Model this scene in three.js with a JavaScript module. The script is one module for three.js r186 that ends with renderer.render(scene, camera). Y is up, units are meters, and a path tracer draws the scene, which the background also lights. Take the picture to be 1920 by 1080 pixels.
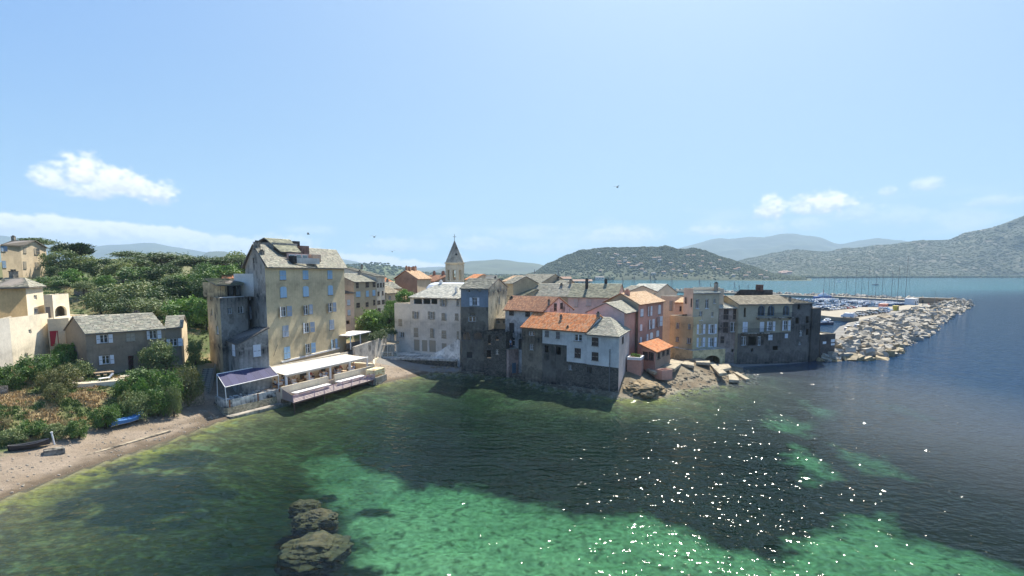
import * as THREE from 'three';
import { mergeGeometries } from 'three/addons/utils/BufferGeometryUtils.js';
import { MarchingCubes } from 'three/addons/objects/MarchingCubes.js';

// ---------- camera, sky, sun, exposure ----------
const scene = new THREE.Scene();
const camera = new THREE.PerspectiveCamera(58.348, 16 / 9, 0.5, 30000);
camera.position.set(0, 20, 0);
camera.rotation.set(-6.5 * Math.PI / 180, 0, 0);
camera.setViewOffset(1920, 1284, 0, 0, 1920, 1080);   // shifted lens
camera.updateProjectionMatrix();
const D2R = Math.PI / 180;
const SUN_AZ = 18 * D2R, SUN_EL = 50 * D2R;           // azimuth from the view axis, to the right
const sunDir = new THREE.Vector3(Math.sin(SUN_AZ) * Math.cos(SUN_EL), Math.sin(SUN_EL), -Math.cos(SUN_AZ) * Math.cos(SUN_EL));
const sun = new THREE.DirectionalLight(new THREE.Color(1, 0.93, 0.80), 5);
sun.position.copy(sunDir).multiplyScalar(400).add(new THREE.Vector3(20, 0, -130));
sun.target.position.set(20, 0, -130);
sun.castShadow = true;
Object.assign(sun.shadow.camera, { left: -220, right: 320, top: 260, bottom: -260, near: 1, far: 900 });
sun.shadow.mapSize.set(4096, 4096);
scene.add(sun, sun.target);
const EXPOSURE = 2.1, SKY = 1 / 1.95;
scene.fog = new THREE.FogExp2(new THREE.Color(0.55, 0.78, 1.0), 0.00012);

// ---------- random numbers and noise ----------
function mulberry(a) { return () => { a |= 0; a = a + 0x6D2B79F5 | 0; let t = Math.imul(a ^ a >>> 15, 1 | a); t = t + Math.imul(t ^ t >>> 7, 61 | t) ^ t; return ((t ^ t >>> 14) >>> 0) / 4294967296; }; }
let rnd = mulberry(7);
const rr = (a, b) => a + (b - a) * rnd();
const pick = (a) => a[Math.floor(rnd() * a.length)];
const clamp = (x, a = 0, b = 1) => Math.min(b, Math.max(a, x));
const smooth = (a, b, x) => { const t = clamp((x - a) / (b - a)); return t * t * (3 - 2 * t); };
const lerp = (a, b, t) => a + (b - a) * t;
const mix3 = (a, b, t) => [lerp(a[0], b[0], t), lerp(a[1], b[1], t), lerp(a[2], b[2], t)];
function hash2(x, y) { let h = Math.imul(x, 374761393) + Math.imul(y, 668265263) | 0; h = Math.imul(h ^ h >>> 13, 1274126177); return ((h ^ h >>> 16) >>> 0) / 4294967296; }
function noise2(x, y, per = 0) {
  const xi = Math.floor(x), yi = Math.floor(y), fx = x - xi, fy = y - yi, u = fx * fx * (3 - 2 * fx), v = fy * fy * (3 - 2 * fy);
  const w = per ? (k) => ((k % per) + per) % per : (k) => k;
  const a = hash2(w(xi), w(yi)), b = hash2(w(xi + 1), w(yi)), c = hash2(w(xi), w(yi + 1)), d = hash2(w(xi + 1), w(yi + 1));
  return lerp(lerp(a, b, u), lerp(c, d, u), v);
}
function fbm(x, y, o = 4, per = 0) { let s = 0, a = 0.5, n = 0; for (let i = 0; i < o; i++) { s += a * noise2(x, y, per); n += a; a *= 0.5; x = x * 2 + 17.3 * (per ? 0 : 1); y = y * 2 + 9.1 * (per ? 0 : 1); per *= 2; } return s / n; }

// ---------- sky: air and clouds ----------
function makeSky() {
  const W = 4096, Hh = 2048, data = new Float32Array(W * Hh * 4);
  const hor = [0.46, 0.765, 0.97], zen = [0.0, 0.19, 0.72];
  // clouds in view, in degrees: [azimuth, elevation, half width, half height, strength]
  const puffs = [
    [-36.2, 6.75, 1.6, 0.8, 0.9], [-34.3, 7.35, 2.2, 1.3, 1.1], [-32.6, 6.85, 2.2, 1.2, 1.1], [-31.0, 6.45, 2.0, 0.95, 1.1], [-29.6, 6.15, 1.7, 1.0, 1], [-33.2, 6.15, 3.4, 0.7, 0.9],
    [22.4, 5.2, 1.4, 1.15, 1.0], [26.6, 5.5, 2.7, 0.95, 1.0], [25.2, 5.1, 1.5, 0.5, 0.8], [22.8, 3.7, 1.4, 0.7, 0.35], [28.9, 4.7, 2.4, 0.8, 0.35], [25.5, 3.9, 2.0, 0.6, 0.3], [33.4, 6.6, 1.4, 0.5, 0.5], [31, 6.3, 0.7, 0.4, 0.4], [31.5, 4.2, 3, 0.8, 0.25], [37.8, 5.1, 2.2, 0.4, 0.35],
    [-3, 2.5, 3.2, 0.8, 0.6], [-11, 2.4, 3.2, 0.7, 0.55], [10, 3.2, 4.5, 1.0, 0.55], [18, 3.6, 2.8, 0.6, 0.6], [-20, 2.6, 3, 0.7, 0.6], [3, 2.1, 4, 0.6, 0.4],
  ];
  const bankTop = [[-60, 4.6], [-39.5, 4.5], [-36, 4.3], [-32, 4.05], [-28, 3.6], [-24, 3.05], [-20, 2.5], [-15, 1.9], [-11, 1.5], [-5, 0.8], [10, 0.4]];
  const bank = (a) => { for (let i = 1; i < bankTop.length; i++) if (a <= bankTop[i][0]) { const [x0, y0] = bankTop[i - 1], [x1, y1] = bankTop[i]; return lerp(y0, y1, clamp((a - x0) / (x1 - x0))); } return 0; };
  const sd = [sunDir.x, sunDir.y, sunDir.z];
  for (let j = 0; j < Hh; j++) {
    const el = ((j + 0.5) / Hh - 0.5) * 180, ce = Math.cos(el * D2R), se = Math.sin(el * D2R), e = Math.max(0, el);
    const t = 1 - Math.exp(-e / 13), base = mix3(hor, zen, t);
    for (let i = 0; i < W; i++) {
      const th = ((i + 0.5) / W - 0.5) * 2 * Math.PI, dx = ce * Math.cos(th), dz = ce * Math.sin(th);
      const ang = Math.acos(clamp(dx * sd[0] + se * sd[1] + dz * sd[2], -1, 1)) / D2R, g = Math.exp(-ang / 24);
      let r = base[0] + 1.55 * g, gg = base[1] + 1.5 * g, b = base[2] + 0.75 * g;
      if (el > 0 && el < 13) {
        let az = Math.atan2(dx, -dz) / D2R;
        let d = 0, lift = 0;
        const n = fbm(az * 0.9 + 40, el * 1.7 + 7, 5) - 0.5, fine = fbm(az * 2.6 + 90, el * 4.2 + 3, 4) - 0.5;
        if (az > -45 && az < 45) for (const p of puffs) {
          const qx = (az - p[0]) / p[2], qy = (el - p[1]) / (el < p[1] ? p[3] * 0.85 : p[3] * 1.25), q = 1 - (qx * qx + qy * qy) + n * 1.2 + fine * 1.1 + 0.02;
          const k = clamp(smooth(-0.15, 1.0, q) * p[4]); if (k > d) { d = k; lift = clamp(0.5 + qy * 0.5); }
        }
        // rolling bank over the ridge
        const bt = bank(az < -60 ? -60 : az) + n * 0.7 + fine * 0.22;
        if (az < 12) { const k = smooth(0, 0.28, bt - el) * smooth(-0.9, 0.3, el - bt * 0.25 + fine * 1.0) * 0.98; if (k > d) { d = k; lift = clamp(1 - (bt - el) / 2.2); } }
        // thin low clouds all round the horizon
        const low = smooth(0.50, 0.78, fbm(az * 0.22 + 11, el * 0.8 + 5, 5)) * smooth(0.2, 1.2, el) * smooth(7, 2.5, el) * 0.4; if (low > d) { d = low; lift = 0.6; }
        const c = mix3([0.86, 0.91, 0.98], [1.32, 1.32, 1.30], smooth(0.1, 0.8, lift + fine * 0.9));
        r = lerp(r, c[0] * 0.98, d); gg = lerp(gg, c[1] * 0.98, d); b = lerp(b, c[2], d);
      }
      const k = (j * W + i) * 4; data[k] = r * SKY; data[k + 1] = gg * SKY; data[k + 2] = b * SKY; data[k + 3] = 1;
    }
  }
  const tex = new THREE.DataTexture(data, W, Hh, THREE.RGBAFormat, THREE.FloatType);
  tex.mapping = THREE.EquirectangularReflectionMapping; tex.magFilter = THREE.LinearFilter; tex.minFilter = THREE.LinearFilter; tex.needsUpdate = true;
  return tex;
}
const skyTexture = makeSky();
scene.background = skyTexture; scene.environment = skyTexture;

// ---------- naming, tagging ----------
const taken = new Map();
function numbered(name) { const n = taken.get(name) ?? 0; taken.set(name, n + 1); return n ? `${name}_${String(n).padStart(3, '0')}` : name; }
function mesh(name, geo, mat, parent) { const m = new THREE.Mesh(geo, mat); m.name = parent ? name : numbered(name); m.castShadow = m.receiveShadow = true; (parent ?? scene).add(m); return m; }
function tag(o, label, category, group) { o.userData.label = label; o.userData.category = category; o.userData.kind = 'thing'; if (group) o.userData.group = group; return o; }
function thing(name, label, category, pos = [0, 0, 0], group, turn = 0) { const o = new THREE.Group(); o.name = numbered(name); o.position.set(...pos); o.rotation.y = turn; scene.add(o); return tag(o, label, category, group); }
function structure(o, label, category) { o.userData.kind = 'structure'; if (label) o.userData.label = label; if (category) o.userData.category = category; return o; }
function copyOf(o, label, pos, turn = 0, scl = 1) { const c = o.clone(); c.name = numbered(o.name.replace(/_\d{3}$/, '')); c.userData = { ...o.userData, label }; c.position.set(...pos); c.rotation.y = turn; if (Array.isArray(scl)) c.scale.set(...scl); else c.scale.setScalar(scl); scene.add(c); return c; }

// ---------- geometry collector ----------
class Geo {
  constructor() { this.p = []; this.c = []; this.u = []; }
  tri(a, b, c, col, ua, ub, uc) { this.p.push(...a, ...b, ...c); if (col) this.c.push(...col, ...col, ...col); if (ua) this.u.push(...ua, ...ub, ...uc); }
  quad(a, b, c, d, col, uv) { if (uv) { this.tri(a, b, c, col, uv[0], uv[1], uv[2]); this.tri(a, c, d, col, uv[0], uv[2], uv[3]); } else { this.tri(a, b, c, col); this.tri(a, c, d, col); } }
  box(cx, cy, cz, sx, sy, sz, ry = 0, col) {   // centred box turned about y
    const c = Math.cos(ry), s = Math.sin(ry), P = (x, y, z) => [cx + x * c + z * s, cy + y, cz - x * s + z * c], a = sx / 2, b = sy / 2, d = sz / 2;
    const v = [P(-a, -b, d), P(a, -b, d), P(a, b, d), P(-a, b, d), P(-a, -b, -d), P(a, -b, -d), P(a, b, -d), P(-a, b, -d)];
    const q = (i, j, k, l, w, h) => this.quad(v[i], v[j], v[k], v[l], col, [[0, 0], [w, 0], [w, h], [0, h]]);
    q(0, 1, 2, 3, sx, sy); q(5, 4, 7, 6, sx, sy); q(1, 5, 6, 2, sz, sy); q(4, 0, 3, 7, sz, sy); q(3, 2, 6, 7, sx, sz); q(4, 5, 1, 0, sx, sz);
    return this;
  }
  bar(a, b, r, n = 6, r2 = r, col) {           // round bar between two points
    const A = new THREE.Vector3(...a), B = new THREE.Vector3(...b), d = B.clone().sub(A).normalize(), e = Math.abs(d.y) < 0.9 ? new THREE.Vector3(0, 1, 0) : new THREE.Vector3(1, 0, 0), x = e.clone().cross(d).normalize(), y = d.clone().cross(x);
    const ring = (C, R) => Array.from({ length: n }, (_, i) => { const t = i / n * 2 * Math.PI; return C.clone().addScaledVector(x, R * Math.cos(t)).addScaledVector(y, R * Math.sin(t)).toArray(); });
    const p = ring(A, r), q = ring(B, r2);
    for (let i = 0; i < n; i++) { const j = (i + 1) % n; this.quad(p[i], p[j], q[j], q[i], col, [[i / n, 0], [(i + 1) / n, 0], [(i + 1) / n, 1], [i / n, 1]]); this.tri(q[i], q[j], B.toArray(), col, [0, 0], [1, 0], [0, 1]); this.tri(p[j], p[i], A.toArray(), col, [0, 0], [1, 0], [0, 1]); }
    return this;
  }
  get empty() { return !this.p.length; }
  build(normals = true) {
    const g = new THREE.BufferGeometry(); g.setAttribute('position', new THREE.Float32BufferAttribute(this.p, 3));
    if (this.u.length === this.p.length / 3 * 2) g.setAttribute('uv', new THREE.Float32BufferAttribute(this.u, 2));
    if (this.c.length === this.p.length) g.setAttribute('color', new THREE.Float32BufferAttribute(this.c, 3));
    if (normals) g.computeVertexNormals();
    return g;
  }
}
// a computed texture: f(u, v) in 0..1 -> [r, g, b] linear or a grey
function texture(n, f, { srgb = false, repeat = 1, h = n } = {}) {
  const d = new Uint8Array(n * h * 4);
  for (let j = 0; j < h; j++) for (let i = 0; i < n; i++) { let c = f(i / n, j / h, i, j); if (!Array.isArray(c)) c = [c, c, c]; const k = (j * n + i) * 4; for (let q = 0; q < 3; q++) { const x = clamp(c[q]); d[k + q] = 255 * (srgb ? (x <= 0.0031308 ? 12.92 * x : 1.055 * x ** (1 / 2.4) - 0.055) : x); } d[k + 3] = 255; }
  const t = new THREE.DataTexture(d, n, h); t.wrapS = t.wrapT = THREE.RepeatWrapping; t.magFilter = THREE.LinearFilter; t.minFilter = THREE.LinearMipmapLinearFilter; t.generateMipmaps = true;
  if (srgb) t.colorSpace = THREE.SRGBColorSpace; t.repeat.set(repeat, repeat); t.needsUpdate = true; return t;
}
const lin = (r, g, b) => new THREE.Color().setRGB(r, g, b);
const std = (r, g, b, o = {}) => new THREE.MeshStandardMaterial({ color: lin(r, g, b), roughness: 0.9, ...o });

// ---------- coast ----------
const COAST = [[-50, 40], [-49, -20], [-47, -40], [-45.6, -52.7], [-44.2, -60.9], [-41.6, -70.8], [-39.9, -80.5], [-38.2, -87], [-34, -97], [-27.5, -106.5], [-23, -111.5], [-18.1, -119.5], [-16, -122.5], [-8, -121], [-1.1, -118.5], [4, -111.5], [10, -103.5], [16.5, -98], [20, -96.6], [24.5, -98], [29, -104], [35, -107.5], [42, -113], [46.5, -122], [49.5, -129.8], [60, -133.2], [68, -137.6], [78, -142], [92, -152], [98, -165], [84, -178], [66, -188], [40, -205], [20, -230], [-10, -300], [-60, -400], [-420, -700], [-420, 40]];
function coastDistance(x, z) {   // metres inland (+) or offshore (-)
  let best = 1e9, inside = false;
  for (let i = 0, j = COAST.length - 1; i < COAST.length; j = i++) {
    const [ax, az] = COAST[j], [bx, bz] = COAST[i];
    if ((bz > z) !== (az > z) && x < (ax - bx) * (z - bz) / (az - bz) + bx) inside = !inside;
    const dx = bx - ax, dz = bz - az, t = clamp(((x - ax) * dx + (z - az) * dz) / (dx * dx + dz * dz)), d = Math.hypot(x - ax - t * dx, z - az - t * dz);
    if (d < best) best = d;
  }
  return inside ? best : -best;
}
const SPOTS = [[-57, -52, 1.6], [-52, -62, 1.5], [-49.5, -72, 1.7], [-45, -80, 1.8], [-66, -52, 4.5], [-60, -64, 4.6], [-57, -72, 4.8], [-54, -79, 4.9], [-50, -84, 5], [-47, -84, 3.8], [-69, -83, 7.2], [-64, -86, 6.2], [-58, -86, 5.4], [-55, -93, 5.6], [-50, -97, 5.4], [-47, -95, 4.8], [-80, -70, 8], [-84, -95, 9.5], [-72, -100, 9.5], [-62, -112, 9.8], [-98, -112, 12], [-130, -160, 18.6], [-118, -150, 18], [-90, -150, 15], [-110, -190, 19], [-70, -150, 12.5], [-95, -235, 20], [-60, -220, 16.5], [-52, -130, 9], [-45, -104, 4], [-41, -110, 3.4], [-36, -97, 1.1], [-30, -110, 1.2], [-33, -104, 1.2], [-38, -125, 5], [-38, -150, 7.5], [-33.5, -128, 5], [-27, -132, 1.6], [-22, -133, 1.7], [-26, -142, 2.4], [-18, -132, 1.6], [-20, -142, 2.2], [-20, -165, 5], [-14, -128, 1.5], [0, -140, 2.6], [15, -130, 2.5], [24, -107, 2.9], [30, -112, 2.3], [36, -118, 1.8], [26, -102, 1.6], [30, -125, 1.6], [45, -140, 2], [65, -150, 2], [30, -170, 2.4], [-10, -220, 4], [-50, -300, 9], [-200, -250, 24], [-250, -450, 30], [-120, -420, 18]];
function groundHeight(x, z) {
  const d = coastDistance(x, z);
  if (d < 0) {
    const f = smooth(0, 70, -d), n = fbm(x * 0.21 + 5, z * 0.21, 3) - 0.5, k = fbm(x * 0.9, z * 0.9 + 40, 3) - 0.5;
    const shelf = 0.13 * -d + 0.055 * Math.max(0, -d - 10);
    return -Math.min(shelf, 3.0 + 1.8 * f + Math.max(0, -d - 90) * 0.03) + (n * 1.0 + k * 0.35) * smooth(0, 6, -d) - 0.02;
  }
  let s = 0, w = 0; for (const [a, b, h] of SPOTS) { const q = 1 / ((x - a) ** 2 + (z - b) ** 2 + 6) ** 1.7; s += q * h; w += q; }
  const far = s / w, rocky = smooth(14, 17, x) * smooth(44, 38, x), beach = Math.min(1.7 + rocky, 0.02 + d * (0.19 + 0.13 * rocky)) + 0.12 * (fbm(x * 0.35, z * 0.35, 3) - 0.5) * smooth(0.2, 3, d);
  return lerp(beach, far + (fbm(x * 0.3, z * 0.3 + 9, 4) - 0.5) * 0.7, smooth(7.5, 15, d));
}
// sand patches and dark seagrass on the sea floor, as outlines in metres
const inside = (poly, x, z) => { let k = false; for (let i = 0, j = poly.length - 1; i < poly.length; j = i++) { const [ax, az] = poly[j], [bx, bz] = poly[i]; if ((bz > z) !== (az > z) && x < (ax - bx) * (z - bz) / (az - bz) + bx) k = !k; } return k; };
function polyDistance(poly, x, z) { let best = 1e9; for (let i = 0, j = poly.length - 1; i < poly.length; j = i++) { const [ax, az] = poly[j], [bx, bz] = poly[i], dx = bx - ax, dz = bz - az, t = clamp(((x - ax) * dx + (z - az) * dz) / (dx * dx + dz * dz)), d = Math.hypot(x - ax - t * dx, z - az - t * dz); if (d < best) best = d; } return inside(poly, x, z) ? best : -best; }
const SAND = [
  [[-24.5, -70.0], [-21.5, -75.3], [-16.0, -70.0], [-11.8, -65.4], [-6.5, -65.4], [-2.3, -63.7], [1.6, -60.6], [7.4, -58.4], [12.1, -58.4], [14.3, -56.4], [16.4, -53.3], [19.0, -51.1], [22.3, -50.0], [27.5, -53.3], [33.4, -57.7], [36.9, -58.4], [36.1, -53.9], [37.9, -52.2], [40.9, -50.0], [44, -47], [60, -28], [-7.6, -26], [-11.0, -44.5], [-13.3, -52.2], [-16.9, -58.4], [-20.4, -62.9]],
  [[44.2, -81.9], [46.4, -78.8], [47.5, -73.7], [46.7, -70.4], [43.6, -71.6], [43.1, -75.3]],
  [[41.4, -94.1], [45.6, -91.7], [41.5, -86.4], [38.2, -87.6]],
  [[38.5, -81.4], [37.1, -69.0], [34.8, -68.1], [35.5, -76.4]],
  [[68.3, -111.9], [71.0, -98.9], [66.6, -96.2], [65.5, -107.2]],
  [[49.2, -102.9], [52.6, -98.9], [49.5, -96.2]],
];
const GRASS_BEDS = [[-35, -57.5, 6.5], [-19, -61.5, 0.9], [-13.5, -58.8, 1.5], [18.2, -83.6, 2.6], [24, -77, 3.2], [34.6, -81, 3], [-12.5, -44.5, 2.6], [-20, -45.5, 2.8], [-37, -66, 4]];
// ---------- ground and sea floor ----------
{
  const axis = (lo, hi, f0, f1, step) => { const a = []; for (let t = f0; t <= f1; t += step) a.push(t); let s = step, t = f1; while (t < hi) { s *= 1.09; t += s; a.push(t); } s = step; t = f0; while (t > lo) { s *= 1.09; t -= s; a.unshift(t); } return a; };
  const xs = axis(-420, 420, -80, 80, 0.62), zs = axis(-640, -12, -135, -36, 0.62), nx = xs.length, nz = zs.length;
  const hs = new Float32Array(nx * nz), pos = new Float32Array(nx * nz * 3), uv = new Float32Array(nx * nz * 2), col = new Float32Array(nx * nz * 3);
  const dry = [0.35, 0.25, 0.12], green = [0.10, 0.14, 0.035], soil = [0.22, 0.16, 0.10], pebble = [0.31, 0.245, 0.18], wetSand = [0.12, 0.085, 0.05], paving = [0.26, 0.245, 0.22], wrack = [0.10, 0.07, 0.04];
  for (let j = 0; j < nz; j++) for (let i = 0; i < nx; i++) {
    const x = xs[i], z = zs[j], h = groundHeight(x, z), k = j * nx + i, d = coastDistance(x, z); hs[k] = h;
    pos.set([x, h, z], k * 3); uv.set([(x + 80) / 200, (z + 150) / 125], k * 2);
    const n = fbm(x * 0.35 + 3, z * 0.35, 4), m = fbm(x * 1.6, z * 1.6, 3);
    let c;
    const inBeach = d < 11 && z > -122;
    if (inBeach) {
      c = mix3(pebble, soil, smooth(0.45, 0.75, n) * 0.6);
      c = mix3(c, wrack, smooth(0.56, 0.68, fbm(x * 0.5 + 20, z * 0.5, 3)) * smooth(3.6, 2.2, d) * 0.7);
      c = mix3(wetSand, c, smooth(0.4, 1.7, d + (m - 0.5)));
      c = c.map((v) => v * (0.8 + 0.4 * m));
      if (x < -47 && z > -90) c = mix3(c, mix3(dry, green, smooth(0.4, 0.6, n)), smooth(8, 10, d + m * 2));
    } else if (x < -34) c = mix3(mix3(dry, green, smooth(0.42, 0.62, n)), soil, smooth(0.6, 0.8, m) * 0.5);
    else c = mix3(paving, soil, smooth(0.5, 0.8, n) * 0.5);
    if (x > 13 && x < 72 && z > -128 && d < 16) c = mix3([0.17, 0.125, 0.07], [0.27, 0.225, 0.15], smooth(0.35, 0.65, n)).map((v) => v * (0.7 + 0.6 * m));
    if (x < -60 && z < -95) c = mix3(c, green, 0.55);
    col.set(c, k * 3);
  }
  const part = (test) => { const ix = []; for (let j = 0; j < nz - 1; j++) for (let i = 0; i < nx - 1; i++) { const a = j * nx + i, b = a + 1, c = a + nx, d = c + 1, top = Math.max(hs[a], hs[b], hs[c], hs[d]); const x = xs[i], z = zs[j]; if (test(top, x, z)) ix.push(a, c, b, b, c, d); } return ix; };
  const make = (ix) => { const g = new THREE.BufferGeometry(); g.setAttribute('position', new THREE.BufferAttribute(pos, 3)); g.setAttribute('uv', new THREE.BufferAttribute(uv, 2)); g.setAttribute('color', new THREE.BufferAttribute(col, 3)); g.setIndex(ix); g.computeVertexNormals(); return g; };
  const compact = (g) => { const n = g.toNonIndexed(); return n; };
  const grains = texture(512, (u, v) => { const a = fbm(u * 64, v * 64, 3, 64), b = noise2(u * 180, v * 180, 180), c = fbm(u * 16 + 3, v * 16, 3, 16); return 0.45 + 0.35 * a + 0.3 * (b - 0.5) + 0.25 * c; }, { repeat: 40 });
  const landMat = new THREE.MeshStandardMaterial({ vertexColors: true, roughness: 0.95, map: grains, bumpMap: grains, bumpScale: 0.06 });
  structure(mesh('beach', compact(make(part((t, x, z) => t > 0 && coastDistance(x, z) < 9 && z > -122 && x < -15))), landMat), 'narrow pebble beach below the green bank', 'beach');
  structure(mesh('ground', compact(make(part((t, x, z) => t > 0 && !(coastDistance(x, z) < 9 && z > -122 && x < -15)))), landMat), 'sloping ground of the shore and the old town', 'ground');
  // sea floor colours: sand, seagrass, weedy stones by the shore
  const sandC = [0.70, 0.70, 0.50], weed = [0.062, 0.050, 0.023], bed = [0.012, 0.018, 0.019], algae = [0.18, 0.165, 0.035], stone = [0.15, 0.125, 0.06];
  const floorMap = texture(1600, (u, v) => {
    const x = -80 + 200 * u, z = -150 + 125 * v, d = -coastDistance(x, z), wob = (fbm(x * 0.45, z * 0.45 + 8, 4) - 0.5), m = fbm(x * 1.3 + 4, z * 1.3, 4), f = fbm(x * 3.2, z * 3.2 + 2, 3), big = fbm(x * 0.13 + 1, z * 0.13, 3);
    // mottled weed over stones on the inshore side, meadow offshore
    const shore = smooth(30, 12, d + wob * 9) * smooth(20, -12, x + wob * 10) + smooth(15, 5, d + wob * 8) * smooth(-12, 20, x);
    let c = mix3(bed, weed, clamp(shore));
    c = mix3(c, mix3(stone, [0.13, 0.14, 0.06], f), clamp(shore) * smooth(0.44, 0.72, fbm(x * 2.3 + 9, z * 2.3, 4) * 0.7 + m * 0.3 + wob * 0.25) * 0.8);
    c = mix3(c, [0.17, 0.22, 0.11], smooth(0.52, 0.74, big + wob * 0.4) * smooth(0.42, 0.7, m) * clamp(shore) * 0.5);
    let s = -1e9; for (const p of SAND) { const q = polyDistance(p, x, z); if (q > s) s = q; }
    const spots = smooth(0.60, 0.76, fbm(x * 1.7, z * 1.7 + 60, 4));
    const sand = mix3(sandC.map((q) => q * (0.72 + 0.5 * f)), weed, spots * 0.6);
    c = mix3(c, sand, smooth(-2.0, 1.8, s + wob * 4.2 + (m - 0.5) * 2.2) * lerp(0.5, 1, smooth(-20, -8, x + wob * 10)));
    for (const [gx, gz, gr] of GRASS_BEDS) c = mix3(c, bed, smooth(0.25, -0.2, Math.hypot(x - gx, z - gz) / gr - 1 + wob * 1.6) * 0.92);
    const edge = smooth(5.0, 0.3, d + wob * 5) * smooth(0.42, 0.60, fbm(x * 0.8 + 7, z * 0.8, 4) + 0.08);
    c = mix3(c, algae.map((q) => q * (0.6 + 0.8 * f)), edge * 0.85 * (x > 40 ? 0.4 : 1));
    c = mix3(c, [0.20, 0.15, 0.09], smooth(1.2, 0.1, d) * 0.8);
    return c.map((q) => q * (0.65 + 0.7 * f));
  }, { srgb: true, h: 1000 });
  floorMap.wrapS = floorMap.wrapT = THREE.ClampToEdgeWrapping;
  const floorMat = new THREE.MeshStandardMaterial({ map: floorMap, roughness: 1 });
  structure(mesh('seabed', compact(make(part((t) => t <= 0))), floorMat), 'weedy sea floor with pale sand patches', 'seabed');
}
// ---------- the sea: a rippled surface over a body of water that takes up light with depth ----------
{
  const W = mulberry(21), waves = (count, kmin, kmax, dirSpread, pw) => Array.from({ length: count }, () => { const k = kmin * (kmax / kmin) ** W(), a = (W() - 0.5) * 2 * dirSpread + 0.9; return [Math.round(k * Math.cos(a)), Math.round(k * Math.sin(a)), W() * 6.283, 1 / k ** pw]; });
  const height = (set, u, v) => { let s = 0, n = 0; for (const [a, b, p, w] of set) { s += w * Math.sin(2 * Math.PI * (a * u + b * v) + p); n += w * w; } return s / Math.sqrt(n / 2); };
  const set1 = waves(90, 7, 40, 1.5, 0.9), set2 = waves(50, 3, 26, 1.2, 1.1);
  const fine = texture(1024, (u, v) => 0.5 + 0.16 * height(set1, u, v));
  fine.repeat.set(1 / 12.7, 1 / 12.7);
  // wave relief as a normal map from the broad swell, ripples as bump
  const nrm = texture(512, (u, v) => { const e = 1 / 512, sx = (height(set2, u + e, v) - height(set2, u - e, v)) / (2 * e * 37), sy = (height(set2, u, v + e) - height(set2, u, v - e)) / (2 * e * 37), q = 0.042, x = -sx * q, y = -sy * q, l = Math.hypot(x, y, 1); return [x / l * 0.5 + 0.5, y / l * 0.5 + 0.5, 1 / l * 0.5 + 0.5]; });
  nrm.repeat.set(1 / 37, 1 / 37);
  // the bay beyond the harbour is shallow and milky, the near water clear
  const bayward = (u, v) => { const x = (u - 0.5) * 6000, z = -(v - 0.5) * 6000, n = fbm(x * 0.006, z * 0.006, 3) - 0.5; return smooth(-330, -560, z + x * 0.32 + n * 160); };
  const openSea = (u, v) => { const x = (u - 0.5) * 6000, z = -(v - 0.5) * 6000; return smooth(25, 100, x - 0.35 * (z + 60) + 18 * (fbm(x * 0.03, z * 0.03, 3) - 0.5)); };
  const turbid = texture(512, (u, v) => { const b = bayward(u, v); return 1 - 0.42 * b - 0.22 * openSea(u, v) * (1 - b); }), tintMap = texture(512, (u, v) => mix3(mix3([0.90, 0.97, 0.96], [0.012, 0.115, 0.32], openSea(u, v)), [0.10, 0.40, 0.50], bayward(u, v)), { srgb: true });
  for (const t of [turbid, tintMap]) { t.repeat.set(1 / 6000, 1 / 6000); t.offset.set(0.5, 0.5); t.wrapS = t.wrapT = THREE.ClampToEdgeWrapping; }
  const surf = new THREE.MeshPhysicalMaterial({ color: lin(1, 1, 1), map: tintMap, roughness: 0.07, ior: 1.33, transmission: 1, transmissionMap: turbid, thickness: 0, normalMap: nrm, bumpMap: fine, bumpScale: 0.128, specularIntensity: 0.42 });
  const g = new THREE.PlaneGeometry(16000, 16000, 40, 40); g.rotateX(-Math.PI / 2);
  { const p = g.attributes.position, uv = g.attributes.uv; for (let i = 0; i < p.count; i++) uv.setXY(i, p.getX(i), -p.getZ(i)); }
  const sea = new THREE.Group(); sea.name = 'sea'; scene.add(sea); structure(sea, 'clear green and blue sea with small ripples', 'sea');
  mesh('water_surface', g, surf, sea);
  const body = new THREE.MeshPhysicalMaterial({ color: lin(1, 1, 1), roughness: 0, ior: 1.0, transmission: 1, thickness: 1, attenuationColor: lin(0.84, 0.90, 0.875), attenuationDistance: 1, transparent: true, opacity: 0.004, specularIntensity: 0 });
  const b = new THREE.BoxGeometry(16000, 60, 16000); b.translate(0, -30.03, 0);
  mesh('water_body', b, body, sea);
}

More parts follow.
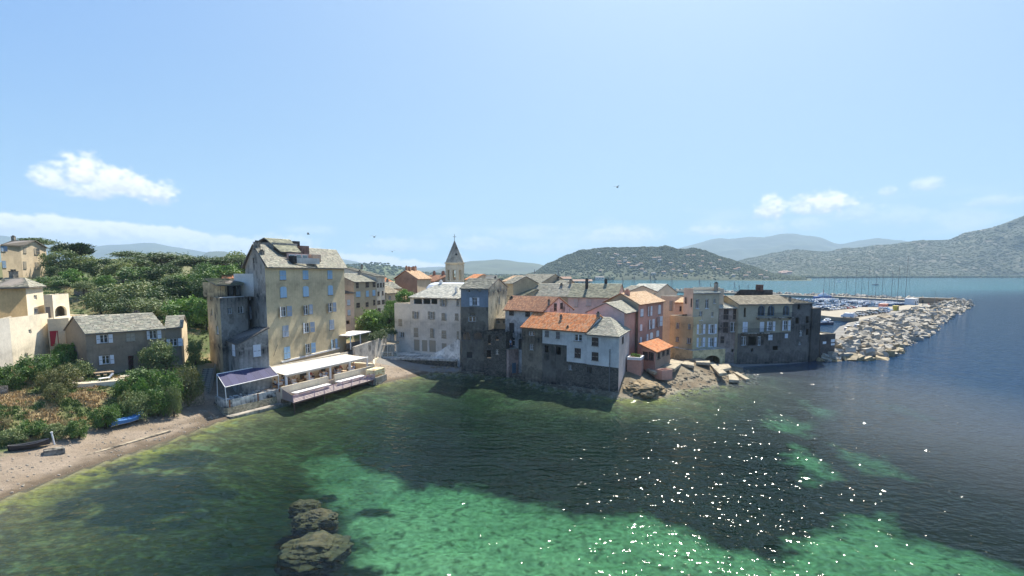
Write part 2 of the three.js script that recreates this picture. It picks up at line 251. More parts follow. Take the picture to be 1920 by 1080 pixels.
// ---------- far land ----------
const interp = (a, x) => { if (x <= a[0][0]) return a[0][1]; for (let i = 1; i < a.length; i++) if (x <= a[i][0]) { const t = (x - a[i - 1][0]) / (a[i][0] - a[i - 1][0]); return lerp(a[i - 1][1], a[i][1], t * t * (3 - 2 * t) * 0.5 + t * 0.5); } return a[a.length - 1][1]; };
const SHORE = [[-60, 900], [-20, 1000], [0, 1250], [4.5, 1443], [11.8, 1737], [20.9, 2142], [39.2, 2967], [60, 3300]];
const shoreAt = (az) => interp(SHORE, az);
function ridgeHeight(r, az, d, o) {   // d: metres from the eye
  const H = interp(r, az); if (H <= 0) return -5;
  const D = o.dist, start = o.shore ? Math.max(D - o.front, shoreAt(az) + 70) : D - o.front, t = d < D ? (d - start) / (D - start) : (D + o.back - d) / o.back;
  const s = clamp(t), shape = Math.pow(s, o.power ?? 1.15) * (1.15 - 0.15 * s);
  const x = d * Math.sin(az * D2R) / o.dist, z = d * Math.cos(az * D2R) / o.dist, f = o.freq ?? 14;
  const spur = 1 - Math.abs(fbm(x * f + 3, z * f * 0.8, 4) - 0.5) * 4, n = fbm(x * f * 3 + 8, z * f * 3, 4) - 0.5;
  return H * shape * (1 + (o.rough ?? 0.25) * (spur * 0.5 - 0.25) * (1 - s * s) * 1.4 + (o.rough ?? 0.25) * 0.22 * n) - 6 * (1 - smooth(0, 0.04, t));
}
function ridge(name, label, profile, o) {
  const a0 = profile[0][0], a1 = profile[profile.length - 1][0], na = o.na ?? 260, nr = o.nr ?? 60, g = new THREE.BufferGeometry(), pos = [], col = [], ix = [];
  for (let j = 0; j <= nr; j++) for (let i = 0; i <= na; i++) {
    const az = lerp(a0, a1, i / na), d = lerp(o.dist - o.front, o.dist + o.back, j / nr), y = ridgeHeight(profile, az, d, o), x = d * Math.sin(az * D2R), z = -d * Math.cos(az * D2R);
    pos.push(x, y, z);
    const k = 60 / o.dist, n = fbm(x * k * 0.5, z * k * 0.5, 4), m = fbm(x * k * 1.7 + 5, z * k * 1.7, 4);
    let c = mix3(o.colors[0], o.colors[1], smooth(0.35, 0.65, n)); if (o.colors[2]) c = mix3(c, o.colors[2], smooth(o.bare ?? 0.58, (o.bare ?? 0.58) + 0.1, m) * 0.85);
    col.push(...c);
  }
  for (let j = 0; j < nr; j++) for (let i = 0; i < na; i++) { const a = j * (na + 1) + i, b = a + 1, c = a + na + 1, e = c + 1; ix.push(a, b, c, b, e, c); }
  g.setAttribute('position', new THREE.Float32BufferAttribute(pos, 3)); g.setAttribute('color', new THREE.Float32BufferAttribute(col, 3)); g.setIndex(ix); g.computeVertexNormals();
  return structure(mesh(name, g, new THREE.MeshStandardMaterial({ vertexColors: true, roughness: 1 })), label, 'hill');
}
const GR = [[0.032, 0.045, 0.018], [0.050, 0.066, 0.025]];
const HILL = [[0.0, 0], [1.99, 18], [3.49, 50], [5.22, 76], [6.47, 91], [8.45, 96], [10.42, 97], [11.89, 97], [13.84, 101], [15.02, 90], [16.26, 94], [17.23, 85], [19.13, 62], [20.98, 40], [23.0, 16], [26, 0]];
const RANGE = [[15, 0], [17.8, 34], [19.65, 76], [21.0, 102], [23.3, 133], [24.6, 145], [27, 134], [28.5, 150], [30.9, 160], [33.0, 180], [35.1, 176], [36.4, 213], [38, 242], [39.5, 272], [40.3, 283], [42.5, 322], [48, 345], [56, 330], [66, 200]];
const HO = { dist: 1980, front: 330, back: 500, colors: [...GR, [0.14, 0.12, 0.06]], bare: 0.74, rough: 0.3, freq: 16, na: 300 };
const RO = { dist: 3700, front: 1150, back: 900, colors: [[0.036, 0.047, 0.023], [0.052, 0.062, 0.032], [0.15, 0.135, 0.10]], bare: 0.60, rough: 0.5, freq: 13, power: 1.0, na: 420, nr: 150, shore: true };
ridge('mountain', 'blue distant mountains under the rolling cloud bank', [[-60, 600], [-49.8, 420], [-46, 470], [-39.5, 430], [-37, 390], [-34.7, 320], [-32.6, 360], [-30, 390], [-27.3, 310], [-25.2, 260], [-22.8, 240], [-19.3, 220], [-15.6, 215], [-12.8, 130], [-10, 80], [-6.5, 105], [-3, 65], [3, 0]], { dist: 9000, front: 3500, back: 1500, colors: GR, rough: 0.4, freq: 15 });
ridge('mountain', 'pale blue mountains farthest away behind the bay', [[4, 0], [7, 40], [11.8, 230], [14.7, 350], [18.2, 480], [22, 500], [23.8, 535], [25.9, 485], [27.9, 390], [29.5, 425], [30.6, 445], [32, 405], [33.5, 345], [36, 270], [43, 200], [52, 0]], { dist: 9000, front: 3000, back: 1500, colors: GR, rough: 0.4, freq: 15 });
ridge('hill', 'small dark hill beyond the pine wood', [[-31, 0], [-28.4, 80], [-27.1, 125], [-26, 178], [-24.9, 182], [-23.9, 155], [-22.7, 90], [-21, 0]], { dist: 5200, front: 1200, back: 700, colors: GR, na: 120, nr: 40 });
ridge('hill', 'low green hill behind the beige town houses', [[-20, 12], [-16.5, 33], [-14.7, 44], [-12.8, 50], [-11.6, 50], [-10.5, 37], [-8.5, 14], [-5, 6], [0, 4]], { dist: 2400, front: 800, back: 500, colors: [[0.05, 0.075, 0.022], [0.08, 0.11, 0.035]], na: 140, nr: 40 });
ridge('hill', 'blue hills beyond the church tower', [[-11, 0], [-7, 40], [-5, 95], [-3.8, 113], [-2.8, 118], [-1.5, 125], [-0.5, 121], [0.8, 104], [2, 95], [3.5, 70], [6, 35], [9, 0]], { dist: 5000, front: 1100, back: 700, colors: GR, na: 160, nr: 40 });
structure(ridge('hill', 'wooded hill with villas across the bay', HILL, HO));
ridge('mountain', 'rocky scrub covered mountain at the right across the bay', RANGE, RO);
// low ground behind the beaches of the bay and inland of the town
{
  const pos = [], col = [], ix = [], na = 240, nr = 26;
  for (let j = 0; j <= nr; j++) for (let i = 0; i <= na; i++) {
    const az = lerp(-62, 62, i / na), s = shoreAt(az) + 25 * (fbm(az * 0.6 + 50, 3, 3) - 0.5), d = az < 1 ? lerp(lerp(480, s, smooth(-3, 1, az)), 5600, (j / nr) ** 2) : lerp(s, 5600, (j / nr) ** 2.6), x = d * Math.sin(az * D2R), z = -d * Math.cos(az * D2R);
    const in_ = d - (az < 1 ? lerp(480, s, smooth(-3, 1, az)) : s), y = -1 + Math.min(4, in_ * 0.07) + smooth(60, 1200, in_) * 7 + (az < -6 ? smooth(-6, -16, az) * 5 : 0); pos.push(x, y, z);
    const n = fbm(x * 0.02, z * 0.02, 3); col.push(...mix3([0.62, 0.54, 0.42], mix3([0.040, 0.056, 0.02], [0.075, 0.08, 0.03], n), smooth(9, 16, in_)));
  }
  for (let j = 0; j < nr; j++) for (let i = 0; i < na; i++) { const a = j * (na + 1) + i, b = a + 1, c = a + na + 1, e = c + 1; ix.push(a, b, c, b, e, c); }
  const g = new THREE.BufferGeometry(); g.setAttribute('position', new THREE.Float32BufferAttribute(pos, 3)); g.setAttribute('color', new THREE.Float32BufferAttribute(col, 3)); g.setIndex(ix); g.computeVertexNormals();
  structure(mesh('far_shore', g, new THREE.MeshStandardMaterial({ vertexColors: true, roughness: 1 })), 'flat far shore with a pale beach round the bay', 'shore');
}
// woods too far away to count: clumps on the hill, along the shore and scrub on the mountain
{
  const R = mulberry(5), ball = (seed) => { const g = new THREE.IcosahedronGeometry(1, 1), p = g.attributes.position, rs = mulberry(seed), off = new Map(); for (let i = 0; i < p.count; i++) { const k = [p.getX(i), p.getY(i), p.getZ(i)].map((v) => v.toFixed(2)).join(); if (!off.has(k)) off.set(k, 0.72 + rs() * 0.5); const s = off.get(k); p.setXYZ(i, p.getX(i) * s, p.getY(i) * s * 0.62 + 0.25, p.getZ(i) * s); } g.computeVertexNormals(); return g; };
  const wood = (name, label, list, seed) => {
    const m = new THREE.InstancedMesh(ball(seed), new THREE.MeshStandardMaterial({ color: 0xffffff, roughness: 1 }), list.length), o = new THREE.Object3D();
    list.forEach(([x, y, z, s, h, c], i) => { o.position.set(x, y, z); o.rotation.set(0, R() * 6.28, 0); o.scale.set(s, h, s); o.updateMatrix(); m.setMatrixAt(i, o.matrix); m.setColorAt(i, lin(...c)); });
    m.name = name; m.castShadow = m.receiveShadow = true; m.userData = { kind: 'stuff', label, category: 'wood' }; scene.add(m);
  };
  const tone = (k = 1) => { const a = R(); return mix3([0.038, 0.056, 0.021], [0.066, 0.086, 0.030], a * a * 0.8 + R() * 0.2).map((v) => v * k); };
  const hillTrees = [], shoreTrees = [], scrub = [];
  for (let i = 0; i < 17000; i++) { const az = lerp(0.5, 25.5, R()), d = lerp(1660, 2060, Math.sqrt(R())), y = ridgeHeight(HILL, az, d, HO); if (y < 1) continue; if (fbm(az * 2.3, d * 0.012, 3) > 0.78) continue; const s = 1.5 + 2.2 * R(); hillTrees.push([d * Math.sin(az * D2R), y - 0.4, -d * Math.cos(az * D2R), s, s * (0.9 + 0.5 * R()), tone()]); }
  for (let i = 0; i < 14000; i++) { const az = i % 3 ? lerp(17, 44, R()) : lerp(0.5, 44, R()), s0 = shoreAt(az) + 18, d = s0 + (R() ** 1.5) * (az > 18 ? 620 : 300), s = 2.4 + 3.6 * R(); if (fbm(az * 1.1, d * 0.004, 3) > 0.72 && d > s0 + 40) continue; shoreTrees.push([d * Math.sin(az * D2R), 2.6, -d * Math.cos(az * D2R), s, s * (0.9 + 0.7 * R()), tone(1.25)]); }
  for (let i = 0; i < 24000; i++) { const az = lerp(17, 45, R()), d = lerp(2500, 3750, R()), y = ridgeHeight(RANGE, az, d, RO); if (y < 2) continue; const s = 1.8 + 3.4 * R() ** 2; scrub.push([d * Math.sin(az * D2R), y - 0.5, -d * Math.cos(az * D2R), s * 1.4, s * 0.7, tone(1.0)]); }
  wood('hill_wood', 'dense green wood over the hill across the bay', hillTrees, 1);
  wood('shore_wood', 'strip of trees behind the far beach', shoreTrees, 2);
  wood('mountain_scrub', 'dark scrub scattered over the rocky mountain', scrub, 3);
  const leftTrees = []; for (let i = 0; i < 2600; i++) { const az = lerp(-22, 1.5, R()), d = lerp(700, 2450, R()), y = 6 + Math.max(0, ridgeHeight([[-20, 12], [-16.5, 33], [-14.7, 44], [-12.8, 50], [-11.6, 50], [-10.5, 37], [-8.5, 14], [-5, 6], [0, 4]], az, d, { dist: 2400, front: 800, back: 500 })); const s = 2.5 + 3.5 * R(); leftTrees.push([d * Math.sin(az * D2R), y, -d * Math.cos(az * D2R), s, s, tone(1.25)]); }
  wood('inland_wood', 'green woodland on the plain and low hill behind the town', leftTrees, 4);
}

// ---------- surveyed plans: corners in metres (x, z), eaves height, openings per face [from, bottom, to, top, kind] ----------
const PLAN = {
  L1: { A: [-125.46, -152], B: [-126.82, -160], C: [-128.54, -171], D: [-142.13, -180], eave: 26.72, win: { R: [[1.06, 25.09, 2.18, 26.62, 's'], [5.63, 24.84, 7.28, 26.43, 's'], [0.5, 21.06, 1.74, 22.86, 's'], [5.54, 20.89, 6.86, 22.75, 's']], F: [[0.0, 25.18, 2.17, 26.45, 's'], [-0.54, 21.18, 0.87, 22.88, 's']] } },
  L3: { A: [-60.13, -86], B: [-53.54, -94], C: [-60.49, -99.72], D: [-67.08, -91.72], eave: 11.5, win: { F: [[1.75, 9.93, 2.77, 11.1, 'o'], [5.07, 9.91, 6.25, 11.12, 's'], [8.28, 9.98, 9.32, 11.22, 'o'], [1.83, 6.86, 2.79, 8.08, 'o'], [5.14, 5.6, 5.9, 7.7, 'd']] } },
  L3x: { A: [-53.7, -94.3], B: [-52.3, -96.4], C: [-55.31, -104], D: [-57.29, -102.5], eave: 11.48, win: { F: [[0.75, 8.53, 1.96, 9.69, 'o']] } },
  L2low: { A: [-67.7, -80], B: [-68.19, -83], C: [-70.43, -93], D: [-74.81, -95], eave: 13.88, win: { R: [[4.47, 11.28, 5.25, 11.87, 'w'], [2.87, 8.05, 3.81, 8.61, 'w']] } },
  L2up: { A: [-71.02, -84], B: [-70.34, -89], C: [-73.2, -96], D: [-79.53, -98.5], eave: 17.84, win: { R: [[3.14, 15.96, 4.58, 16.62, 'w'], [2.87, 13.96, 4.58, 14.55, 'w']] } },
  L2arch: { A: [-70.91, -93], B: [-70.32, -94], C: [-72.51, -100.5], D: [-74.38, -101], eave: 16.61, win: { R: [[0.51, 13.07, 5.47, 14.78, 'A']], F: [[-0.18, 13.23, 0.44, 14.8, 'p']] } },
  L2red: { A: [-69.12, -91], B: [-67.39, -93], C: [-70.01, -101], D: [-74.04, -101.5], eave: 13.12, win: { F: [[-0.04, 9.02, 1.01, 11.31, 'p'], [1.08, 9.22, 2.04, 11.32, 'd']], R: [[3.08, 11.1, 4.56, 11.61, 'a']] } },
  Y1: { A: [-38.82, -97], B: [-33.3, -122.5], C: [-39.56, -133], D: [-46.22, -107], eave: 21.06, win: { F: [[3.86, 18.82, 5.78, 20.31, 's'], [10.76, 18.81, 12.72, 20.37, 's'], [19.28, 18.8, 21.35, 20.4, 's'], [3.66, 15.88, 5.84, 17.68, 'sa'], [10.55, 15.8, 12.73, 17.62, 'sa'], [19.08, 15.77, 21.51, 17.59, 'sa'], [3.69, 12.73, 5.72, 14.38, 'o'], [10.58, 12.6, 12.63, 14.29, 'o'], [19.01, 12.54, 21.19, 14.26, 'o'], [3.83, 9.35, 6.0, 11.21, 's'], [10.79, 9.39, 12.72, 11.16, 'o'], [19.29, 9.15, 21.49, 11.04, 's'], [3.98, 5.65, 6.21, 7.61, 's'], [10.83, 5.63, 12.82, 7.39, 'o'], [20.31, 5.49, 21.45, 7.21, 'o']], L: [[2.03, 15.35, 4.0, 17.39, 's'], [1.41, 12.11, 4.46, 14.22, 's'], [5.38, 22.45, 6.31, 23.26, 'w'], [7.52, 21.7, 8.18, 22.46, 'w']] } },
  Y1ext: { A: [-45.67, -96], B: [-43.78, -101.5], C: [-46.35, -109], D: [-51.64, -104], eave: 16.04, win: { F: [[1.5, 13.42, 2.45, 14.48, 'w'], [3.7, 13.38, 4.96, 14.57, 'w']], L: [[2.57, 15.48, 3.54, 16.37, 'w'], [2.78, 13.06, 3.74, 13.96, 'w'], [5.9, 10.14, 7.93, 11.46, 'w']] } },
  Y1low: { A: [-41.09, -91.5], B: [-38.18, -95.5], C: [-41.65, -103], D: [-47.63, -100], eave: 10.36, win: { F: [[2.31, 7.09, 3.57, 8.95, 's']], L: [[1.63, 7.48, 3.44, 9.13, 's'], [7.01, 7.19, 8.67, 8.98, 's']] } },
  E0: { A: [-38.26, -140], B: [-36.79, -143], C: [-43.98, -146.52], D: [-45.45, -143.52], eave: 15.27, win: { F: [[0.94, 12.53, 1.9, 13.76, 's'], [0.99, 10.21, 1.92, 11.44, 's'], [0.49, 8.18, 1.7, 9.0, 'd']] } },
  E1: { A: [-38.6, -150], B: [-35.2, -160], C: [-44.67, -163.22], D: [-48.07, -153.22], eave: 17.72, win: { F: [[1.04, 16.22, 2.18, 17.52, 's'], [5.4, 16.26, 6.5, 17.55, 's'], [8.63, 16.28, 9.6, 17.56, 's'], [0.93, 14.03, 2.33, 15.34, 's'], [5.4, 13.93, 6.66, 15.42, 's'], [8.47, 14.06, 9.78, 15.52, 's'], [1.0, 11.41, 2.09, 12.58, 's'], [5.16, 11.42, 6.42, 12.53, 's'], [8.69, 11.61, 9.67, 12.99, 's'], [5.04, 9.04, 7.53, 10.04, 'A']] } },
  E2: { A: [-35.2, -160], B: [-34.05, -165], C: [-42.82, -167.02], D: [-43.97, -162.02], eave: 18.93, win: { F: [[0.22, 16.14, 1.29, 17.22, 's'], [2.01, 16.16, 3.09, 17.28, 's'], [3.83, 16.19, 4.71, 17.32, 's'], [0.45, 13.91, 1.52, 15.05, 's'], [3.19, 14.03, 4.07, 15.13, 's'], [0.18, 11.64, 1.96, 12.73, 's'], [2.84, 11.66, 4.68, 12.77, 's'], [0.21, 9.62, 1.99, 10.7, 's']] } },
  E3: { A: [-37.98, -200], B: [-28.92, -188], C: [-26.99, -205], D: [-37.53, -222], eave: 17.95, win: {  } },
  E4: { A: [-33.71, -165], B: [-30.99, -172], C: [-40.31, -175.62], D: [-43.03, -168.62], eave: 14.42, win: { F: [[1.11, 12.8, 2.29, 13.76, 'w']] } },
  W1wing: { A: [-26.56, -138.5], B: [-22.58, -136], C: [-17.79, -143.62], D: [-21.76, -146.12], eave: 13.14, win: { F: [[1.17, 8.19, 2.2, 9.61, 's'], [1.45, 5.48, 2.76, 6.69, 'w']] } },
  W1: { A: [-22.56, -136], B: [-10.79, -128], C: [-4.04, -137.92], D: [-15.81, -145.92], eave: 14.65, win: { F: [[1.12, 13.14, 3.5, 14.26, 'd'], [3.85, 13.21, 5.91, 14.32, 'd'], [6.18, 13.27, 7.94, 14.37, 'd'], [9.26, 12.9, 10.15, 14.36, 'o'], [13.17, 13.06, 13.93, 14.5, 'w'], [1.22, 9.93, 2.11, 11.45, 'o'], [5.85, 9.97, 6.77, 11.59, 'o'], [9.15, 9.94, 10.27, 11.41, 's'], [12.81, 10.09, 13.71, 11.46, 's'], [0.99, 5.96, 2.23, 7.88, 's'], [5.78, 6.05, 6.9, 7.99, 's'], [9.08, 6.12, 10.31, 7.7, 's'], [13.24, 5.98, 13.78, 7.73, 's'], [0.88, 2.74, 2.59, 5.25, 'p'], [3.29, 2.77, 4.86, 5.27, 'p'], [5.44, 2.81, 7.32, 5.36, 'p'], [9.04, 3.44, 10.37, 4.93, 'p']] } },
  B1: { A: [-10.19, -122.5], B: [-4.66, -121], C: [-1.05, -136], D: [-7.71, -138], eave: 16.81, win: { F: [[1.34, 16.13, 1.96, 16.55, 'w'], [3.6, 16.2, 4.21, 16.62, 'w'], [2.39, 13.49, 3.38, 15.04, 'o'], [1.54, 10.3, 3.14, 11.24, 'w'], [1.88, 11.39, 3.0, 12.1, 'a'], [0.21, 6.46, 1.92, 8.2, 'a'], [2.59, 6.6, 4.45, 8.26, 'a'], [1.13, 2.96, 2.31, 4.16, 'p']], R: [[9.21, 16.12, 10.21, 17.12, 'w'], [8.21, 13.41, 9.19, 15.03, 'w']] } },
  RU: { A: [-5.47, -119], B: [-1.14, -117], C: [0.96, -121.54], D: [-3.38, -123.54], eave: 8.72, win: { F: [[0.82, 6.17, 1.47, 7.91, 'V'], [2.49, 7.02, 3.26, 7.71, 'V'], [2.54, 4.25, 3.2, 5.17, 'w'], [0.55, 3.44, 1.51, 4.96, 'V']] } },
  SH: { A: [-3.98, -127], B: [-1.34, -126], C: [1.14, -132.55], D: [-1.51, -133.55], eave: 10.56, win: { F: [[0.58, 9.5, 1.51, 10.17, 'w'], [2.32, 9.55, 2.75, 10.21, 'w']] } },
  C1: { A: [-1.32, -121], B: [5.92, -114.5], C: [12.03, -121], D: [1.37, -129], eave: 12.81, win: { F: [[1.07, 11.71, 2.23, 12.62, 's'], [5.24, 11.66, 6.41, 12.7, 's'], [1.0, 8.25, 2.33, 10.18, 'p'], [1.07, 5.64, 2.5, 7.46, 'w'], [3.42, 5.07, 4.46, 7.24, 'a']], R: [[2.96, 12.76, 3.79, 14.15, 's'], [4.86, 13.04, 5.64, 14.18, 's']] } },
  M1: { A: [1.79, -113], B: [12.7, -103.5], C: [17.95, -109.53], D: [7.04, -119.03], eave: 10.02, win: { F: [[1.66, 8.56, 3.03, 9.3, 'w'], [1.91, 5.9, 2.81, 7.01, 'w'], [5.47, 8.62, 6.37, 9.64, 's'], [7.95, 8.46, 8.77, 9.61, 's'], [5.4, 5.73, 6.29, 7.01, 'd'], [7.97, 5.56, 9.05, 6.99, 'd'], [11.8, 8.32, 13.48, 9.45, 'w'], [12.02, 5.44, 13.28, 7.06, 's'], [10.67, 3.13, 11.47, 4.01, 'w']] } },
  M2: { A: [12.69, -103.4], B: [17.41, -99], C: [21.36, -111], D: [16.0, -114], eave: 9.68, win: { F: [[1.06, 7.79, 2.4, 9.19, 's'], [1.11, 5.3, 2.44, 6.69, 's'], [-0.05, 3.04, 0.89, 4.08, 'd']], R: [[3.1, 8.18, 4.91, 9.27, 's']] } },
  P1: { A: [19.23, -127], B: [23.95, -116], C: [32.18, -130.5], D: [26.59, -142], eave: 13.92, win: { R: [[0.85, 11.63, 3.07, 13.03, 's'], [6.15, 11.43, 7.43, 13.26, 'o'], [12.77, 11.4, 14.75, 13.32, 'sa'], [1.07, 8.87, 2.26, 10.14, 'sa'], [6.69, 8.73, 9.3, 10.59, 'o'], [12.31, 8.86, 14.14, 10.84, 'o'], [1.2, 6.35, 2.15, 7.66, 'sa'], [5.31, 6.54, 6.4, 7.86, 's'], [7.66, 6.68, 9.37, 7.96, 'sa'], [11.99, 6.73, 13.74, 8.01, 'sa']] } },
  P2: { A: [13.88, -112.5], B: [20.0, -109], C: [24.2, -118], D: [20.16, -126], eave: 12.79, win: {  } },
  AN: { A: [23.59, -111], B: [25.26, -107], C: [30.21, -116], D: [28.91, -120], eave: 6.16, win: { F: [[0.41, 4.4, 2.04, 5.8, 'w'], [2.19, 4.53, 3.83, 5.91, 'w']], R: [[1.04, 4.7, 3.35, 5.93, 'w'], [3.88, 4.92, 6.77, 6.06, 'w'], [7.43, 4.7, 9.26, 6.14, 'w']] } },
  Y2low: { A: [34.36, -133], B: [37.92, -128], C: [42.81, -131.48], D: [39.25, -136.48], eave: 10.8, win: { F: [[1.71, 8.08, 2.54, 9.32, 'w'], [4.78, 8.14, 5.52, 9.26, 'w'], [1.69, 5.21, 2.52, 6.31, 'w'], [4.65, 5.08, 5.69, 6.3, 'w'], [1.58, 2.75, 2.51, 3.86, 'p']] } },
  Y2: { A: [37.94, -128.5], B: [44.18, -131], C: [47.59, -141], D: [41.25, -139.5], eave: 15.56, win: { F: [[0.65, 12.46, 1.52, 14.5, 'w'], [3.12, 12.41, 4.03, 14.46, 'w'], [5.24, 13.53, 5.72, 14.43, 'w'], [1.65, 10.0, 2.5, 11.95, 'w'], [4.78, 10.63, 5.34, 11.66, 'w'], [1.62, 7.07, 2.68, 9.08, 'o'], [4.62, 7.02, 5.72, 9.02, 'o'], [1.67, 4.31, 2.72, 6.25, 'o'], [4.7, 4.18, 5.77, 6.15, 'o']] } },
  Y2wing: { A: [38.54, -138], B: [39.19, -133], C: [46.13, -133.9], D: [45.49, -138.9], eave: 16.55, win: { F: [[1.01, 13.19, 1.79, 14.58, 's'], [3.79, 12.49, 4.64, 14.37, 'p']] } },
  Y2arch: { A: [36.84, -124], B: [44.7, -127.5], C: [41.85, -133.89], D: [33.99, -130.39], eave: 4.15, win: { F: [[2.93, 0.41, 7.29, 2.9, 'A']] } },
  S1: { A: [44.44, -131.5], B: [48.85, -132], C: [47.84, -140.94], D: [43.43, -140.44], eave: 12.35, win: { F: [[1.03, 9.95, 2.04, 12.14, 's'], [3.16, 9.97, 4.21, 12.23, 's'], [1.03, 7.1, 2.08, 9.39, 's'], [2.67, 7.19, 4.26, 9.42, 'w'], [0.55, 4.9, 1.37, 6.32, 's'], [3.14, 2.9, 3.61, 3.51, 'd']] } },
  G1: { A: [48.45, -131], B: [61.21, -134], C: [58.92, -143.73], D: [46.16, -140.73], eave: 13.23, win: { F: [[1.25, 10.53, 1.78, 12.49, 'd'], [4.64, 10.69, 6.42, 13.0, 'a'], [7.05, 10.65, 8.74, 12.97, 'a'], [10.81, 10.7, 12.49, 12.88, 'a'], [1.11, 7.24, 2.16, 9.46, 's'], [5.28, 7.26, 6.3, 9.38, 's'], [7.44, 7.37, 8.44, 9.41, 'o'], [11.23, 7.4, 12.24, 9.57, 'o'], [0.92, 4.37, 2.18, 6.35, 'w'], [2.59, 4.31, 4.67, 6.3, 'd'], [4.97, 4.26, 5.82, 6.26, 'w'], [7.5, 5.38, 8.42, 6.54, 's'], [11.62, 5.73, 12.35, 6.67, 's'], [8.73, 3.13, 10.03, 4.04, 'd'], [3.37, 3.0, 3.93, 3.7, 'd']] } },
  D1: { A: [61.44, -134.5], B: [67.09, -137], C: [63.05, -146.15], D: [57.39, -143.65], eave: 13.18, win: { F: [[1.2, 8.76, 2.25, 10.14, 'd'], [4.37, 8.77, 5.43, 10.32, 'd'], [2.64, 5.93, 3.57, 7.28, 'w'], [4.57, 6.09, 5.45, 7.44, 'd'], [2.52, 3.97, 3.32, 4.67, 'w'], [1.61, 11.96, 2.4, 12.99, 'd']] } },
  T1: { A: [66.95, -136.5], B: [69.87, -138.5], C: [64.79, -145.93], D: [61.87, -143.93], eave: 12.1, win: {  } },
  LB: { A: [70.29, -139], B: [74.76, -141], C: [71.9, -147.39], D: [67.43, -145.39], eave: 6.03, win: { F: [[0.84, 3.75, 1.92, 4.3, 'n'], [3.65, 3.3, 4.86, 3.78, 'n'], [3.48, 4.03, 4.68, 4.71, 'n']] } },
  BR1: { A: [-1.64, -150], B: [2.76, -147], C: [9.52, -156.91], D: [5.12, -159.91], eave: 14.4, win: {  } },
  BR2: { A: [0.25, -178], B: [8.15, -172], C: [16.61, -183.15], D: [8.71, -189.15], eave: 17.04, win: {  } },
  BR3: { A: [2.86, -152], B: [13.7, -148], C: [16.81, -156.44], D: [5.97, -160.44], eave: 14.36, win: { F: [] } },
  BR4: { A: [12.82, -140], B: [23.32, -136], C: [26.52, -144.41], D: [16.02, -148.41], eave: 14.57, win: { F: [[1.43, 12.29, 2.32, 14.17, 's'], [4.18, 12.57, 5.37, 14.16, 's']] } },
  BR5: { A: [32.33, -172], B: [38.66, -166], C: [46.92, -174.71], D: [40.58, -180.71], eave: 14.35, win: {  } },
  BR6: { A: [36.32, -150], B: [39.35, -146], C: [45.73, -150.82], D: [42.71, -154.82], eave: 14.36, win: { F: [[2.7, 10.91, 3.64, 13.25, 's']] } },
  BR7: { A: [37.14, -140], B: [38.96, -139], C: [41.85, -144.26], D: [40.02, -145.26], eave: 13.15, win: { F: [[1.12, 11.3, 1.55, 12.4, 's']] } },
  H1: { A: [-36.5, -178], B: [-32.77, -182], C: [-39.34, -188.14], D: [-43.08, -184.14], eave: 15.39, win: {  } },
  H2: { A: [-3.07, -192], B: [2.92, -186], C: [10.0, -193.06], D: [4.01, -199.06], eave: 17.26, win: {  } },
  H3: { A: [9.06, -176], B: [13.96, -172], C: [19.65, -178.97], D: [14.76, -182.97], eave: 16.03, win: {  } },
  H4: { A: [16.39, -168], B: [19.47, -165], C: [25.05, -170.73], D: [21.97, -173.73], eave: 15.76, win: {  } },
  H5: { A: [28.81, -168], B: [30.63, -163], C: [39.09, -166.08], D: [37.27, -171.08], eave: 14.8, win: {  } },
  H6: { A: [50.78, -150], B: [52.66, -151], C: [48.9, -158.06], D: [47.02, -157.06], eave: 13.99, win: {  } },
  H7: { A: [-14.28, -188], B: [-11.44, -186], C: [-6.25, -193.35], D: [-9.09, -195.35], eave: 17.87, win: {  } },
  H8: { A: [-1.88, -150], B: [0.28, -148], C: [6.4, -154.6], D: [4.24, -156.6], eave: 17.38, win: {  } },
  H9: { A: [-33.08, -215], B: [-26.0, -208], C: [-17.56, -216.53], D: [-24.64, -223.53], eave: 16.99, win: {  } },
  H10: { A: [-38.87, -188], B: [-36.91, -190], C: [-43.33, -196.3], D: [-45.29, -194.3], eave: 17.13, win: {  } },
};

// ---------- building materials ----------
const plasterTex = texture(1024, (u, v) => { const a = fbm(u * 5, v * 5, 5, 5), b = fbm(u * 40 + 2, v * 40, 3, 40), s = fbm(u * 24, v * 2 + 6, 3, 2); return clamp(0.62 + 0.42 * (a - 0.28) + 0.16 * (b - 0.5) + 0.14 * (s - 0.5)); });
plasterTex.repeat.set(1 / 9, 1 / 9);
const wornTex = texture(1024, (u, v) => { const a = fbm(u * 4, v * 4, 5, 4), b = fbm(u * 30 + 2, v * 30, 4, 30), s = fbm(u * 20, v * 2 + 6, 4, 2), p = smooth(0.52, 0.62, fbm(u * 6 + 0.5, v * 5, 5, 30)); return clamp(0.58 + 0.75 * (a - 0.45) + 0.30 * (b - 0.5) + 0.55 * (s - 0.5) - 0.22 * p); });
wornTex.repeat.set(1 / 8, 1 / 8);
const rubbleTex = texture(1024, (u, v) => {   // small fieldstones too fine to count
  const N = 30, x = u * N, y = v * N * 1.5; let d1 = 9, d2 = 9, id = 0;
  for (let j = -1; j <= 1; j++) for (let i = -1; i <= 1; i++) { const cx = Math.floor(x) + i, cy = Math.floor(y) + j, wx = ((cx % N) + N) % N, wy = ((cy % 45) + 45) % 45, px = cx + 0.15 + 0.7 * hash2(wx, wy), py = cy + 0.2 + 0.6 * hash2(wx + 99, wy), d = Math.hypot(x - px, y - py); if (d < d1) { d2 = d1; d1 = d; id = hash2(wx + 7, wy + 3); } else if (d < d2) d2 = d; }
  const joint = smooth(0.02, 0.14, d2 - d1), n = fbm(u * 30, v * 30, 3, 30), big = fbm(u * 4, v * 4, 4, 4); return clamp((0.30 + 0.45 * id) * (0.45 + 0.55 * joint) + 0.25 * (n - 0.5) + 0.5 * (big - 0.45));
});
rubbleTex.repeat.set(1 / 9, 1 / 9);
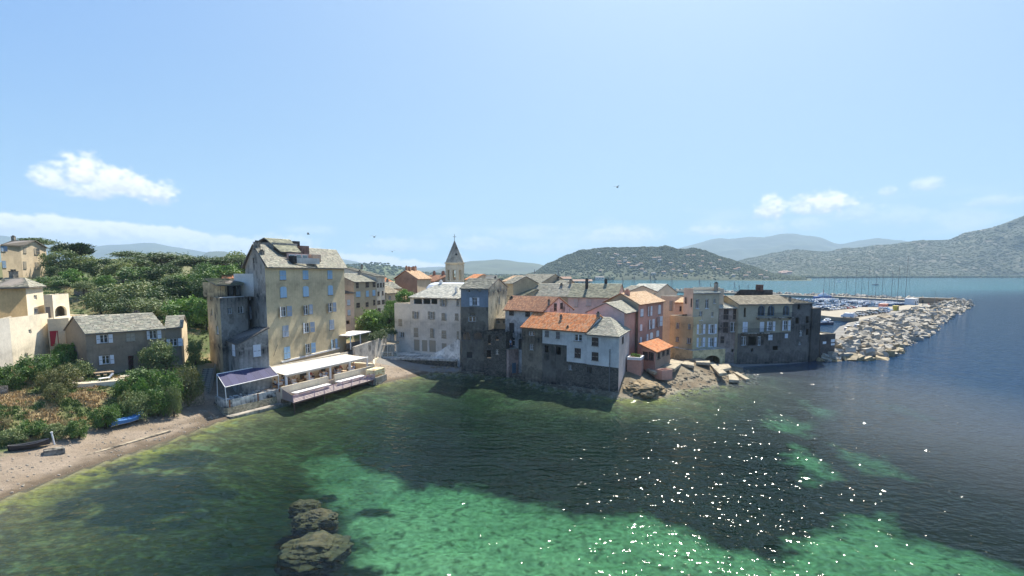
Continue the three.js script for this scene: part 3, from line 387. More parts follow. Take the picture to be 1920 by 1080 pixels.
const wallMats = new Map();
function wallMat(r, g, b, kind = 'plaster') {
  const key = [r, g, b, kind].join(); if (wallMats.has(key)) return wallMats.get(key);
  const t = { plaster: plasterTex, worn: wornTex, rubble: rubbleTex }[kind], k = { plaster: 1.38, worn: 1.65, rubble: 1.9 }[kind];
  const m = new THREE.MeshStandardMaterial({ color: lin(r * k * 1.04, g * k, b * k * 0.93), roughness: 0.92, map: t, bumpMap: t, bumpScale: kind === 'rubble' ? 0.12 : 0.03 }); wallMats.set(key, m); return m;
}
const paints = new Map();
const paint = (r, g, b, rough = 0.6, metal = 0) => { const k = [r, g, b, rough, metal].join(); if (!paints.has(k)) paints.set(k, std(r, g, b, { roughness: rough, metalness: metal })); return paints.get(k); };
const M = {
  glass: new THREE.MeshPhysicalMaterial({ color: lin(0.75, 0.80, 0.80), roughness: 0.03, transmission: 0.95, thickness: 0, ior: 1.5 }),
  whiteFrame: paint(0.70, 0.70, 0.67), blueShutter: paint(0.30, 0.47, 0.62, 0.65), greyBlue: paint(0.28, 0.32, 0.38, 0.7), whiteShutter: paint(0.66, 0.68, 0.70, 0.6), brown: paint(0.060, 0.040, 0.026, 0.7), beige: paint(0.34, 0.30, 0.23, 0.8), darkDoor: paint(0.035, 0.03, 0.026, 0.8), red: paint(0.42, 0.018, 0.03, 0.5), grey: paint(0.2, 0.19, 0.175, 0.8), white: paint(0.74, 0.73, 0.70, 0.7), iron: paint(0.04, 0.04, 0.045, 0.5, 0.6), greyWood: paint(0.17, 0.15, 0.13, 0.8), paleBlue: paint(0.16, 0.25, 0.36, 0.7),
  slate: new THREE.MeshStandardMaterial({ vertexColors: true, roughness: 0.85 }), deck: std(0.16, 0.14, 0.12), tileDeck: std(0.30, 0.12, 0.05), coping: wallMat(0.45, 0.42, 0.36, 'worn'), concrete: wallMat(0.34, 0.32, 0.28, 'worn'),
};
// unit geometries for the small parts
const UNIT = {};
{
  const s = new Geo(); s.box(-0.45, 0.5, 0, 0.1, 1, 0.045).box(0.45, 0.5, 0, 0.1, 1, 0.045).box(0, 0.97, 0, 0.8, 0.06, 0.045).box(0, 0.03, 0, 0.8, 0.06, 0.045).box(0, 0.52, 0, 0.8, 0.05, 0.045);
  for (let i = 0; i < 9; i++) if (i !== 4) { const y = 0.1 + i * 0.1; s.quad([-0.4, y - 0.045, 0.02], [0.4, y - 0.045, 0.02], [0.4, y + 0.05, -0.015], [-0.4, y + 0.05, -0.015], undefined, [[0, 0], [1, 0], [1, 1], [0, 1]]); }
  UNIT.shutter = s.build();
  const f = new Geo(); f.box(-0.46, 0.5, 0, 0.08, 1, 0.06).box(0.46, 0.5, 0, 0.08, 1, 0.06).box(0, 0.97, 0, 0.84, 0.06, 0.06).box(0, 0.03, 0, 0.84, 0.06, 0.06).box(0, 0.5, 0.005, 0.1, 0.88, 0.05).box(-0.235, 0.6, 0, 0.37, 0.03, 0.03).box(0.235, 0.6, 0, 0.37, 0.03, 0.03);
  UNIT.frame = f.build();
  const p = new THREE.PlaneGeometry(1, 1); p.translate(0, 0.5, 0); UNIT.pane = p;
  const d = new Geo(); d.box(0, 0.5, 0, 1, 1, 0.05).box(-0.24, 0.72, 0.03, 0.36, 0.4, 0.02).box(0.24, 0.72, 0.03, 0.36, 0.4, 0.02).box(-0.24, 0.26, 0.03, 0.36, 0.38, 0.02).box(0.24, 0.26, 0.03, 0.36, 0.38, 0.02); UNIT.door = d.build();
  UNIT.box = new Geo().box(0, 0.5, 0, 1, 1, 1).build();
}
const archShape = (w, h, rise) => { const s = new THREE.Shape(); s.moveTo(-w / 2, 0); s.lineTo(w / 2, 0); s.lineTo(w / 2, h - rise); for (let i = 1; i < 10; i++) { const t = i / 10 * Math.PI; s.lineTo(w / 2 * Math.cos(t), h - rise + rise * Math.sin(t)); } s.lineTo(-w / 2, h - rise); s.closePath(); return s; };
const scaled = (name, geo, mat, parent, pos, scl, ry = 0) => { const m = mesh(name, geo, mat, parent); m.position.set(...pos); m.scale.set(...scl); m.rotation.y = ry; return m; };

// ---------- openings ----------
const WIDE = 2.0;
function trimmed(w, L) { let [a, b, c, d, k] = w; const wide = { d: 6, A: 6, V: 3, p: 2.6, n: 3, a: 2.2 }[k] ?? (k[0] === 's' ? 1.75 : 1.7); if (c - a > wide) { const m = (a + c) / 2; a = m - wide / 2; c = m + wide / 2; } if (a < 0.15) { c += 0.15 - a; a = 0.15; } if (c > L - 0.15) { a -= c - L + 0.15; c = L - 0.15; } return [Math.max(0.1, a), b, c, d, k]; }
function opening(root, w, at, turn, st, R) {   // at: world position of the sill's middle on the wall, relative to the root
  const [a, b, c, d, k] = w, W = c - a, Hh = d - b, g = new THREE.Group(); g.name = k === 'p' ? 'door' : 'window'; g.position.set(...at); g.rotation.y = turn; root.add(g);
  const kind = k[0], depth = 0.22, h1 = hash2(Math.round(at[0] * 31 + at[1] * 17), Math.round(at[2] * 29 + at[1] * 7)), h2 = hash2(Math.round(h1 * 9999), 77);
  if (kind === 's') {
    if (k === 'sa') for (const s of [-1, 1]) {
      const sh = new THREE.Shape(), rise = W * 0.16; sh.moveTo(0, 0); sh.lineTo(s * W / 2, 0); sh.lineTo(s * W / 2, Hh - rise); for (let i = 1; i <= 5; i++) { const t = i / 5 * Math.PI / 2; sh.lineTo(s * W / 2 * Math.cos(t), Hh - rise + rise * Math.sin(t)); } sh.closePath();
      const eg = new THREE.ExtrudeGeometry(sh, { depth: 0.05, bevelEnabled: true, bevelThickness: 0.012, bevelSize: -0.02, bevelSegments: 1 }); eg.translate(s * 0.012, 0, 0.03); mesh('shutter', eg, st.shutter, g);
    } else for (const s of [-1, 1]) scaled('shutter', UNIT.shutter, st.shutter, g, [s * W * 0.253, 0, 0.05 + (h1 < 0.3 && s > 0 ? W * 0.12 : 0)], [W * 0.49, Hh, 1], h1 < 0.3 && s > 0 ? -0.5 : 0);
    scaled('sill', UNIT.box, st.sill, g, [0, -0.1, 0.05], [W + 0.16, 0.09, 0.18]);
  } else if (kind === 'o' || kind === 'w') {
    scaled('frame', UNIT.frame, st.frame, g, [0, 0, -depth + 0.04], [W, Hh, 1]);
    scaled('pane', UNIT.pane, M.glass, g, [0, 0, -depth + 0.01], [W, Hh, 1]);
    if (Hh > 0.8) scaled('sill', UNIT.box, st.sill, g, [0, -0.1, 0.04], [W + 0.14, 0.09, 0.2]);
    if (kind === 'o') for (const s of [-1, 1]) { const open = (st.swing ?? 0.32) * (0.4 + 1.5 * (s > 0 ? h1 : h2)), sw = W * 0.52; scaled('shutter', UNIT.shutter, st.shutter, g, [s * (W / 2 + sw / 2 * Math.cos(open) + 0.02), -0.02, 0.06 + sw / 2 * Math.sin(open)], [sw, Hh + 0.06, 1], -s * open); }
  } else if (kind === 'p') scaled('door_leaf', UNIT.door, st.door, g, [0, 0, -0.1], [W, Hh, 1]);
  else if (kind === 'a') {
    const rise = Math.min(W / 2, Hh * 0.5), o = archShape(W, Hh, rise), i = archShape(W - 0.2, Hh - 0.2, Math.max(0.05, rise - 0.1)); const pts = i.getPoints().map((p) => new THREE.Vector2(p.x, p.y + 0.08)); o.holes.push(new THREE.Path(pts));
    const eg = new THREE.ExtrudeGeometry(o, { depth: 0.06, bevelEnabled: false }); eg.translate(0, 0, -depth); mesh('frame', eg, st.archFrame ?? st.frame, g);
    const pg = new THREE.ShapeGeometry(archShape(W - 0.15, Hh - 0.12, Math.max(0.05, rise - 0.06))); pg.translate(0, 0.06, -depth + 0.02); mesh('pane', pg, M.glass, g);
    scaled('mullion', UNIT.box, st.archFrame ?? st.frame, g, [0, 0.06, -depth + 0.03], [0.07, Hh - 0.12, 0.05]);
  } else if (kind === 'n') { g.name = 'notice_board'; scaled('board', UNIT.box, M.white, g, [0, 0, 0.03], [W, Hh, 0.05]); }
  else root.remove(g);
}
// ---------- walls with real openings ----------
function wallFace(P, Q, poly, holes, mat, name, root, base) {
  // P, Q: ends seen from outside, [x, z]; poly: outline [[u, y]...]; holes: openings
  const dx = Q[0] - P[0], dz = Q[1] - P[1], L = Math.hypot(dx, dz), ux = dx / L, uz = dz / L, nx = -uz, nz = ux;
  const s = new THREE.Shape(poly.map(([u, y]) => new THREE.Vector2(u, y))), g = new Geo();
  const W = (u, y, n = 0) => [P[0] + ux * u + nx * n - base[0], y - base[1], P[1] + uz * u + nz * n - base[2]];
  for (const [a, b, c, d, k] of holes) {
    let pts; if (k === 'a' || k === 'A') { const w = c - a, h = d - b, m = (a + c) / 2; pts = archShape(w, h, Math.min(w / 2, h * 0.5)).getPoints().map((p) => [p.x + m, p.y + b]); if (pts.length > 1 && Math.hypot(pts[0][0] - pts[pts.length - 1][0], pts[0][1] - pts[pts.length - 1][1]) < 1e-6) pts.pop(); } else pts = [[a, b], [c, b], [c, d], [a, d]];
    s.holes.push(new THREE.Path(pts.map(([u, y]) => new THREE.Vector2(u, y))));
    const dep = k === 'V' ? 0.5 : 0.3;
    for (let i = 0; i < pts.length; i++) { const p = pts[i], q = pts[(i + 1) % pts.length]; g.quad(W(p[0], p[1]), W(q[0], q[1]), W(q[0], q[1], -dep), W(p[0], p[1], -dep), undefined, [[p[0], p[1]], [q[0], q[1]], [q[0] + dep, q[1]], [p[0] + dep, p[1]]]); }
  }
  const sg = new THREE.ShapeGeometry(s), sp = sg.attributes.position, si = sg.index;
  const V = (i) => [sp.getX(i), sp.getY(i)];
  for (let i = 0; i < si.count; i += 3) { const a = V(si.getX(i)), b = V(si.getX(i + 1)), c = V(si.getX(i + 2)); g.tri(W(...a), W(...b), W(...c), undefined, a, b, c); }
  return mesh(name, g.build(), mat, root);
}
// ---------- roofs ----------
const v3 = (a) => new THREE.Vector3(...a), lerp3 = (a, b, t) => [lerp(a[0], b[0], t), lerp(a[1], b[1], t), lerp(a[2], b[2], t)];
const SLATE = [[0.26, 0.25, 0.22], [0.30, 0.295, 0.26], [0.22, 0.22, 0.20], [0.34, 0.32, 0.27], [0.27, 0.28, 0.24]];
const TONES = {
  slate: SLATE, darkslate: [[0.055, 0.055, 0.055], [0.075, 0.072, 0.068], [0.045, 0.045, 0.048]], warmslate: [[0.29, 0.25, 0.19], [0.34, 0.30, 0.235], [0.24, 0.21, 0.165]], greenslate: [[0.22, 0.23, 0.17], [0.27, 0.27, 0.20], [0.18, 0.19, 0.15]], paleslate: [[0.55, 0.54, 0.50], [0.45, 0.45, 0.42], [0.62, 0.60, 0.55]],
  orange: [[0.62, 0.24, 0.085], [0.70, 0.30, 0.12], [0.52, 0.19, 0.07], [0.60, 0.33, 0.18]], rust: [[0.33, 0.15, 0.08], [0.40, 0.20, 0.11], [0.27, 0.13, 0.08]], cream: [[0.60, 0.42, 0.27], [0.68, 0.50, 0.34], [0.54, 0.36, 0.22]],
};
const isTile = (k) => ['orange', 'rust', 'cream'].includes(k);
function cover(q, kind, geo) {   // q = [eave left, eave right, ridge right, ridge left]
  const [el, er, rR, rl] = q, up = (v3(el).add(v3(er))).distanceTo(v3(rR).add(v3(rl))) / 2, tones = TONES[kind], tile = isTile(kind), n = v3(er).sub(v3(el)).cross(v3(rl).distanceTo(v3(rR)) > 0.01 || true ? v3(lerp3(rl, rR, 0.5)).sub(v3(lerp3(el, er, 0.5))) : v3(rl)).normalize();
  const rowH = tile ? 0.42 : 0.36, rows = Math.max(2, Math.round(up / rowH));
  for (let r = 0; r < rows; r++) {
    const t0 = r / rows - (r ? 0.12 / rows : 0), t1 = (r + 1) / rows, a0 = lerp3(el, rl, t0), b0 = lerp3(er, rR, t0), a1 = lerp3(el, rl, t1), b1 = lerp3(er, rR, t1), len = v3(a0).distanceTo(v3(b0)), wid = tile ? 0.27 : 0.52, cnt = Math.max(1, Math.round(len / wid));
    const off = tile ? 0 : rnd() * 0.8;
    for (let i = 0; i < cnt + (tile ? 0 : 1); i++) {
      let s0 = (i - off) / cnt, s1 = (i + 1 - off) / cnt; s0 = clamp(s0 + (tile ? 0.06 / cnt : rr(-0.1, 0.1) / cnt)); s1 = clamp(s1 - (tile ? 0.06 / cnt : 0.02 / cnt)); if (s1 - s0 < 0.15 / cnt) continue;
      const c = pick(tones), k = rr(0.8, 1.15), col = [c[0] * k * 1.02, c[1] * k, c[2] * k * 0.9], lift = 0.035 + (tile ? 0 : rr(0, 0.045)), up0 = (p, h) => [p[0] + n.x * h, p[1] + n.y * h, p[2] + n.z * h];
      const A = lerp3(a0, b0, s0), B = lerp3(a0, b0, s1), C = lerp3(a1, b1, s1), Dd = lerp3(a1, b1, s0);
      if (tile) {
        const arc = [[0, 0.01], [0.25, 0.085], [0.75, 0.085], [1, 0.01]];
        for (let k2 = 0; k2 < 3; k2++) { const [x0, h0] = arc[k2], [x1, h1] = arc[k2 + 1]; geo.quad(up0(lerp3(A, B, x0), h0 + 0.03), up0(lerp3(A, B, x1), h1 + 0.03), up0(lerp3(Dd, C, x1), h1), up0(lerp3(Dd, C, x0), h0), col); }
        geo.quad(up0(A, 0.0), up0(B, 0.0), up0(lerp3(A, B, 0.75), 0.115), up0(lerp3(A, B, 0.25), 0.115), [col[0] * 0.9, col[1] * 0.9, col[2] * 0.9]);
      } else {
        const j = rr(-0.05, 0.05), A1 = lerp3(A, Dd, j), B1 = lerp3(B, C, rr(-0.05, 0.05)), h = lift + 0.03;
        geo.quad(up0(A1, h), up0(B1, h + rr(-0.012, 0.012)), up0(C, 0.02), up0(Dd, 0.02), col); geo.quad(up0(A1, 0), up0(B1, 0), up0(B1, h), up0(A1, h), col); geo.quad(up0(Dd, 0), up0(A1, 0), up0(A1, h), up0(Dd, 0.02), col); geo.quad(up0(B1, 0), up0(C, 0), up0(C, 0.02), up0(B1, h), col);
      }
    }
  }
}
function roofSlab(planes, kind, root, base, name = 'roof') {
  const deck = new Geo(), tiles = new Geo(), th = 0.13;
  for (const q0 of planes) {
    const q = q0.map((p) => [p[0] - base[0], p[1] - base[1], p[2] - base[2]]), lo = q.map((p) => [p[0], p[1] - th, p[2]]);
    deck.quad(...q); deck.quad(lo[3], lo[2], lo[1], lo[0]); for (let i = 0; i < 4; i++) { const j = (i + 1) % 4; deck.quad(lo[i], lo[j], q[j], q[i]); }
    cover(q, kind, tiles);
  }
  const r = mesh(name, deck.build(), isTile(kind) ? M.tileDeck : M.deck, root), t = mesh(isTile(kind) ? 'roof_tiles' : 'stone_slabs', tiles.build(), M.slate, r); t.userData.kind = 'stuff';
  return r;
}
// ---------- a building ----------
const S0 = { shutter: M.brown, frame: M.whiteFrame, sill: M.coping, door: M.darkDoor };
function building(id, name, label, o) {
  const p = PLAN[id], cor = [p.A, p.B, p.C, p.D], base = [(p.A[0] + p.B[0] + p.C[0] + p.D[0]) / 4, 0, (p.A[1] + p.B[1] + p.C[1] + p.D[1]) / 4];
  const low = o.y0 ?? Math.min(...cor.map(([x, z]) => groundHeight(x, z))) - 0.7; base[1] = low;
  const root = thing(name, label, o.category ?? 'house', base, o.group), e = o.eave ?? p.eave, rise = o.rise ?? 0, type = o.roof ?? 'flat';
  const F = ['F', 'R', 'K', 'L'], top = { F: [e, e], R: [e, e], K: [e, e], L: [e, e] }, apex = {};
  if (type === 'gable') { apex.L = apex.R = e + rise; if (o.hipL) delete apex.L; if (o.hipR) delete apex.R; }
  if (type === 'gableX') apex.F = apex.K = e + rise;
  const shed = { shedB: 0, shedL: 1, shedF: 2, shedR: 3 }[type];   // low side: F, R, K, L
  if (shed !== undefined) { const f = (k) => F[(k + shed) % 4]; top[f(2)] = [e + rise, e + rise]; top[f(1)] = [e, e + rise]; top[f(3)] = [e + rise, e]; }
  F.forEach((f, i) => {
    const P = cor[i], Q = cor[(i + 1) % 4], L = Math.hypot(Q[0] - P[0], Q[1] - P[1]), wins = (p.win[f] ?? []).map((w) => trimmed(w, L)), mat = o.walls?.[f] ?? o.wall, turn = Math.atan2(-(Q[1] - P[1]), Q[0] - P[0]);
    const holes = wins.filter((w) => !['s', 'sa', 'n'].includes(w[4]));
    const zones = o.zones?.[f];
    if (zones) for (const [u0, u1, y0, y1, zm] of zones) {
      const U0 = u0 ?? 0, U1 = u1 ?? L, Y0 = y0 ?? low, Y1 = y1 ?? e; wallFace(P, Q, [[U0, Y0], [U1, Y0], [U1, Y1], [U0, Y1]], holes.filter((w) => (w[0] + w[2]) / 2 > U0 && (w[0] + w[2]) / 2 < U1 && (w[1] + w[3]) / 2 > Y0 && (w[1] + w[3]) / 2 < Y1).map((w) => [Math.max(w[0], U0 + 0.04), Math.max(w[1], Y0 + 0.04), Math.min(w[2], U1 - 0.04), Math.min(w[3], Y1 - 0.04), w[4]]), zm, 'wall', root, base);
    } else {
      const poly = [[0, low], [L, low], [L, top[f][1]]]; if (apex[f]) poly.push([L * (o.peak ?? 0.5), apex[f]]); poly.push([0, top[f][0]]);
      wallFace(P, Q, poly, holes.map((w) => [w[0], w[1], w[2], Math.min(w[3], Math.min(...top[f]) + (apex[f] ? 0.6 : 0) - 0.08), w[4]]), mat, 'wall', root, base);
    }
    for (const w of wins) {
      const m = (w[0] + w[2]) / 2 / L, at = [lerp(P[0], Q[0], m) - base[0], w[1] - low, lerp(P[1], Q[1], m) - base[2]];
      const st = { ...S0, ...(o.style ?? {}), ...(o.styles?.[f] ?? {}) }, sp = o.special?.(f, w); opening(root, sp?.w ?? w, at, turn, sp ? { ...st, ...sp } : st);
    }
  });
  // roof planes
  const ov = o.over ?? 0.4, os = o.side ?? 0.15, nrm = (P, Q) => { const L = Math.hypot(Q[0] - P[0], Q[1] - P[1]); return [-(Q[1] - P[1]) / L, (Q[0] - P[0]) / L]; };
  const turnBy = { gable: 0, gableX: 3, shedB: 0, shedL: 1, shedF: 2, shedR: 3 }[type];
  if (type === 'flat') {
    const par = o.parapet ?? 0.5, ring = new Geo(), inn = cor.map((c) => [lerp(c[0], base[0], 0.06), lerp(c[1], base[2], 0.06)]), Pt = (c, y) => [c[0] - base[0], y - low, c[1] - base[2]];
    ring.quad(Pt(inn[0], e - par), Pt(inn[1], e - par), Pt(inn[2], e - par), Pt(inn[3], e - par));
    for (let i = 0; i < 4; i++) { const j = (i + 1) % 4; ring.quad(Pt(inn[j], e - par), Pt(inn[i], e - par), Pt(inn[i], e), Pt(inn[j], e)); ring.quad(Pt(cor[i], e + 0.004), Pt(cor[j], e + 0.004), Pt(inn[j], e + 0.004), Pt(inn[i], e + 0.004)); }
    root.userData.deckY = e - par;
    if (!o.open) mesh('roof_terrace', (() => { const g = ring.build(); const q = g.attributes.position, uv = new Float32Array(q.count * 2); for (let i = 0; i < q.count; i++) { uv[i * 2] = q.getX(i); uv[i * 2 + 1] = q.getZ(i) + q.getY(i); } g.setAttribute('uv', new THREE.BufferAttribute(uv, 2)); return g; })(), o.deckMat ?? M.coping, root);
  } else {
    const c = [0, 1, 2, 3].map((i) => cor[(i + turnBy) % 4]), nF = nrm(c[0], c[1]), nR = nrm(c[1], c[2]), nK = nrm(c[2], c[3]), nL = nrm(c[3], c[0]);
    const ex = (q, a, ka, b, kb) => [q[0] + a[0] * ka + b[0] * kb, q[1] + a[1] * ka + b[1] * kb];
    const A = ex(c[0], nF, ov, nL, os), B = ex(c[1], nF, ov, nR, os), C = ex(c[2], nK, ov, nR, os), Dd = ex(c[3], nK, ov, nL, os), depth = Math.hypot(c[0][0] - c[3][0], c[0][1] - c[3][1]), lift = 0.1;
    const at = (q, y) => [q[0], y + lift, q[1]], pk = o.peak ?? 0.5, mid = (a, b, t = 0.5) => [lerp(a[0], b[0], t), lerp(a[1], b[1], t)];
    const planes = [];
    if (shed !== undefined) { const sl = rise / depth; planes.push([at(A, e - ov * sl), at(B, e - ov * sl), at(C, e + rise + ov * sl), at(Dd, e + rise + ov * sl)]); }
    else {
      const sl = rise / (depth / 2), ye = e - ov * sl, yr = e + rise; let rl = mid(A, Dd, type === 'gableX' ? 1 - pk : pk), rR = mid(B, C, type === 'gableX' ? 1 - pk : pk); const len = Math.hypot(rl[0] - rR[0], rl[1] - rR[1]); const rl0 = rl, rR0 = rR;
      if (o.hipL) rl = mid(rl0, rR0, o.hipL / len); if (o.hipR) rR = mid(rR0, rl0, o.hipR / len);
      planes.push([at(A, ye), at(B, ye), at(rR, yr), at(rl, yr)], [at(C, ye), at(Dd, ye), at(rl, yr), at(rR, yr)]);
      if (o.hipL) planes.push([at(Dd, ye), at(A, ye), at(rl, yr), at(rl, yr)]); if (o.hipR) planes.push([at(B, ye), at(C, ye), at(rR, yr), at(rR, yr)]);
      root.userData.ridge = [rl, rR, yr];
    }
    root.userData.roof = roofSlab(planes, o.cover ?? 'slate', root, base);
    for (const [u, v, w, h, y] of o.chimneys ?? []) {   // u along the front, v towards the back, both 0..1
      const q = mid(mid(c[0], c[1], u), mid(c[3], c[2], u), v), g = new Geo(), yb = (y ?? e + rise * (1 - Math.abs(v - 0.5) * 2)) - low - 0.3; g.box(0, h / 2, 0, w, h, w * 0.75).box(0, h + 0.04, 0, w + 0.14, 0.08, w * 0.75 + 0.14).box(-w * 0.2, h + 0.2, 0, w * 0.3, 0.26, w * 0.3).box(w * 0.2, h + 0.2, 0, w * 0.3, 0.26, w * 0.3);
      const ch = mesh('chimney', g.build(), o.chimneyMat ?? M.concrete, root.userData.roof); ch.position.set(q[0] - base[0], yb, q[1] - base[2]); ch.rotation.y = Math.atan2(-(c[1][1] - c[0][1]), c[1][0] - c[0][0]);
    }
  }
  const out = { root, base, cor, e, low }; delete root.userData.ridge; delete root.userData.roof; delete root.userData.deckY; return out;
}

// ---------- the buildings ----------
const cream = wallMat(0.62, 0.52, 0.38), whiteCream = wallMat(0.76, 0.70, 0.575), yellowW = wallMat(0.53, 0.455, 0.30), greyRender = wallMat(0.30, 0.28, 0.25, 'worn'), greyStone = wallMat(0.24, 0.205, 0.16), beigeW = wallMat(0.42, 0.35, 0.25), offWhite = wallMat(0.60, 0.58, 0.54), darkStone = wallMat(0.10, 0.09, 0.073, 'rubble'), dampStone = wallMat(0.105, 0.095, 0.08, 'worn'), rose = wallMat(0.47, 0.27, 0.215), pinkW = wallMat(0.54, 0.42, 0.40), blueW = wallMat(0.19, 0.24, 0.30), whiteW = wallMat(0.58, 0.585, 0.57), ochre = wallMat(0.53, 0.43, 0.25), taupe = wallMat(0.43, 0.385, 0.28), oldPlaster = wallMat(0.30, 0.255, 0.205, 'worn'), darkPlaster = wallMat(0.115, 0.103, 0.09, 'worn'), blackish = wallMat(0.06, 0.055, 0.05, 'worn');
const BL = { shutter: M.blueShutter, frame: M.whiteFrame }, WS = { shutter: M.whiteShutter };
building('L1', 'cream_house', 'cream house with stone roof standing highest on the left hillside', { wall: cream, walls: { F: beigeW }, roof: 'gable', rise: 1.7, cover: 'warmslate', style: { shutter: M.beige }, styles: { F: { shutter: M.paleBlue } }, chimneys: [[0.1, 0.5, 0.9, 1.4]] });
building('L2up', 'upper_house', 'cream house with grey slab roof above the white terrace block', { wall: whiteCream, walls: { F: wallMat(0.58, 0.42, 0.22) }, roof: 'gable', rise: 1.3, hipR: 1.6, cover: 'slate', chimneys: [[0.35, 0.5, 0.9, 1.3]] });
building('L2low', 'terrace_block', 'tall blank white block at the left edge with a terrace on top', { wall: whiteCream, walls: { F: offWhite }, parapet: 0.9 });
building('L2arch', 'arch_pavilion', 'small cream pavilion with a wide open arch', { wall: whiteCream, walls: { F: cream }, style: { door: M.greyWood }, parapet: 0.3 });
building('L2red', 'red_door_house', 'flat topped cream house with a red door', { wall: whiteCream, walls: { F: cream }, parapet: 0.3, special: (f, w) => f === 'F' && w[4] === 'p' ? { door: M.red } : null });
building('L3', 'stone_house', 'grey two storey house with white shutters and slab roof above the patio', { wall: greyStone, walls: { R: cream }, roof: 'gable', rise: 2.1, cover: 'slate', style: WS, chimneys: [[0.82, 0.6, 0.8, 0.9]], special: (f, w) => w[0] > 5 && w[0] < 5.1 && w[4] === 's' ? { shutter: M.beige } : null });
building('L3x', 'house_wing', 'narrow grey wing with a cream side wall next to the shuttered stone house', { wall: greyStone, walls: { R: cream }, roof: 'gable', rise: 1.5, cover: 'slate', style: WS });
const Y1 = building('Y1', 'yellow_house', 'tall yellow house with pale blue shutters and stone roof', { wall: yellowW, walls: { L: greyRender, K: greyRender }, roof: 'gable', rise: 3.5, over: 0.62, cover: 'slate', style: BL, styles: { L: { shutter: M.whiteShutter } }, special: (f, w) => f === 'F' && w[1] > 8 && w[1] < 15 && w[4] !== 'sa' ? { shutter: paint(0.33, 0.38, 0.44, 0.7), ajar: 0.06 } : null, chimneys: [[0.02, 0.42, 0.9, 1.2], [0.03, 0.25, 0.7, 0.9]] });
const Y1x = building('Y1ext', 'grey_annex', 'grey annex with a roof loggia built against the yellow house', { wall: greyRender, walls: { L: wallMat(0.42, 0.35, 0.22, 'worn') }, parapet: 0.1 });
building('Y1low', 'lean_to_house', 'low grey lean to with white shutters in front of the yellow house', { wall: wallMat(0.30, 0.29, 0.275, 'worn'), walls: { L: greyRender }, eave: 9.2, roof: 'shedR', rise: 2.1, over: 0.2, cover: 'darkslate', style: WS });
building('E0', 'pink_house', 'narrow salmon house squeezed against the yellow house', { wall: wallMat(0.62, 0.45, 0.33), roof: 'shedB', rise: 1.2, cover: 'darkslate', style: { shutter: paint(0.5, 0.55, 0.58) } });
building('E1', 'beige_house', 'beige street house with three rows of small shutters', { wall: beigeW, roof: 'gable', rise: 2.0, cover: 'slate', style: { shutter: M.brown }, special: (f, w) => w[1] > 13 && w[1] < 14.5 ? { shutter: M.blueShutter } : null, chimneys: [[0.3, 0.6, 0.6, 1], [0.85, 0.4, 0.6, 1.3]] });
building('E2', 'white_house', 'slim white street house with dark brown shutters', { wall: wallMat(0.60, 0.55, 0.46), roof: 'shedB', rise: 2.2, cover: 'slate', style: { shutter: M.brown }, chimneys: [[0.2, 0.5, 0.5, 1]] });
building('E3', 'brown_house', 'big brown house with orange roof and many chimneys behind the town', { wall: wallMat(0.25, 0.185, 0.13), walls: { R: wallMat(0.45, 0.38, 0.28) }, roof: 'gableX', rise: 2.6, cover: 'cream', chimneys: [[0.1, 0.42, 0.8, 1.8], [0.25, 0.5, 0.8, 1.7], [0.42, 0.5, 1.6, 1.5], [0.6, 0.45, 0.8, 1.5], [0.78, 0.52, 1.4, 1.5], [0.93, 0.5, 0.8, 1.6]], chimneyMat: wallMat(0.30, 0.18, 0.12) });
building('E4', 'low_house', 'low house with grey slab roof behind the leafy tree', { wall: wallMat(0.45, 0.38, 0.28), roof: 'gable', rise: 1.8, cover: 'warmslate', chimneys: [[0.5, 0.4, 0.5, 0.8]] });
building('W1wing', 'house_wing', 'left wing with roof terrace beside the long off white house', { wall: offWhite, parapet: 0.9, style: { shutter: M.beige } });
building('W1', 'white_house', 'long off white house with taupe shutters and pale stone roof beside the blue house', { wall: offWhite, roof: 'gable', rise: 2.8, hipL: 3.5, cover: 'paleslate', style: { shutter: M.beige, door: M.beige }, chimneys: [[0.27, 0.5, 0.6, 0.9], [0.8, 0.18, 0.5, 1.3]], chimneyMat: M.white });
const B1 = building('B1', 'blue_house', 'blue fronted house with grey slab roof over a dark weathered base', { y0: -1.2, wall: wallMat(0.56, 0.49, 0.34, 'worn'), zones: { F: [[null, null, null, 13.2, wallMat(0.135, 0.125, 0.105, 'worn')], [null, null, 13.2, null, blueW]] }, roof: 'gable', rise: 1.9, cover: 'slate', style: { shutter: M.whiteShutter, archFrame: M.greyWood }, chimneys: [[0.9, 0.5, 0.4, 0.5]] });
building('SH', 'small_house', 'little house with sunlit slab roof between blue house and rust roofed house', { wall: beigeW, roof: 'shedB', rise: 2.2, cover: 'warmslate' });
building('RU', 'ruined_house', 'roofless rubble stone ruin with empty window holes', { y0: -1, wall: darkStone, open: true, category: 'ruin' });
building('C1', 'rust_roof_house', 'grey white house with weathered rust tile roof', { y0: -1, wall: wallMat(0.40, 0.395, 0.39, 'worn'), walls: { R: wallMat(0.58, 0.48, 0.43, 'worn') }, roof: 'gable', rise: 2.4, cover: 'rust', style: { archFrame: M.brown }, chimneys: [[0.98, 0.2, 0.4, 1.2], [0.02, 0.4, 0.6, 0.6]] });
const M1 = building('M1', 'orange_roof_house', 'waterside house with bright orange tile roof on a dark stone base', { y0: -1.6, wall: oldPlaster, walls: { R: whiteW }, zones: { F: [[null, 4.9, null, null, wallMat(0.17, 0.145, 0.11, 'worn')], [4.9, 10.3, null, 7.35, dampStone], [4.9, 10.3, 7.35, null, whiteW], [10.3, null, null, 4.55, darkStone], [10.3, null, 4.55, null, whiteW]] }, roof: 'gable', rise: 2.5, over: 0.3, cover: 'orange', style: { shutter: M.greyWood }, special: (f, w) => w[0] > 11 ? { shutter: M.brown } : null, chimneys: [[0.5, 0.3, 0.4, 1.0], [0.7, 0.06, 0.35, 0.5], [0.99, 0.45, 0.5, 1.0]] });
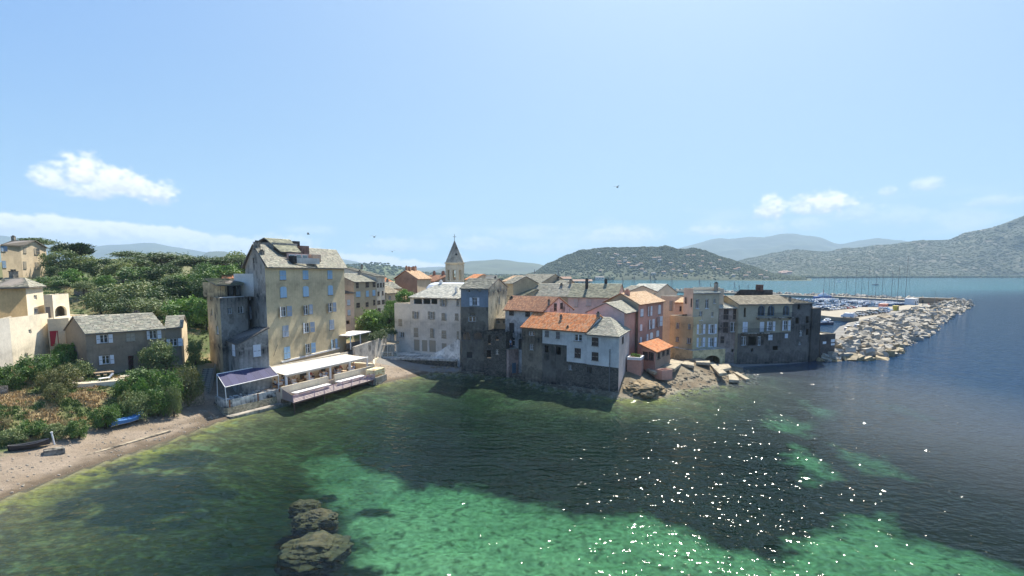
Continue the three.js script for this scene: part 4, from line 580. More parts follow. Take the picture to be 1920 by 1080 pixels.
building('M2', 'corner_house', 'white corner house with hipped grey slab roof rising from the water', { y0: -1.6, wall: whiteW, walls: { R: wallMat(0.62, 0.54, 0.50) }, zones: { F: [[null, null, null, 4.5, darkStone], [null, null, 4.5, null, whiteW]] }, roof: 'gable', rise: 2.5, hipR: 3.0, over: 0.35, cover: 'slate' });
building('P1', 'rose_house', 'long rose coloured house with white arched shutters and cream tile roof', { wall: rose, walls: { F: wallMat(0.33, 0.28, 0.20) }, roof: 'gableX', rise: 1.9, cover: 'cream', style: { shutter: M.white }, chimneys: [[0.9, 0.6, 1.1, 1.3]], chimneyMat: rose });
building('P2', 'pink_house', 'pink gabled house with a grey slab roof in front of the rose house', { wall: pinkW, walls: { R: rose }, roof: 'gableX', rise: 1.7, cover: 'slate' });
building('AN', 'annex', 'low terracotta annex with orange tile roof and brown windows', { y0: 0, eave: 6.0, wall: rose, walls: { R: wallMat(0.22, 0.18, 0.15) }, roof: 'shedL', rise: 0.9, cover: 'orange', style: { frame: M.brown, sill: M.brown } });
building('Y2low', 'ochre_house', 'ochre house with flat roof terrace left of the tall taupe house', { y0: -0.5, wall: ochre, parapet: 0.9 });
const Y2 = building('Y2', 'taupe_house', 'tall taupe house with white shutters standing over the arched boathouse', { y0: 0, wall: taupe, walls: { L: ochre }, roof: 'shedB', rise: 1.0, over: 0.2, cover: 'paleslate', style: { ...WS, swing: 0.12, sill: M.whiteFrame }, chimneys: [[0.86, 0.25, 0.7, 1.9]] });
building('Y2wing', 'stair_tower', 'peach coloured wing with roof terrace behind the taupe house', { wall: wallMat(0.56, 0.47, 0.36), parapet: 0.3, style: { door: M.brown } });
building('Y2arch', 'boathouse', 'pale yellow boathouse with a wide dark arch', { y0: -0.6, wall: wallMat(0.50, 0.42, 0.24, 'worn'), parapet: 0.25, category: 'boathouse' });
building('S1', 'narrow_house', 'narrow mauve brown house with dark shutters', { y0: -1, wall: wallMat(0.30, 0.24, 0.205, 'worn'), roof: 'shedB', rise: 1.9, cover: 'paleslate', style: { shutter: M.brown } });
const G1 = building('G1', 'balcony_house', 'grey green house with three arched windows and long balconies', { y0: -1, wall: taupe, zones: { F: [[null, null, null, 7.0, darkPlaster], [null, null, 7.0, null, wallMat(0.34, 0.31, 0.23)]] }, roof: 'gable', rise: 1.6, cover: 'warmslate', style: { ...WS, archFrame: M.paleBlue } });
building('D1', 'dark_house', 'dark grey weathered house next to the balcony house', { y0: -1, wall: wallMat(0.115, 0.105, 0.095, 'worn'), roof: 'shedB', rise: 1.3, cover: 'warmslate', chimneys: [[0.05, 0.1, 0.5, 1.3]] });
building('T1', 'corner_tower', 'blackened windowless stone tower at the end of the row', { y0: -1.2, wall: blackish, parapet: 0.4, category: 'tower' });
building('LB', 'harbour_hut', 'low dark block with white notice boards by the breakwater', { y0: 0, wall: wallMat(0.075, 0.06, 0.052, 'worn'), walls: { R: wallMat(0.42, 0.38, 0.32, 'worn') }, parapet: 0.3, category: 'hut' });
building('BR1', 'beige_house', 'plain beige house behind the blue house', { wall: wallMat(0.42, 0.36, 0.22), roof: 'gable', rise: 1.4, cover: 'greenslate' });
building('BR2', 'grey_roof_house', 'beige gabled house with smooth pale grey roof far behind the rust roof', { wall: beigeW, roof: 'gable', rise: 2.4, cover: 'slate' });
building('BR3', 'long_roof_house', 'low house with a long grey slab roof behind the rust roof', { wall: wallMat(0.40, 0.33, 0.25), roof: 'gable', rise: 2.8, cover: 'slate', chimneys: [[0.75, 0.4, 0.6, 0.8], [0.93, 0.5, 0.5, 1.2]] });
building('BR4', 'pink_house', 'pale pink house with shuttered windows and green grey slab roof', { wall: pinkW, roof: 'gable', rise: 2.8, cover: 'greenslate', style: { shutter: paint(0.5, 0.42, 0.38) }, chimneys: [[0.32, 0.3, 0.6, 2.4], [0.68, 0.5, 0.6, 1.2]], chimneyMat: blackish });
building('BR5', 'pale_roof_house', 'house with bright pale slab roof behind the rose house', { wall: cream, roof: 'gable', rise: 2.4, cover: 'paleslate' });
building('BR6', 'peach_house', 'peach house with one tall shuttered window behind the ochre terrace', { wall: wallMat(0.57, 0.45, 0.31), parapet: 0.5, style: { shutter: M.beige } });
building('BR7', 'orange_house', 'small orange house between peach house and taupe house', { wall: wallMat(0.50, 0.38, 0.29), roof: 'shedB', rise: 0.8, cover: 'cream' });
building('H1', 'grey_roof_house', 'grey roofed house behind the low house and leafy tree', { wall: beigeW, roof: 'gable', rise: 1.8, cover: 'slate', chimneys: [[0.7, 0.5, 0.6, 1.0]] });
building('H2', 'orange_roof_house', 'house with pale orange roof strip behind the blue house gable', { wall: wallMat(0.5, 0.4, 0.27), roof: 'gable', rise: 1.6, cover: 'cream' });
building('H3', 'grey_roof_house', 'grey roofed house behind the long slab roof, towards the bay', { wall: beigeW, roof: 'gable', rise: 1.7, cover: 'slate', chimneys: [[0.3, 0.5, 0.6, 1.0]] });
building('H4', 'flat_roof_house', 'flat roofed pale house between the grey roofs facing the bay', { wall: cream, parapet: 0.5 });
building('H5', 'cream_house', 'cream house with slab roof just behind the rose house gable', { wall: cream, roof: 'gable', rise: 1.6, cover: 'slate' });
building('H6', 'orange_roof_house', 'small orange roofed house behind the narrow mauve house', { wall: wallMat(0.55, 0.36, 0.24), roof: 'gable', rise: 1.2, cover: 'orange' });
building('H7', 'orange_roof_house', 'orange roofed house directly right of the church tower', { wall: cream, roof: 'gable', rise: 1.5, cover: 'orange' });
building('H8', 'beige_house', 'beige house with slab roof right of the blue house gable', { wall: wallMat(0.42, 0.36, 0.24), roof: 'gable', rise: 1.6, cover: 'slate' });
building('H9', 'brown_house', 'dark brown house with chimneys left of the church tower', { wall: wallMat(0.28, 0.21, 0.15), roof: 'gable', rise: 2.0, cover: 'rust', chimneys: [[0.2, 0.5, 0.8, 1.6], [0.7, 0.5, 1.0, 1.6]], chimneyMat: wallMat(0.28, 0.16, 0.11) });
building('H10', 'orange_roof_house', 'house with orange roof showing behind the slim white house', { wall: wallMat(0.5, 0.33, 0.22), roof: 'gable', rise: 1.4, cover: 'orange' });

// ---------- extra parts of the yellow house ----------
const TURN = 67.5 * D2R, YU = [Math.sin(22.5 * D2R), -Math.cos(22.5 * D2R)], YN = [Math.cos(22.5 * D2R), Math.sin(22.5 * D2R)];
const yard = (u, n, h) => [-38.82 + u * YU[0] + n * YN[0], h, -97 + u * YU[1] + n * YN[1]];   // metres along and out from the yellow front
const part = (name, mat, parent, f) => { const g = new Geo(); f(g); return mesh(name, g.build(), mat, parent); };
{ // raised attic with its own slab roof, sunk roof terrace and chimneys
  const r = Y1.root, at = (u, n, h) => { const p = yard(u, n, h); return [p[0] - Y1.base[0], p[1] - Y1.low, p[2] - Y1.base[2]]; };
  const box = (name, mat, u, n, h, w, hh, d) => { const m = part(name, mat, r, (g) => g.box(0, hh / 2, 0, w, hh, d)); m.position.set(...at(u, n, h)); m.rotation.y = TURN; return m; };
  box('attic', greyRender, 10.0, -6.6, 22.5, 5.8, 2.6, 3.6);
  const W = (u, n, h) => yard(u, n, h); roofSlab([[W(7.0, -3.2, 23.5), W(12.0, -3.2, 23.5), W(13.0, -6.5, 25.9), W(6.8, -6.5, 25.9)], [W(13.0, -9, 24.9), W(6.8, -9, 24.9), W(6.8, -6.5, 25.9), W(13.0, -6.5, 25.9)]], 'greenslate', r, Y1.base, 'attic_roof');
  box('attic_front', wallMat(0.60, 0.42, 0.36), 10.6, -2.7, 22.0, 5.2, 1.25, 0.3);
  for (let i = 0; i < 3; i++) { const w = box('window', M.whiteFrame, 8.9 + i * 1.6, -2.52, 22.25, 1.3, 0.85, 0.06); part('pane', M.glass, w, (g) => g.box(0, 0.43, 0.05, 1.1, 0.65, 0.02)); }
  box('terrace_parapet', offWhite, 11.8, -1.7, 21.5, 6.0, 1.0, 0.25); box('chimney', blackish, 8.4, -1.9, 21.6, 0.9, 1.2, 0.9); box('chimney', wallMat(0.20, 0.14, 0.12, 'worn'), 14.6, -5.2, 22.9, 2.2, 1.9, 1.2); box('chimney', blackish, 13.6, -6.0, 23.6, 1.5, 2.0, 1.0); box('terrace_parapet', wallMat(0.60, 0.42, 0.30), 14.6, -2.8, 21.9, 2.2, 1.3, 1.6);
  { const q = Y1.cor, m = part('plinth', M.white, r, (g) => g.box(0, 0.14, 0.1, 19.6, 0.28, 0.22)); m.position.set((q[0][0] + q[1][0]) / 2 - Y1.base[0], 5.15 - Y1.low, (q[0][1] + q[1][1]) / 2 - Y1.base[2]); m.rotation.y = Math.atan2(-(q[1][1] - q[0][1]), q[1][0] - q[0][0]); }
  const cable = part('lamp_bracket', M.iron, r, (g) => { g.bar([0, 0, 0], [0.9, 1.8, 0.12], 0.025, 5); }); cable.position.set(...at(0.9, 0.12, 6.6)); cable.rotation.y = TURN;
}
{ // loggia on the grey annex
  const r = Y1x.root, c = Y1x.cor, b = Y1x.base, lowY = Y1x.low, ang = Math.atan2(-(c[1][1] - c[0][1]), c[1][0] - c[0][0]), mid = (s, t) => { const f = [lerp(c[0][0], c[1][0], s), lerp(c[0][1], c[1][1], s)], k = [lerp(c[3][0], c[2][0], s), lerp(c[3][1], c[2][1], s)]; return [lerp(f[0], k[0], t), lerp(f[1], k[1], t)]; };
  const box = (name, mat, s, t, h, w, hh, d) => { const p = mid(s, t), m = part(name, mat, r, (g) => g.box(0, hh / 2, 0, w, hh, d)); m.position.set(p[0] - b[0], h - lowY, p[1] - b[2]); m.rotation.y = ang; return m; };
  box('loggia_wall', wallMat(0.62, 0.6, 0.56), 0.92, 0.35, 16, 0.5, 3.8, 4.2); box('loggia_wall', wallMat(0.42, 0.35, 0.22, 'worn'), 0.06, 0.5, 16, 0.4, 2.4, 4.6); box('loggia_back', darkPlaster, 0.48, 0.62, 16, 4.6, 2.3, 0.3);
  for (let i = 0; i < 3; i++) { const w = box('window', M.darkDoor, 0.25 + i * 0.22, 0.36, 16.1, 1.15, 1.9, 0.08); part('pane', M.glass, w, (g) => g.box(0, 1, 0.06, 0.95, 1.6, 0.02)); }
  const P = (s, t, h) => { const q = mid(s, t); return [q[0], h, q[1]]; };
  roofSlab([[P(-0.04, 0.12, 18.0), P(0.88, 0.12, 18.0), P(0.88, 0.95, 19.0), P(-0.04, 0.95, 19.0)]], 'greenslate', r, b, 'loggia_roof'); box('railing', M.white, 0.45, 0.06, 16.02, 5.0, 0.12, 0.12);
}
// ---------- restaurant terrace by the water ----------
const FLOOR = 1.9;
{
  const t = thing('restaurant_terrace', 'cream terrace with low walls at the foot of the yellow house', 'terrace', yard(0, 0, 0), null, TURN), tw = wallMat(0.60, 0.54, 0.42), bx = (name, mat, u0, u1, h0, h1, n0, n1) => part(name, mat, t, (g) => g.box((u0 + u1) / 2, (h0 + h1) / 2, (n0 + n1) / 2, u1 - u0, h1 - h0, n1 - n0));
  bx('floor', wallMat(0.40, 0.32, 0.25, 'worn'), -3.6, 20.4, -0.6, FLOOR, -2.0, 5.5); bx('low_wall', tw, -3.6, 7.2, 0.9, 2.75, 5.5, 5.75); bx('low_wall', tw, 8.8, 19.6, 0.9, 2.75, 5.5, 5.75); bx('back_wall', wallMat(0.66, 0.60, 0.50), -1.2, 19.6, FLOOR, 5.1, 0.16, 0.34);
  for (const u of [2.2, 6.5, 11.5, 15.8]) { const d = bx('doorway', M.darkDoor, u, u + 1.5, FLOOR, 4.1, 0.342, 0.40); part('pane', M.glass, d, (g) => g.box(u + 0.75, 3.1, 0.42, 1.2, 1.8, 0.02)); }
  bx('side_wall', tw, 19.6, 20.4, 0.5, 3.1, 0.5, 5.6);
  const c = thing('canopy', 'long cream canopy on white posts over the diners', 'canopy', yard(0, 0, 0), null, TURN), cloth = new THREE.MeshPhysicalMaterial({ color: lin(0.62, 0.56, 0.45), roughness: 0.9, transmission: 0.25, thickness: 0, side: THREE.DoubleSide });
  const bk = (u) => [u, 5.0, 0.4 - 0.07 * Math.max(0, u)], fr = (u) => [lerp(-1.9, 19.9, (u + 1) / 19.6), 4.28, lerp(5.0, 4.6, (u + 1) / 19.6)];
  for (let i = 0; i < 2; i++) { const a = -1 + i * 9.85, b = a + 9.75; part('canopy_sheet', cloth, c, (g) => { for (let k = 0; k < 6; k++) { const s0 = k / 6, s1 = (k + 1) / 6, sag = (s) => -0.12 * Math.sin(s * Math.PI), p = (u, s) => { const q = lerp3(bk(u), fr(u), s); q[1] += sag(s); return q; }; g.quad(p(a, s0), p(b, s0), p(b, s1), p(a, s1)); } }); }
  part('front_beam', M.white, c, (g) => { const a = fr(-1), b = fr(18.6); g.bar(a, b, 0.1, 6); }); part('valance', cloth, c, (g) => { const a = fr(-1), b = fr(18.6); g.quad([a[0], a[1], a[2] + 0.12], [b[0], b[1], b[2] + 0.12], [b[0], b[1] - 0.3, b[2] + 0.12], [a[0], a[1] - 0.3, a[2] + 0.12]); });
  for (const u of [-1.5, 3.6, 8.9, 14.2, 19.4]) part('post', M.white, c, (g) => g.box(u, (FLOOR + 4.2) / 2, 4.75, 0.28, 4.2 - FLOOR, 0.28));
  for (const u of [3.6, 8.9, 14.2]) part('rafter', M.white, c, (g) => g.bar([u, 4.8, 0.5], [u, 4.12, 4.7], 0.06, 5));
  // steel deck over the water with a pink rail
  const d = thing('steel_deck', 'steel deck on posts with pink slatted railing over the water', 'deck', yard(0, 0, 0), null, TURN), pinkM = paint(0.50, 0.30, 0.36, 0.6), rust = paint(0.16, 0.075, 0.055, 0.8);
  const e0 = [-5.2, 9.4], e1 = [16.4, 8.7], edge = (s) => [lerp(e0[0], e1[0], s), lerp(e0[1], e1[1], s)];
  for (let i = 0; i < 9; i++) part('deck_plank', paint(0.36, 0.30, 0.27, 0.8), d, (g) => { const f0 = i / 9, f1 = (i + 0.94) / 9, P = (s, f, h) => { const q = edge(s), n = lerp(5.78, q[1], f), u = lerp(lerp(-3.6, 19, s), q[0], f); return [u, h, n]; }; g.quad(P(0, f0, 1.0), P(1, f0, 1.0), P(1, f1, 1.0), P(0, f1, 1.0)); g.quad(P(0, f1, 0.93), P(1, f1, 0.93), P(1, f1, 1.0), P(0, f1, 1.0)); g.quad(P(0, f1, 0.93), P(1, f1, 0.93), P(1, f0, 0.93), P(0, f0, 0.93)); });
  for (let k = 0; k < 5; k++) part('rail', pinkM, d, (g) => { const a = edge(0), b = edge(1), h = 1.12 + k * 0.2, A = [a[0], h, a[1]], B = [b[0], h, b[1]]; const hh = 0.085; g.quad([A[0], h, A[2]], [B[0], h, B[2]], [B[0], h + hh, B[2]], [A[0], h + hh, A[2]]); g.quad([A[0], h + hh, A[2]], [B[0], h + hh, B[2]], [B[0], h + hh, B[2] - 0.05], [A[0], h + hh, A[2] - 0.05]); });
  for (let k = 0; k <= 9; k++) part('rail_post', pinkM, d, (g) => { const q = edge(k / 9); g.box(q[0], 1.55, q[1] - 0.06, 0.08, 1.1, 0.08); });
  part('side_panel', paint(0.32, 0.24, 0.22), d, (g) => { g.quad([-3.6, 0.95, 5.8], [-5.2, 0.95, 9.4], [-5.2, 1.95, 9.4], [-3.6, 2.5, 5.8]); });
  part('edge_beam', rust, d, (g) => { const a = edge(0), b = edge(1); g.bar([a[0], 0.82, a[1] - 0.1], [b[0], 0.82, b[1] - 0.1], 0.11, 6); });
  for (const s of [0.02, 0.34, 0.66, 0.97]) { const q = edge(s); part('support_post', rust, d, (g) => g.bar([q[0], -1.8, q[1] - 0.25], [q[0], 0.9, q[1] - 0.25], 0.1, 6)); part('joist', rust, d, (g) => g.bar([q[0], 0.82, q[1] - 0.2], [lerp(q[0], lerp(-3.6, 19, s), 1), 0.82, 5.7], 0.08, 5)); }
  for (const [a, b] of [[-2.0, 6.2], [8.4, 15.6]]) { const bn = thing('bench', `long white bench on the steel deck, ${a < 0 ? 'nearer the dark awning' : 'nearer the rust stained tank'}`, 'bench', yard(0, 0, 0), 'white benches on the steel deck', TURN); part('seat', M.white, bn, (g) => g.box((a + b) / 2, 1.62, 6.6, b - a, 0.12, 1.0)); for (const u of [a + 0.5, (a + b) / 2, b - 0.5]) part('leg', M.white, bn, (g) => g.box(u, 1.28, 6.6, 0.12, 0.56, 0.8)); }
  // terrace with the dark awning
  const at = thing('awning_terrace', 'small white walled terrace on a stained stone base by the beach', 'terrace', yard(0, 0, 0), null, TURN), wl = (name, mat, a, b, h0, h1, th = 0.3) => part(name, mat, at, (g) => { const dx = b[0] - a[0], dz = b[1] - a[1], L = Math.hypot(dx, dz); g.box((a[0] + b[0]) / 2, (h0 + h1) / 2, (a[1] + b[1]) / 2, L, h1 - h0, th, Math.atan2(-dz, dx)); });
  const floorShape = new THREE.Shape([[-12.2, -3.8], [-2.6, -4.4], [-2.0, 0.4], [-10.6, 0.4]].map(([a, b]) => new THREE.Vector2(a, b))), fg = new THREE.ExtrudeGeometry(floorShape, { depth: 0.2, bevelEnabled: false }); fg.rotateX(-Math.PI / 2); fg.translate(0, 1.15, 0); mesh('floor', fg, paint(0.10, 0.09, 0.085, 0.8), at);
  wl('parapet', wallMat(0.64, 0.63, 0.60, 'worn'), [-12.3, 3.9], [-2.4, 4.5], 1.2, 2.25); wl('parapet', wallMat(0.64, 0.63, 0.60, 'worn'), [-10.7, 0.2], [-12.3, 3.7], 1.2, 2.35); wl('stone_base', wallMat(0.40, 0.35, 0.24, 'rubble'), [-12.4, 3.96], [-2.3, 4.58], -0.9, 1.2, 0.5); wl('stone_base', wallMat(0.34, 0.30, 0.23, 'rubble'), [-10.7, 0.2], [-12.35, 3.7], -0.9, 1.2, 0.5); wl('footing', M.concrete, [-13.0, 4.9], [-2.2, 5.5], -0.9, 0.22, 1.3); wl('back_wall', wallMat(0.55, 0.54, 0.52, 'worn'), [-6.0, 0.3], [-1.0, 1.4], 1.2, 4.6, 0.2);
  for (const u of [-11.9, -7.0, -2.9]) part('rust_streak', paint(0.28, 0.11, 0.04, 0.9), at, (g) => g.box(u, 1.55, 4.11 + (u + 12.3) * 0.06, 0.22, 1.5, 0.03, -0.06));
  const aw = thing('blue_awning', 'dark blue striped awning over the small white terrace', 'awning', yard(0, 0, 0), null, TURN), A = [-10.4, 5.45, 0.3], B = [-0.6, 5.45, 0.5], C = [-2.0, 4.2, 3.7], D_ = [-12.6, 4.2, 4.2], navy = [paint(0.028, 0.028, 0.080, 0.85), paint(0.035, 0.035, 0.095, 0.85)];
  for (let k = 0; k < 7; k++) part('awning_panel', navy[k % 2], aw, (g) => { const a = k / 7, b = (k + 0.985) / 7; for (let j = 0; j < 4; j++) { const P = (s, t) => { const q = lerp3(lerp3(A, B, s), lerp3(D_, C, s), t); q[1] -= 0.1 * Math.sin(t * Math.PI); return q; }; g.quad(P(a, j / 4), P(b, j / 4), P(b, (j + 1) / 4), P(a, (j + 1) / 4)); } });
  part('top_rail', M.white, aw, (g) => g.bar(A, B, 0.08, 6)); part('front_rail', M.white, aw, (g) => g.bar(D_, C, 0.06, 6)); for (const [a, b] of [[A, [-10.6, 1.3, 0.4]], [D_, [-12.2, 1.3, 3.9]], [C, [-2.6, 1.3, 4.2]]]) part('post', M.white, aw, (g) => g.bar(a, b, 0.07, 6)); part('arm', M.white, aw, (g) => { g.bar(A, D_, 0.05, 5); g.bar(B, C, 0.05, 5); });
  // rust stained tank beside the deck
  const tank = thing('water_tank', 'rust stained cream tank beside the deck', 'tank', yard(17.9, 7.6, 1.0), null, TURN + 0.12), rustTex = texture(256, (u, v) => { const n = fbm(u * 6, v * 6, 5, 6), m = smooth(0.48, 0.62, n); return mix3([0.72, 0.62, 0.36], [0.50, 0.22, 0.05], m * 0.8); }, { srgb: true });
  mesh('body', new THREE.BoxGeometry(3.6, 1.35, 1.9).translate(0, 0.9, 0), new THREE.MeshStandardMaterial({ map: rustTex, roughness: 0.8 }), tank); part('hatch', paint(0.25, 0.22, 0.17), tank, (g) => g.box(-0.9, 1.6, 0.1, 0.7, 0.05, 0.6)); part('plinth', M.concrete, tank, (g) => g.box(0, -0.6, 0, 4.2, 1.7, 2.4));
}
// ---------- tables, chairs ----------
function table(name, label, pos, r, clothMat, legMat, group, turn) {
  const t = thing(name, label, 'table', pos, group, turn);
  if (clothMat) { const g = new Geo(), n = 18; for (let i = 0; i < n; i++) { const a = i / n * 6.2832, b = (i + 1) / n * 6.2832, ra = r * (1.04 + 0.05 * Math.sin(a * 4)), rb = r * (1.04 + 0.05 * Math.sin(b * 4)), sq = (q) => Math.min(1.25, 1 / Math.max(Math.abs(Math.cos(q)), Math.abs(Math.sin(q)))), P = (q, R, y) => [R * sq(q) * Math.cos(q), y, R * sq(q) * Math.sin(q)]; g.tri([0, 0.76, 0], P(b, r, 0.76), P(a, r, 0.76)); g.quad(P(a, r, 0.76), P(b, r, 0.76), P(b, rb, 0.42), P(a, ra, 0.42)); } mesh('tablecloth_top', g.build(), clothMat, t); }
  else mesh('table_top', new THREE.CylinderGeometry(r, r, 0.05, 20).translate(0, 0.74, 0), legMat, t);
  part('pedestal', legMat, t, (g) => { g.bar([0, 0.04, 0], [0, 0.72, 0], 0.04, 6); g.box(0, 0.03, 0, 0.5, 0.05, 0.08); g.box(0, 0.03, 0, 0.08, 0.05, 0.5); }); return t;
}
function chair(name, label, pos, turn, mat, seatMat, group) {
  const c = thing(name, label, 'chair', pos, group, turn);
  part('seat', seatMat, c, (g) => g.box(0, 0.45, 0, 0.44, 0.05, 0.44)); part('backrest', seatMat, c, (g) => { g.box(0, 0.76, -0.22, 0.42, 0.24, 0.035); g.box(-0.2, 0.62, -0.22, 0.035, 0.34, 0.035); g.box(0.2, 0.62, -0.22, 0.035, 0.34, 0.035); });
  for (const [x, z] of [[-0.19, -0.19], [0.19, -0.19], [-0.19, 0.19], [0.19, 0.19]]) part('leg', mat, c, (g) => g.bar([x, 0, z], [x, 0.44, z], 0.02, 5)); return c;
}
// ---------- people: one continuous skin each, clothes and hair over it ----------
function field(bones, res, size, center, inflate = 0) {
  const mc = new MarchingCubes(res, new THREE.MeshBasicMaterial(), false, false, 60000), h = res / 2; mc.isolation = 0;
  for (let k = 0; k < res; k++) for (let j = 0; j < res; j++) for (let i = 0; i < res; i++) {
    const x = center[0] + (i - h) / h * size, y = center[1] + (j - h) / h * size, z = center[2] + (k - h) / h * size; let d = 1e3, s = 0; const kk = 26;
    for (const [a, b, ra, rb] of bones) { const vx = b[0] - a[0], vy = b[1] - a[1], vz = b[2] - a[2], L = vx * vx + vy * vy + vz * vz || 1e-9, t = clamp(((x - a[0]) * vx + (y - a[1]) * vy + (z - a[2]) * vz) / L), q = Math.hypot(x - a[0] - vx * t, y - a[1] - vy * t, z - a[2] - vz * t) - lerp(ra, rb, t) - inflate; s += Math.exp(-kk * q); d = Math.min(d, q); }
    mc.field[i + j * res + k * res * res] = d > 0.2 ? -d : Math.log(s) / kk;
  }
  mc.update(); const n = mc.count, p = new Float32Array(n * 3); for (let i = 0; i < n; i++) { p[i * 3] = center[0] + mc.positionArray[i * 3] * size; p[i * 3 + 1] = center[1] + mc.positionArray[i * 3 + 1] * size; p[i * 3 + 2] = center[2] + mc.positionArray[i * 3 + 2] * size; }
  const g = new THREE.BufferGeometry(); g.setAttribute('position', new THREE.BufferAttribute(p, 3)); g.setAttribute('normal', new THREE.BufferAttribute(mc.normalArray.slice(0, n * 3), 3)); return g;
}
function posed(seated) {
  const hip = seated ? 0.52 : 0.93, up = hip + 0.5, head = up + 0.30, lean = seated ? 0.06 : 0;
  const torso = [[[0, hip, 0], [0, hip + 0.22, lean * 0.5], 0.125, 0.12], [[0, hip + 0.22, lean * 0.5], [0, up, lean], 0.12, 0.13], [[-0.14, up - 0.03, lean], [0.14, up - 0.03, lean], 0.075, 0.075]];
  const limbs = [], arms = [], hands = [];
  for (const s of [-1, 1]) {
    const knee = seated ? [s * 0.12, 0.5, 0.44] : [s * 0.10, 0.50, s * 0.05], foot = seated ? [s * 0.13, 0.09, 0.46] : [s * 0.11, 0.09, s * 0.10 - 0.02];
    limbs.push([[s * 0.09, hip, 0], knee, 0.09, 0.062], [knee, foot, 0.06, 0.042]); hands.push([foot, [foot[0], 0.035, foot[2] + 0.15], 0.042, 0.034]);
    const sh = [s * 0.19, up - 0.04, lean], el = seated ? [s * 0.25, up - 0.30, 0.14] : [s * 0.25, up - 0.33, -0.03], wr = seated ? [s * 0.14, up - 0.26, 0.38] : [s * 0.25, up - 0.58, 0.07];
    arms.push([sh, el, 0.052, 0.042]); limbs.length; hands.push([el, wr, 0.04, 0.027]);
    const dir = seated ? [-s * 0.3, -0.1, 0.95] : [0, -1, 0.15], across = seated ? [s * 0.95, 0, 0.3] : [0, 0, 1], P = (l, o, dn = 0) => [wr[0] + dir[0] * l + across[0] * o, wr[1] + dir[1] * l + across[1] * o - dn, wr[2] + dir[2] * l + across[2] * o];
    hands.push([wr, P(0.08, 0), 0.03, 0.034]); for (let f = 0; f < 4; f++) { const o = -0.03 + f * 0.02, len = [0.065, 0.08, 0.075, 0.055][f]; hands.push([P(0.085, o), P(0.085 + len * 0.6, o), 0.0095, 0.009], [P(0.085 + len * 0.6, o), P(0.085 + len, o, 0.015), 0.009, 0.008]); } hands.push([P(0.03, 0.03), P(0.075, 0.062), 0.011, 0.009]);
  }
  const H = [[[0, up, lean], [0, head - 0.12, lean + 0.02], 0.055, 0.05], [[0, head + 0.02, lean + 0.01], [0, head - 0.06, lean + 0.035], 0.095, 0.07], [[0, head - 0.01, lean + 0.1], [0, head - 0.035, lean + 0.125], 0.014, 0.018], [[-0.095, head, lean], [-0.1, head - 0.03, lean], 0.02, 0.016], [[0.095, head, lean], [0.1, head - 0.03, lean], 0.02, 0.016]];
  const all = [...torso, ...limbs, ...arms, ...hands, ...H], cy = seated ? 0.68 : 0.9, size = seated ? 0.76 : 0.98;
  return { body: field(all, 88, size, [0, cy, 0.1]), shirt: field([...torso, ...arms], 44, size, [0, cy, 0.1], 0.014), trousers: field([torso[0], ...limbs], 44, size, [0, cy, 0.1], 0.013), hair: field([[[0, head + 0.04, lean - 0.02], [0, head + 0.01, lean - 0.035], 0.1, 0.095]], 40, 0.3, [0, head, lean], 0.006), head, lean };
}
const POSE = { seated: posed(true), standing: posed(false) };
const SKIN = paint(0.50, 0.30, 0.21, 0.6), HAIR = [paint(0.03, 0.02, 0.015, 0.7), paint(0.12, 0.07, 0.035, 0.7), paint(0.30, 0.28, 0.26, 0.7)];
function person(label, pose, pos, turn, shirt, trousers, hair, group) {
  const p = thing('person', label, 'person', pos, group, turn), q = POSE[pose]; mesh('body', q.body, SKIN, p); mesh('shirt', q.shirt, shirt, p); mesh('trousers', q.trousers, trousers, p); mesh('hair', q.hair, hair, p);
  part('eyes', HAIR[0], p, (g) => { g.box(-0.033, q.head, q.lean + 0.105, 0.02, 0.012, 0.01); g.box(0.033, q.head, q.lean + 0.105, 0.02, 0.012, 0.01); }); return p;
}
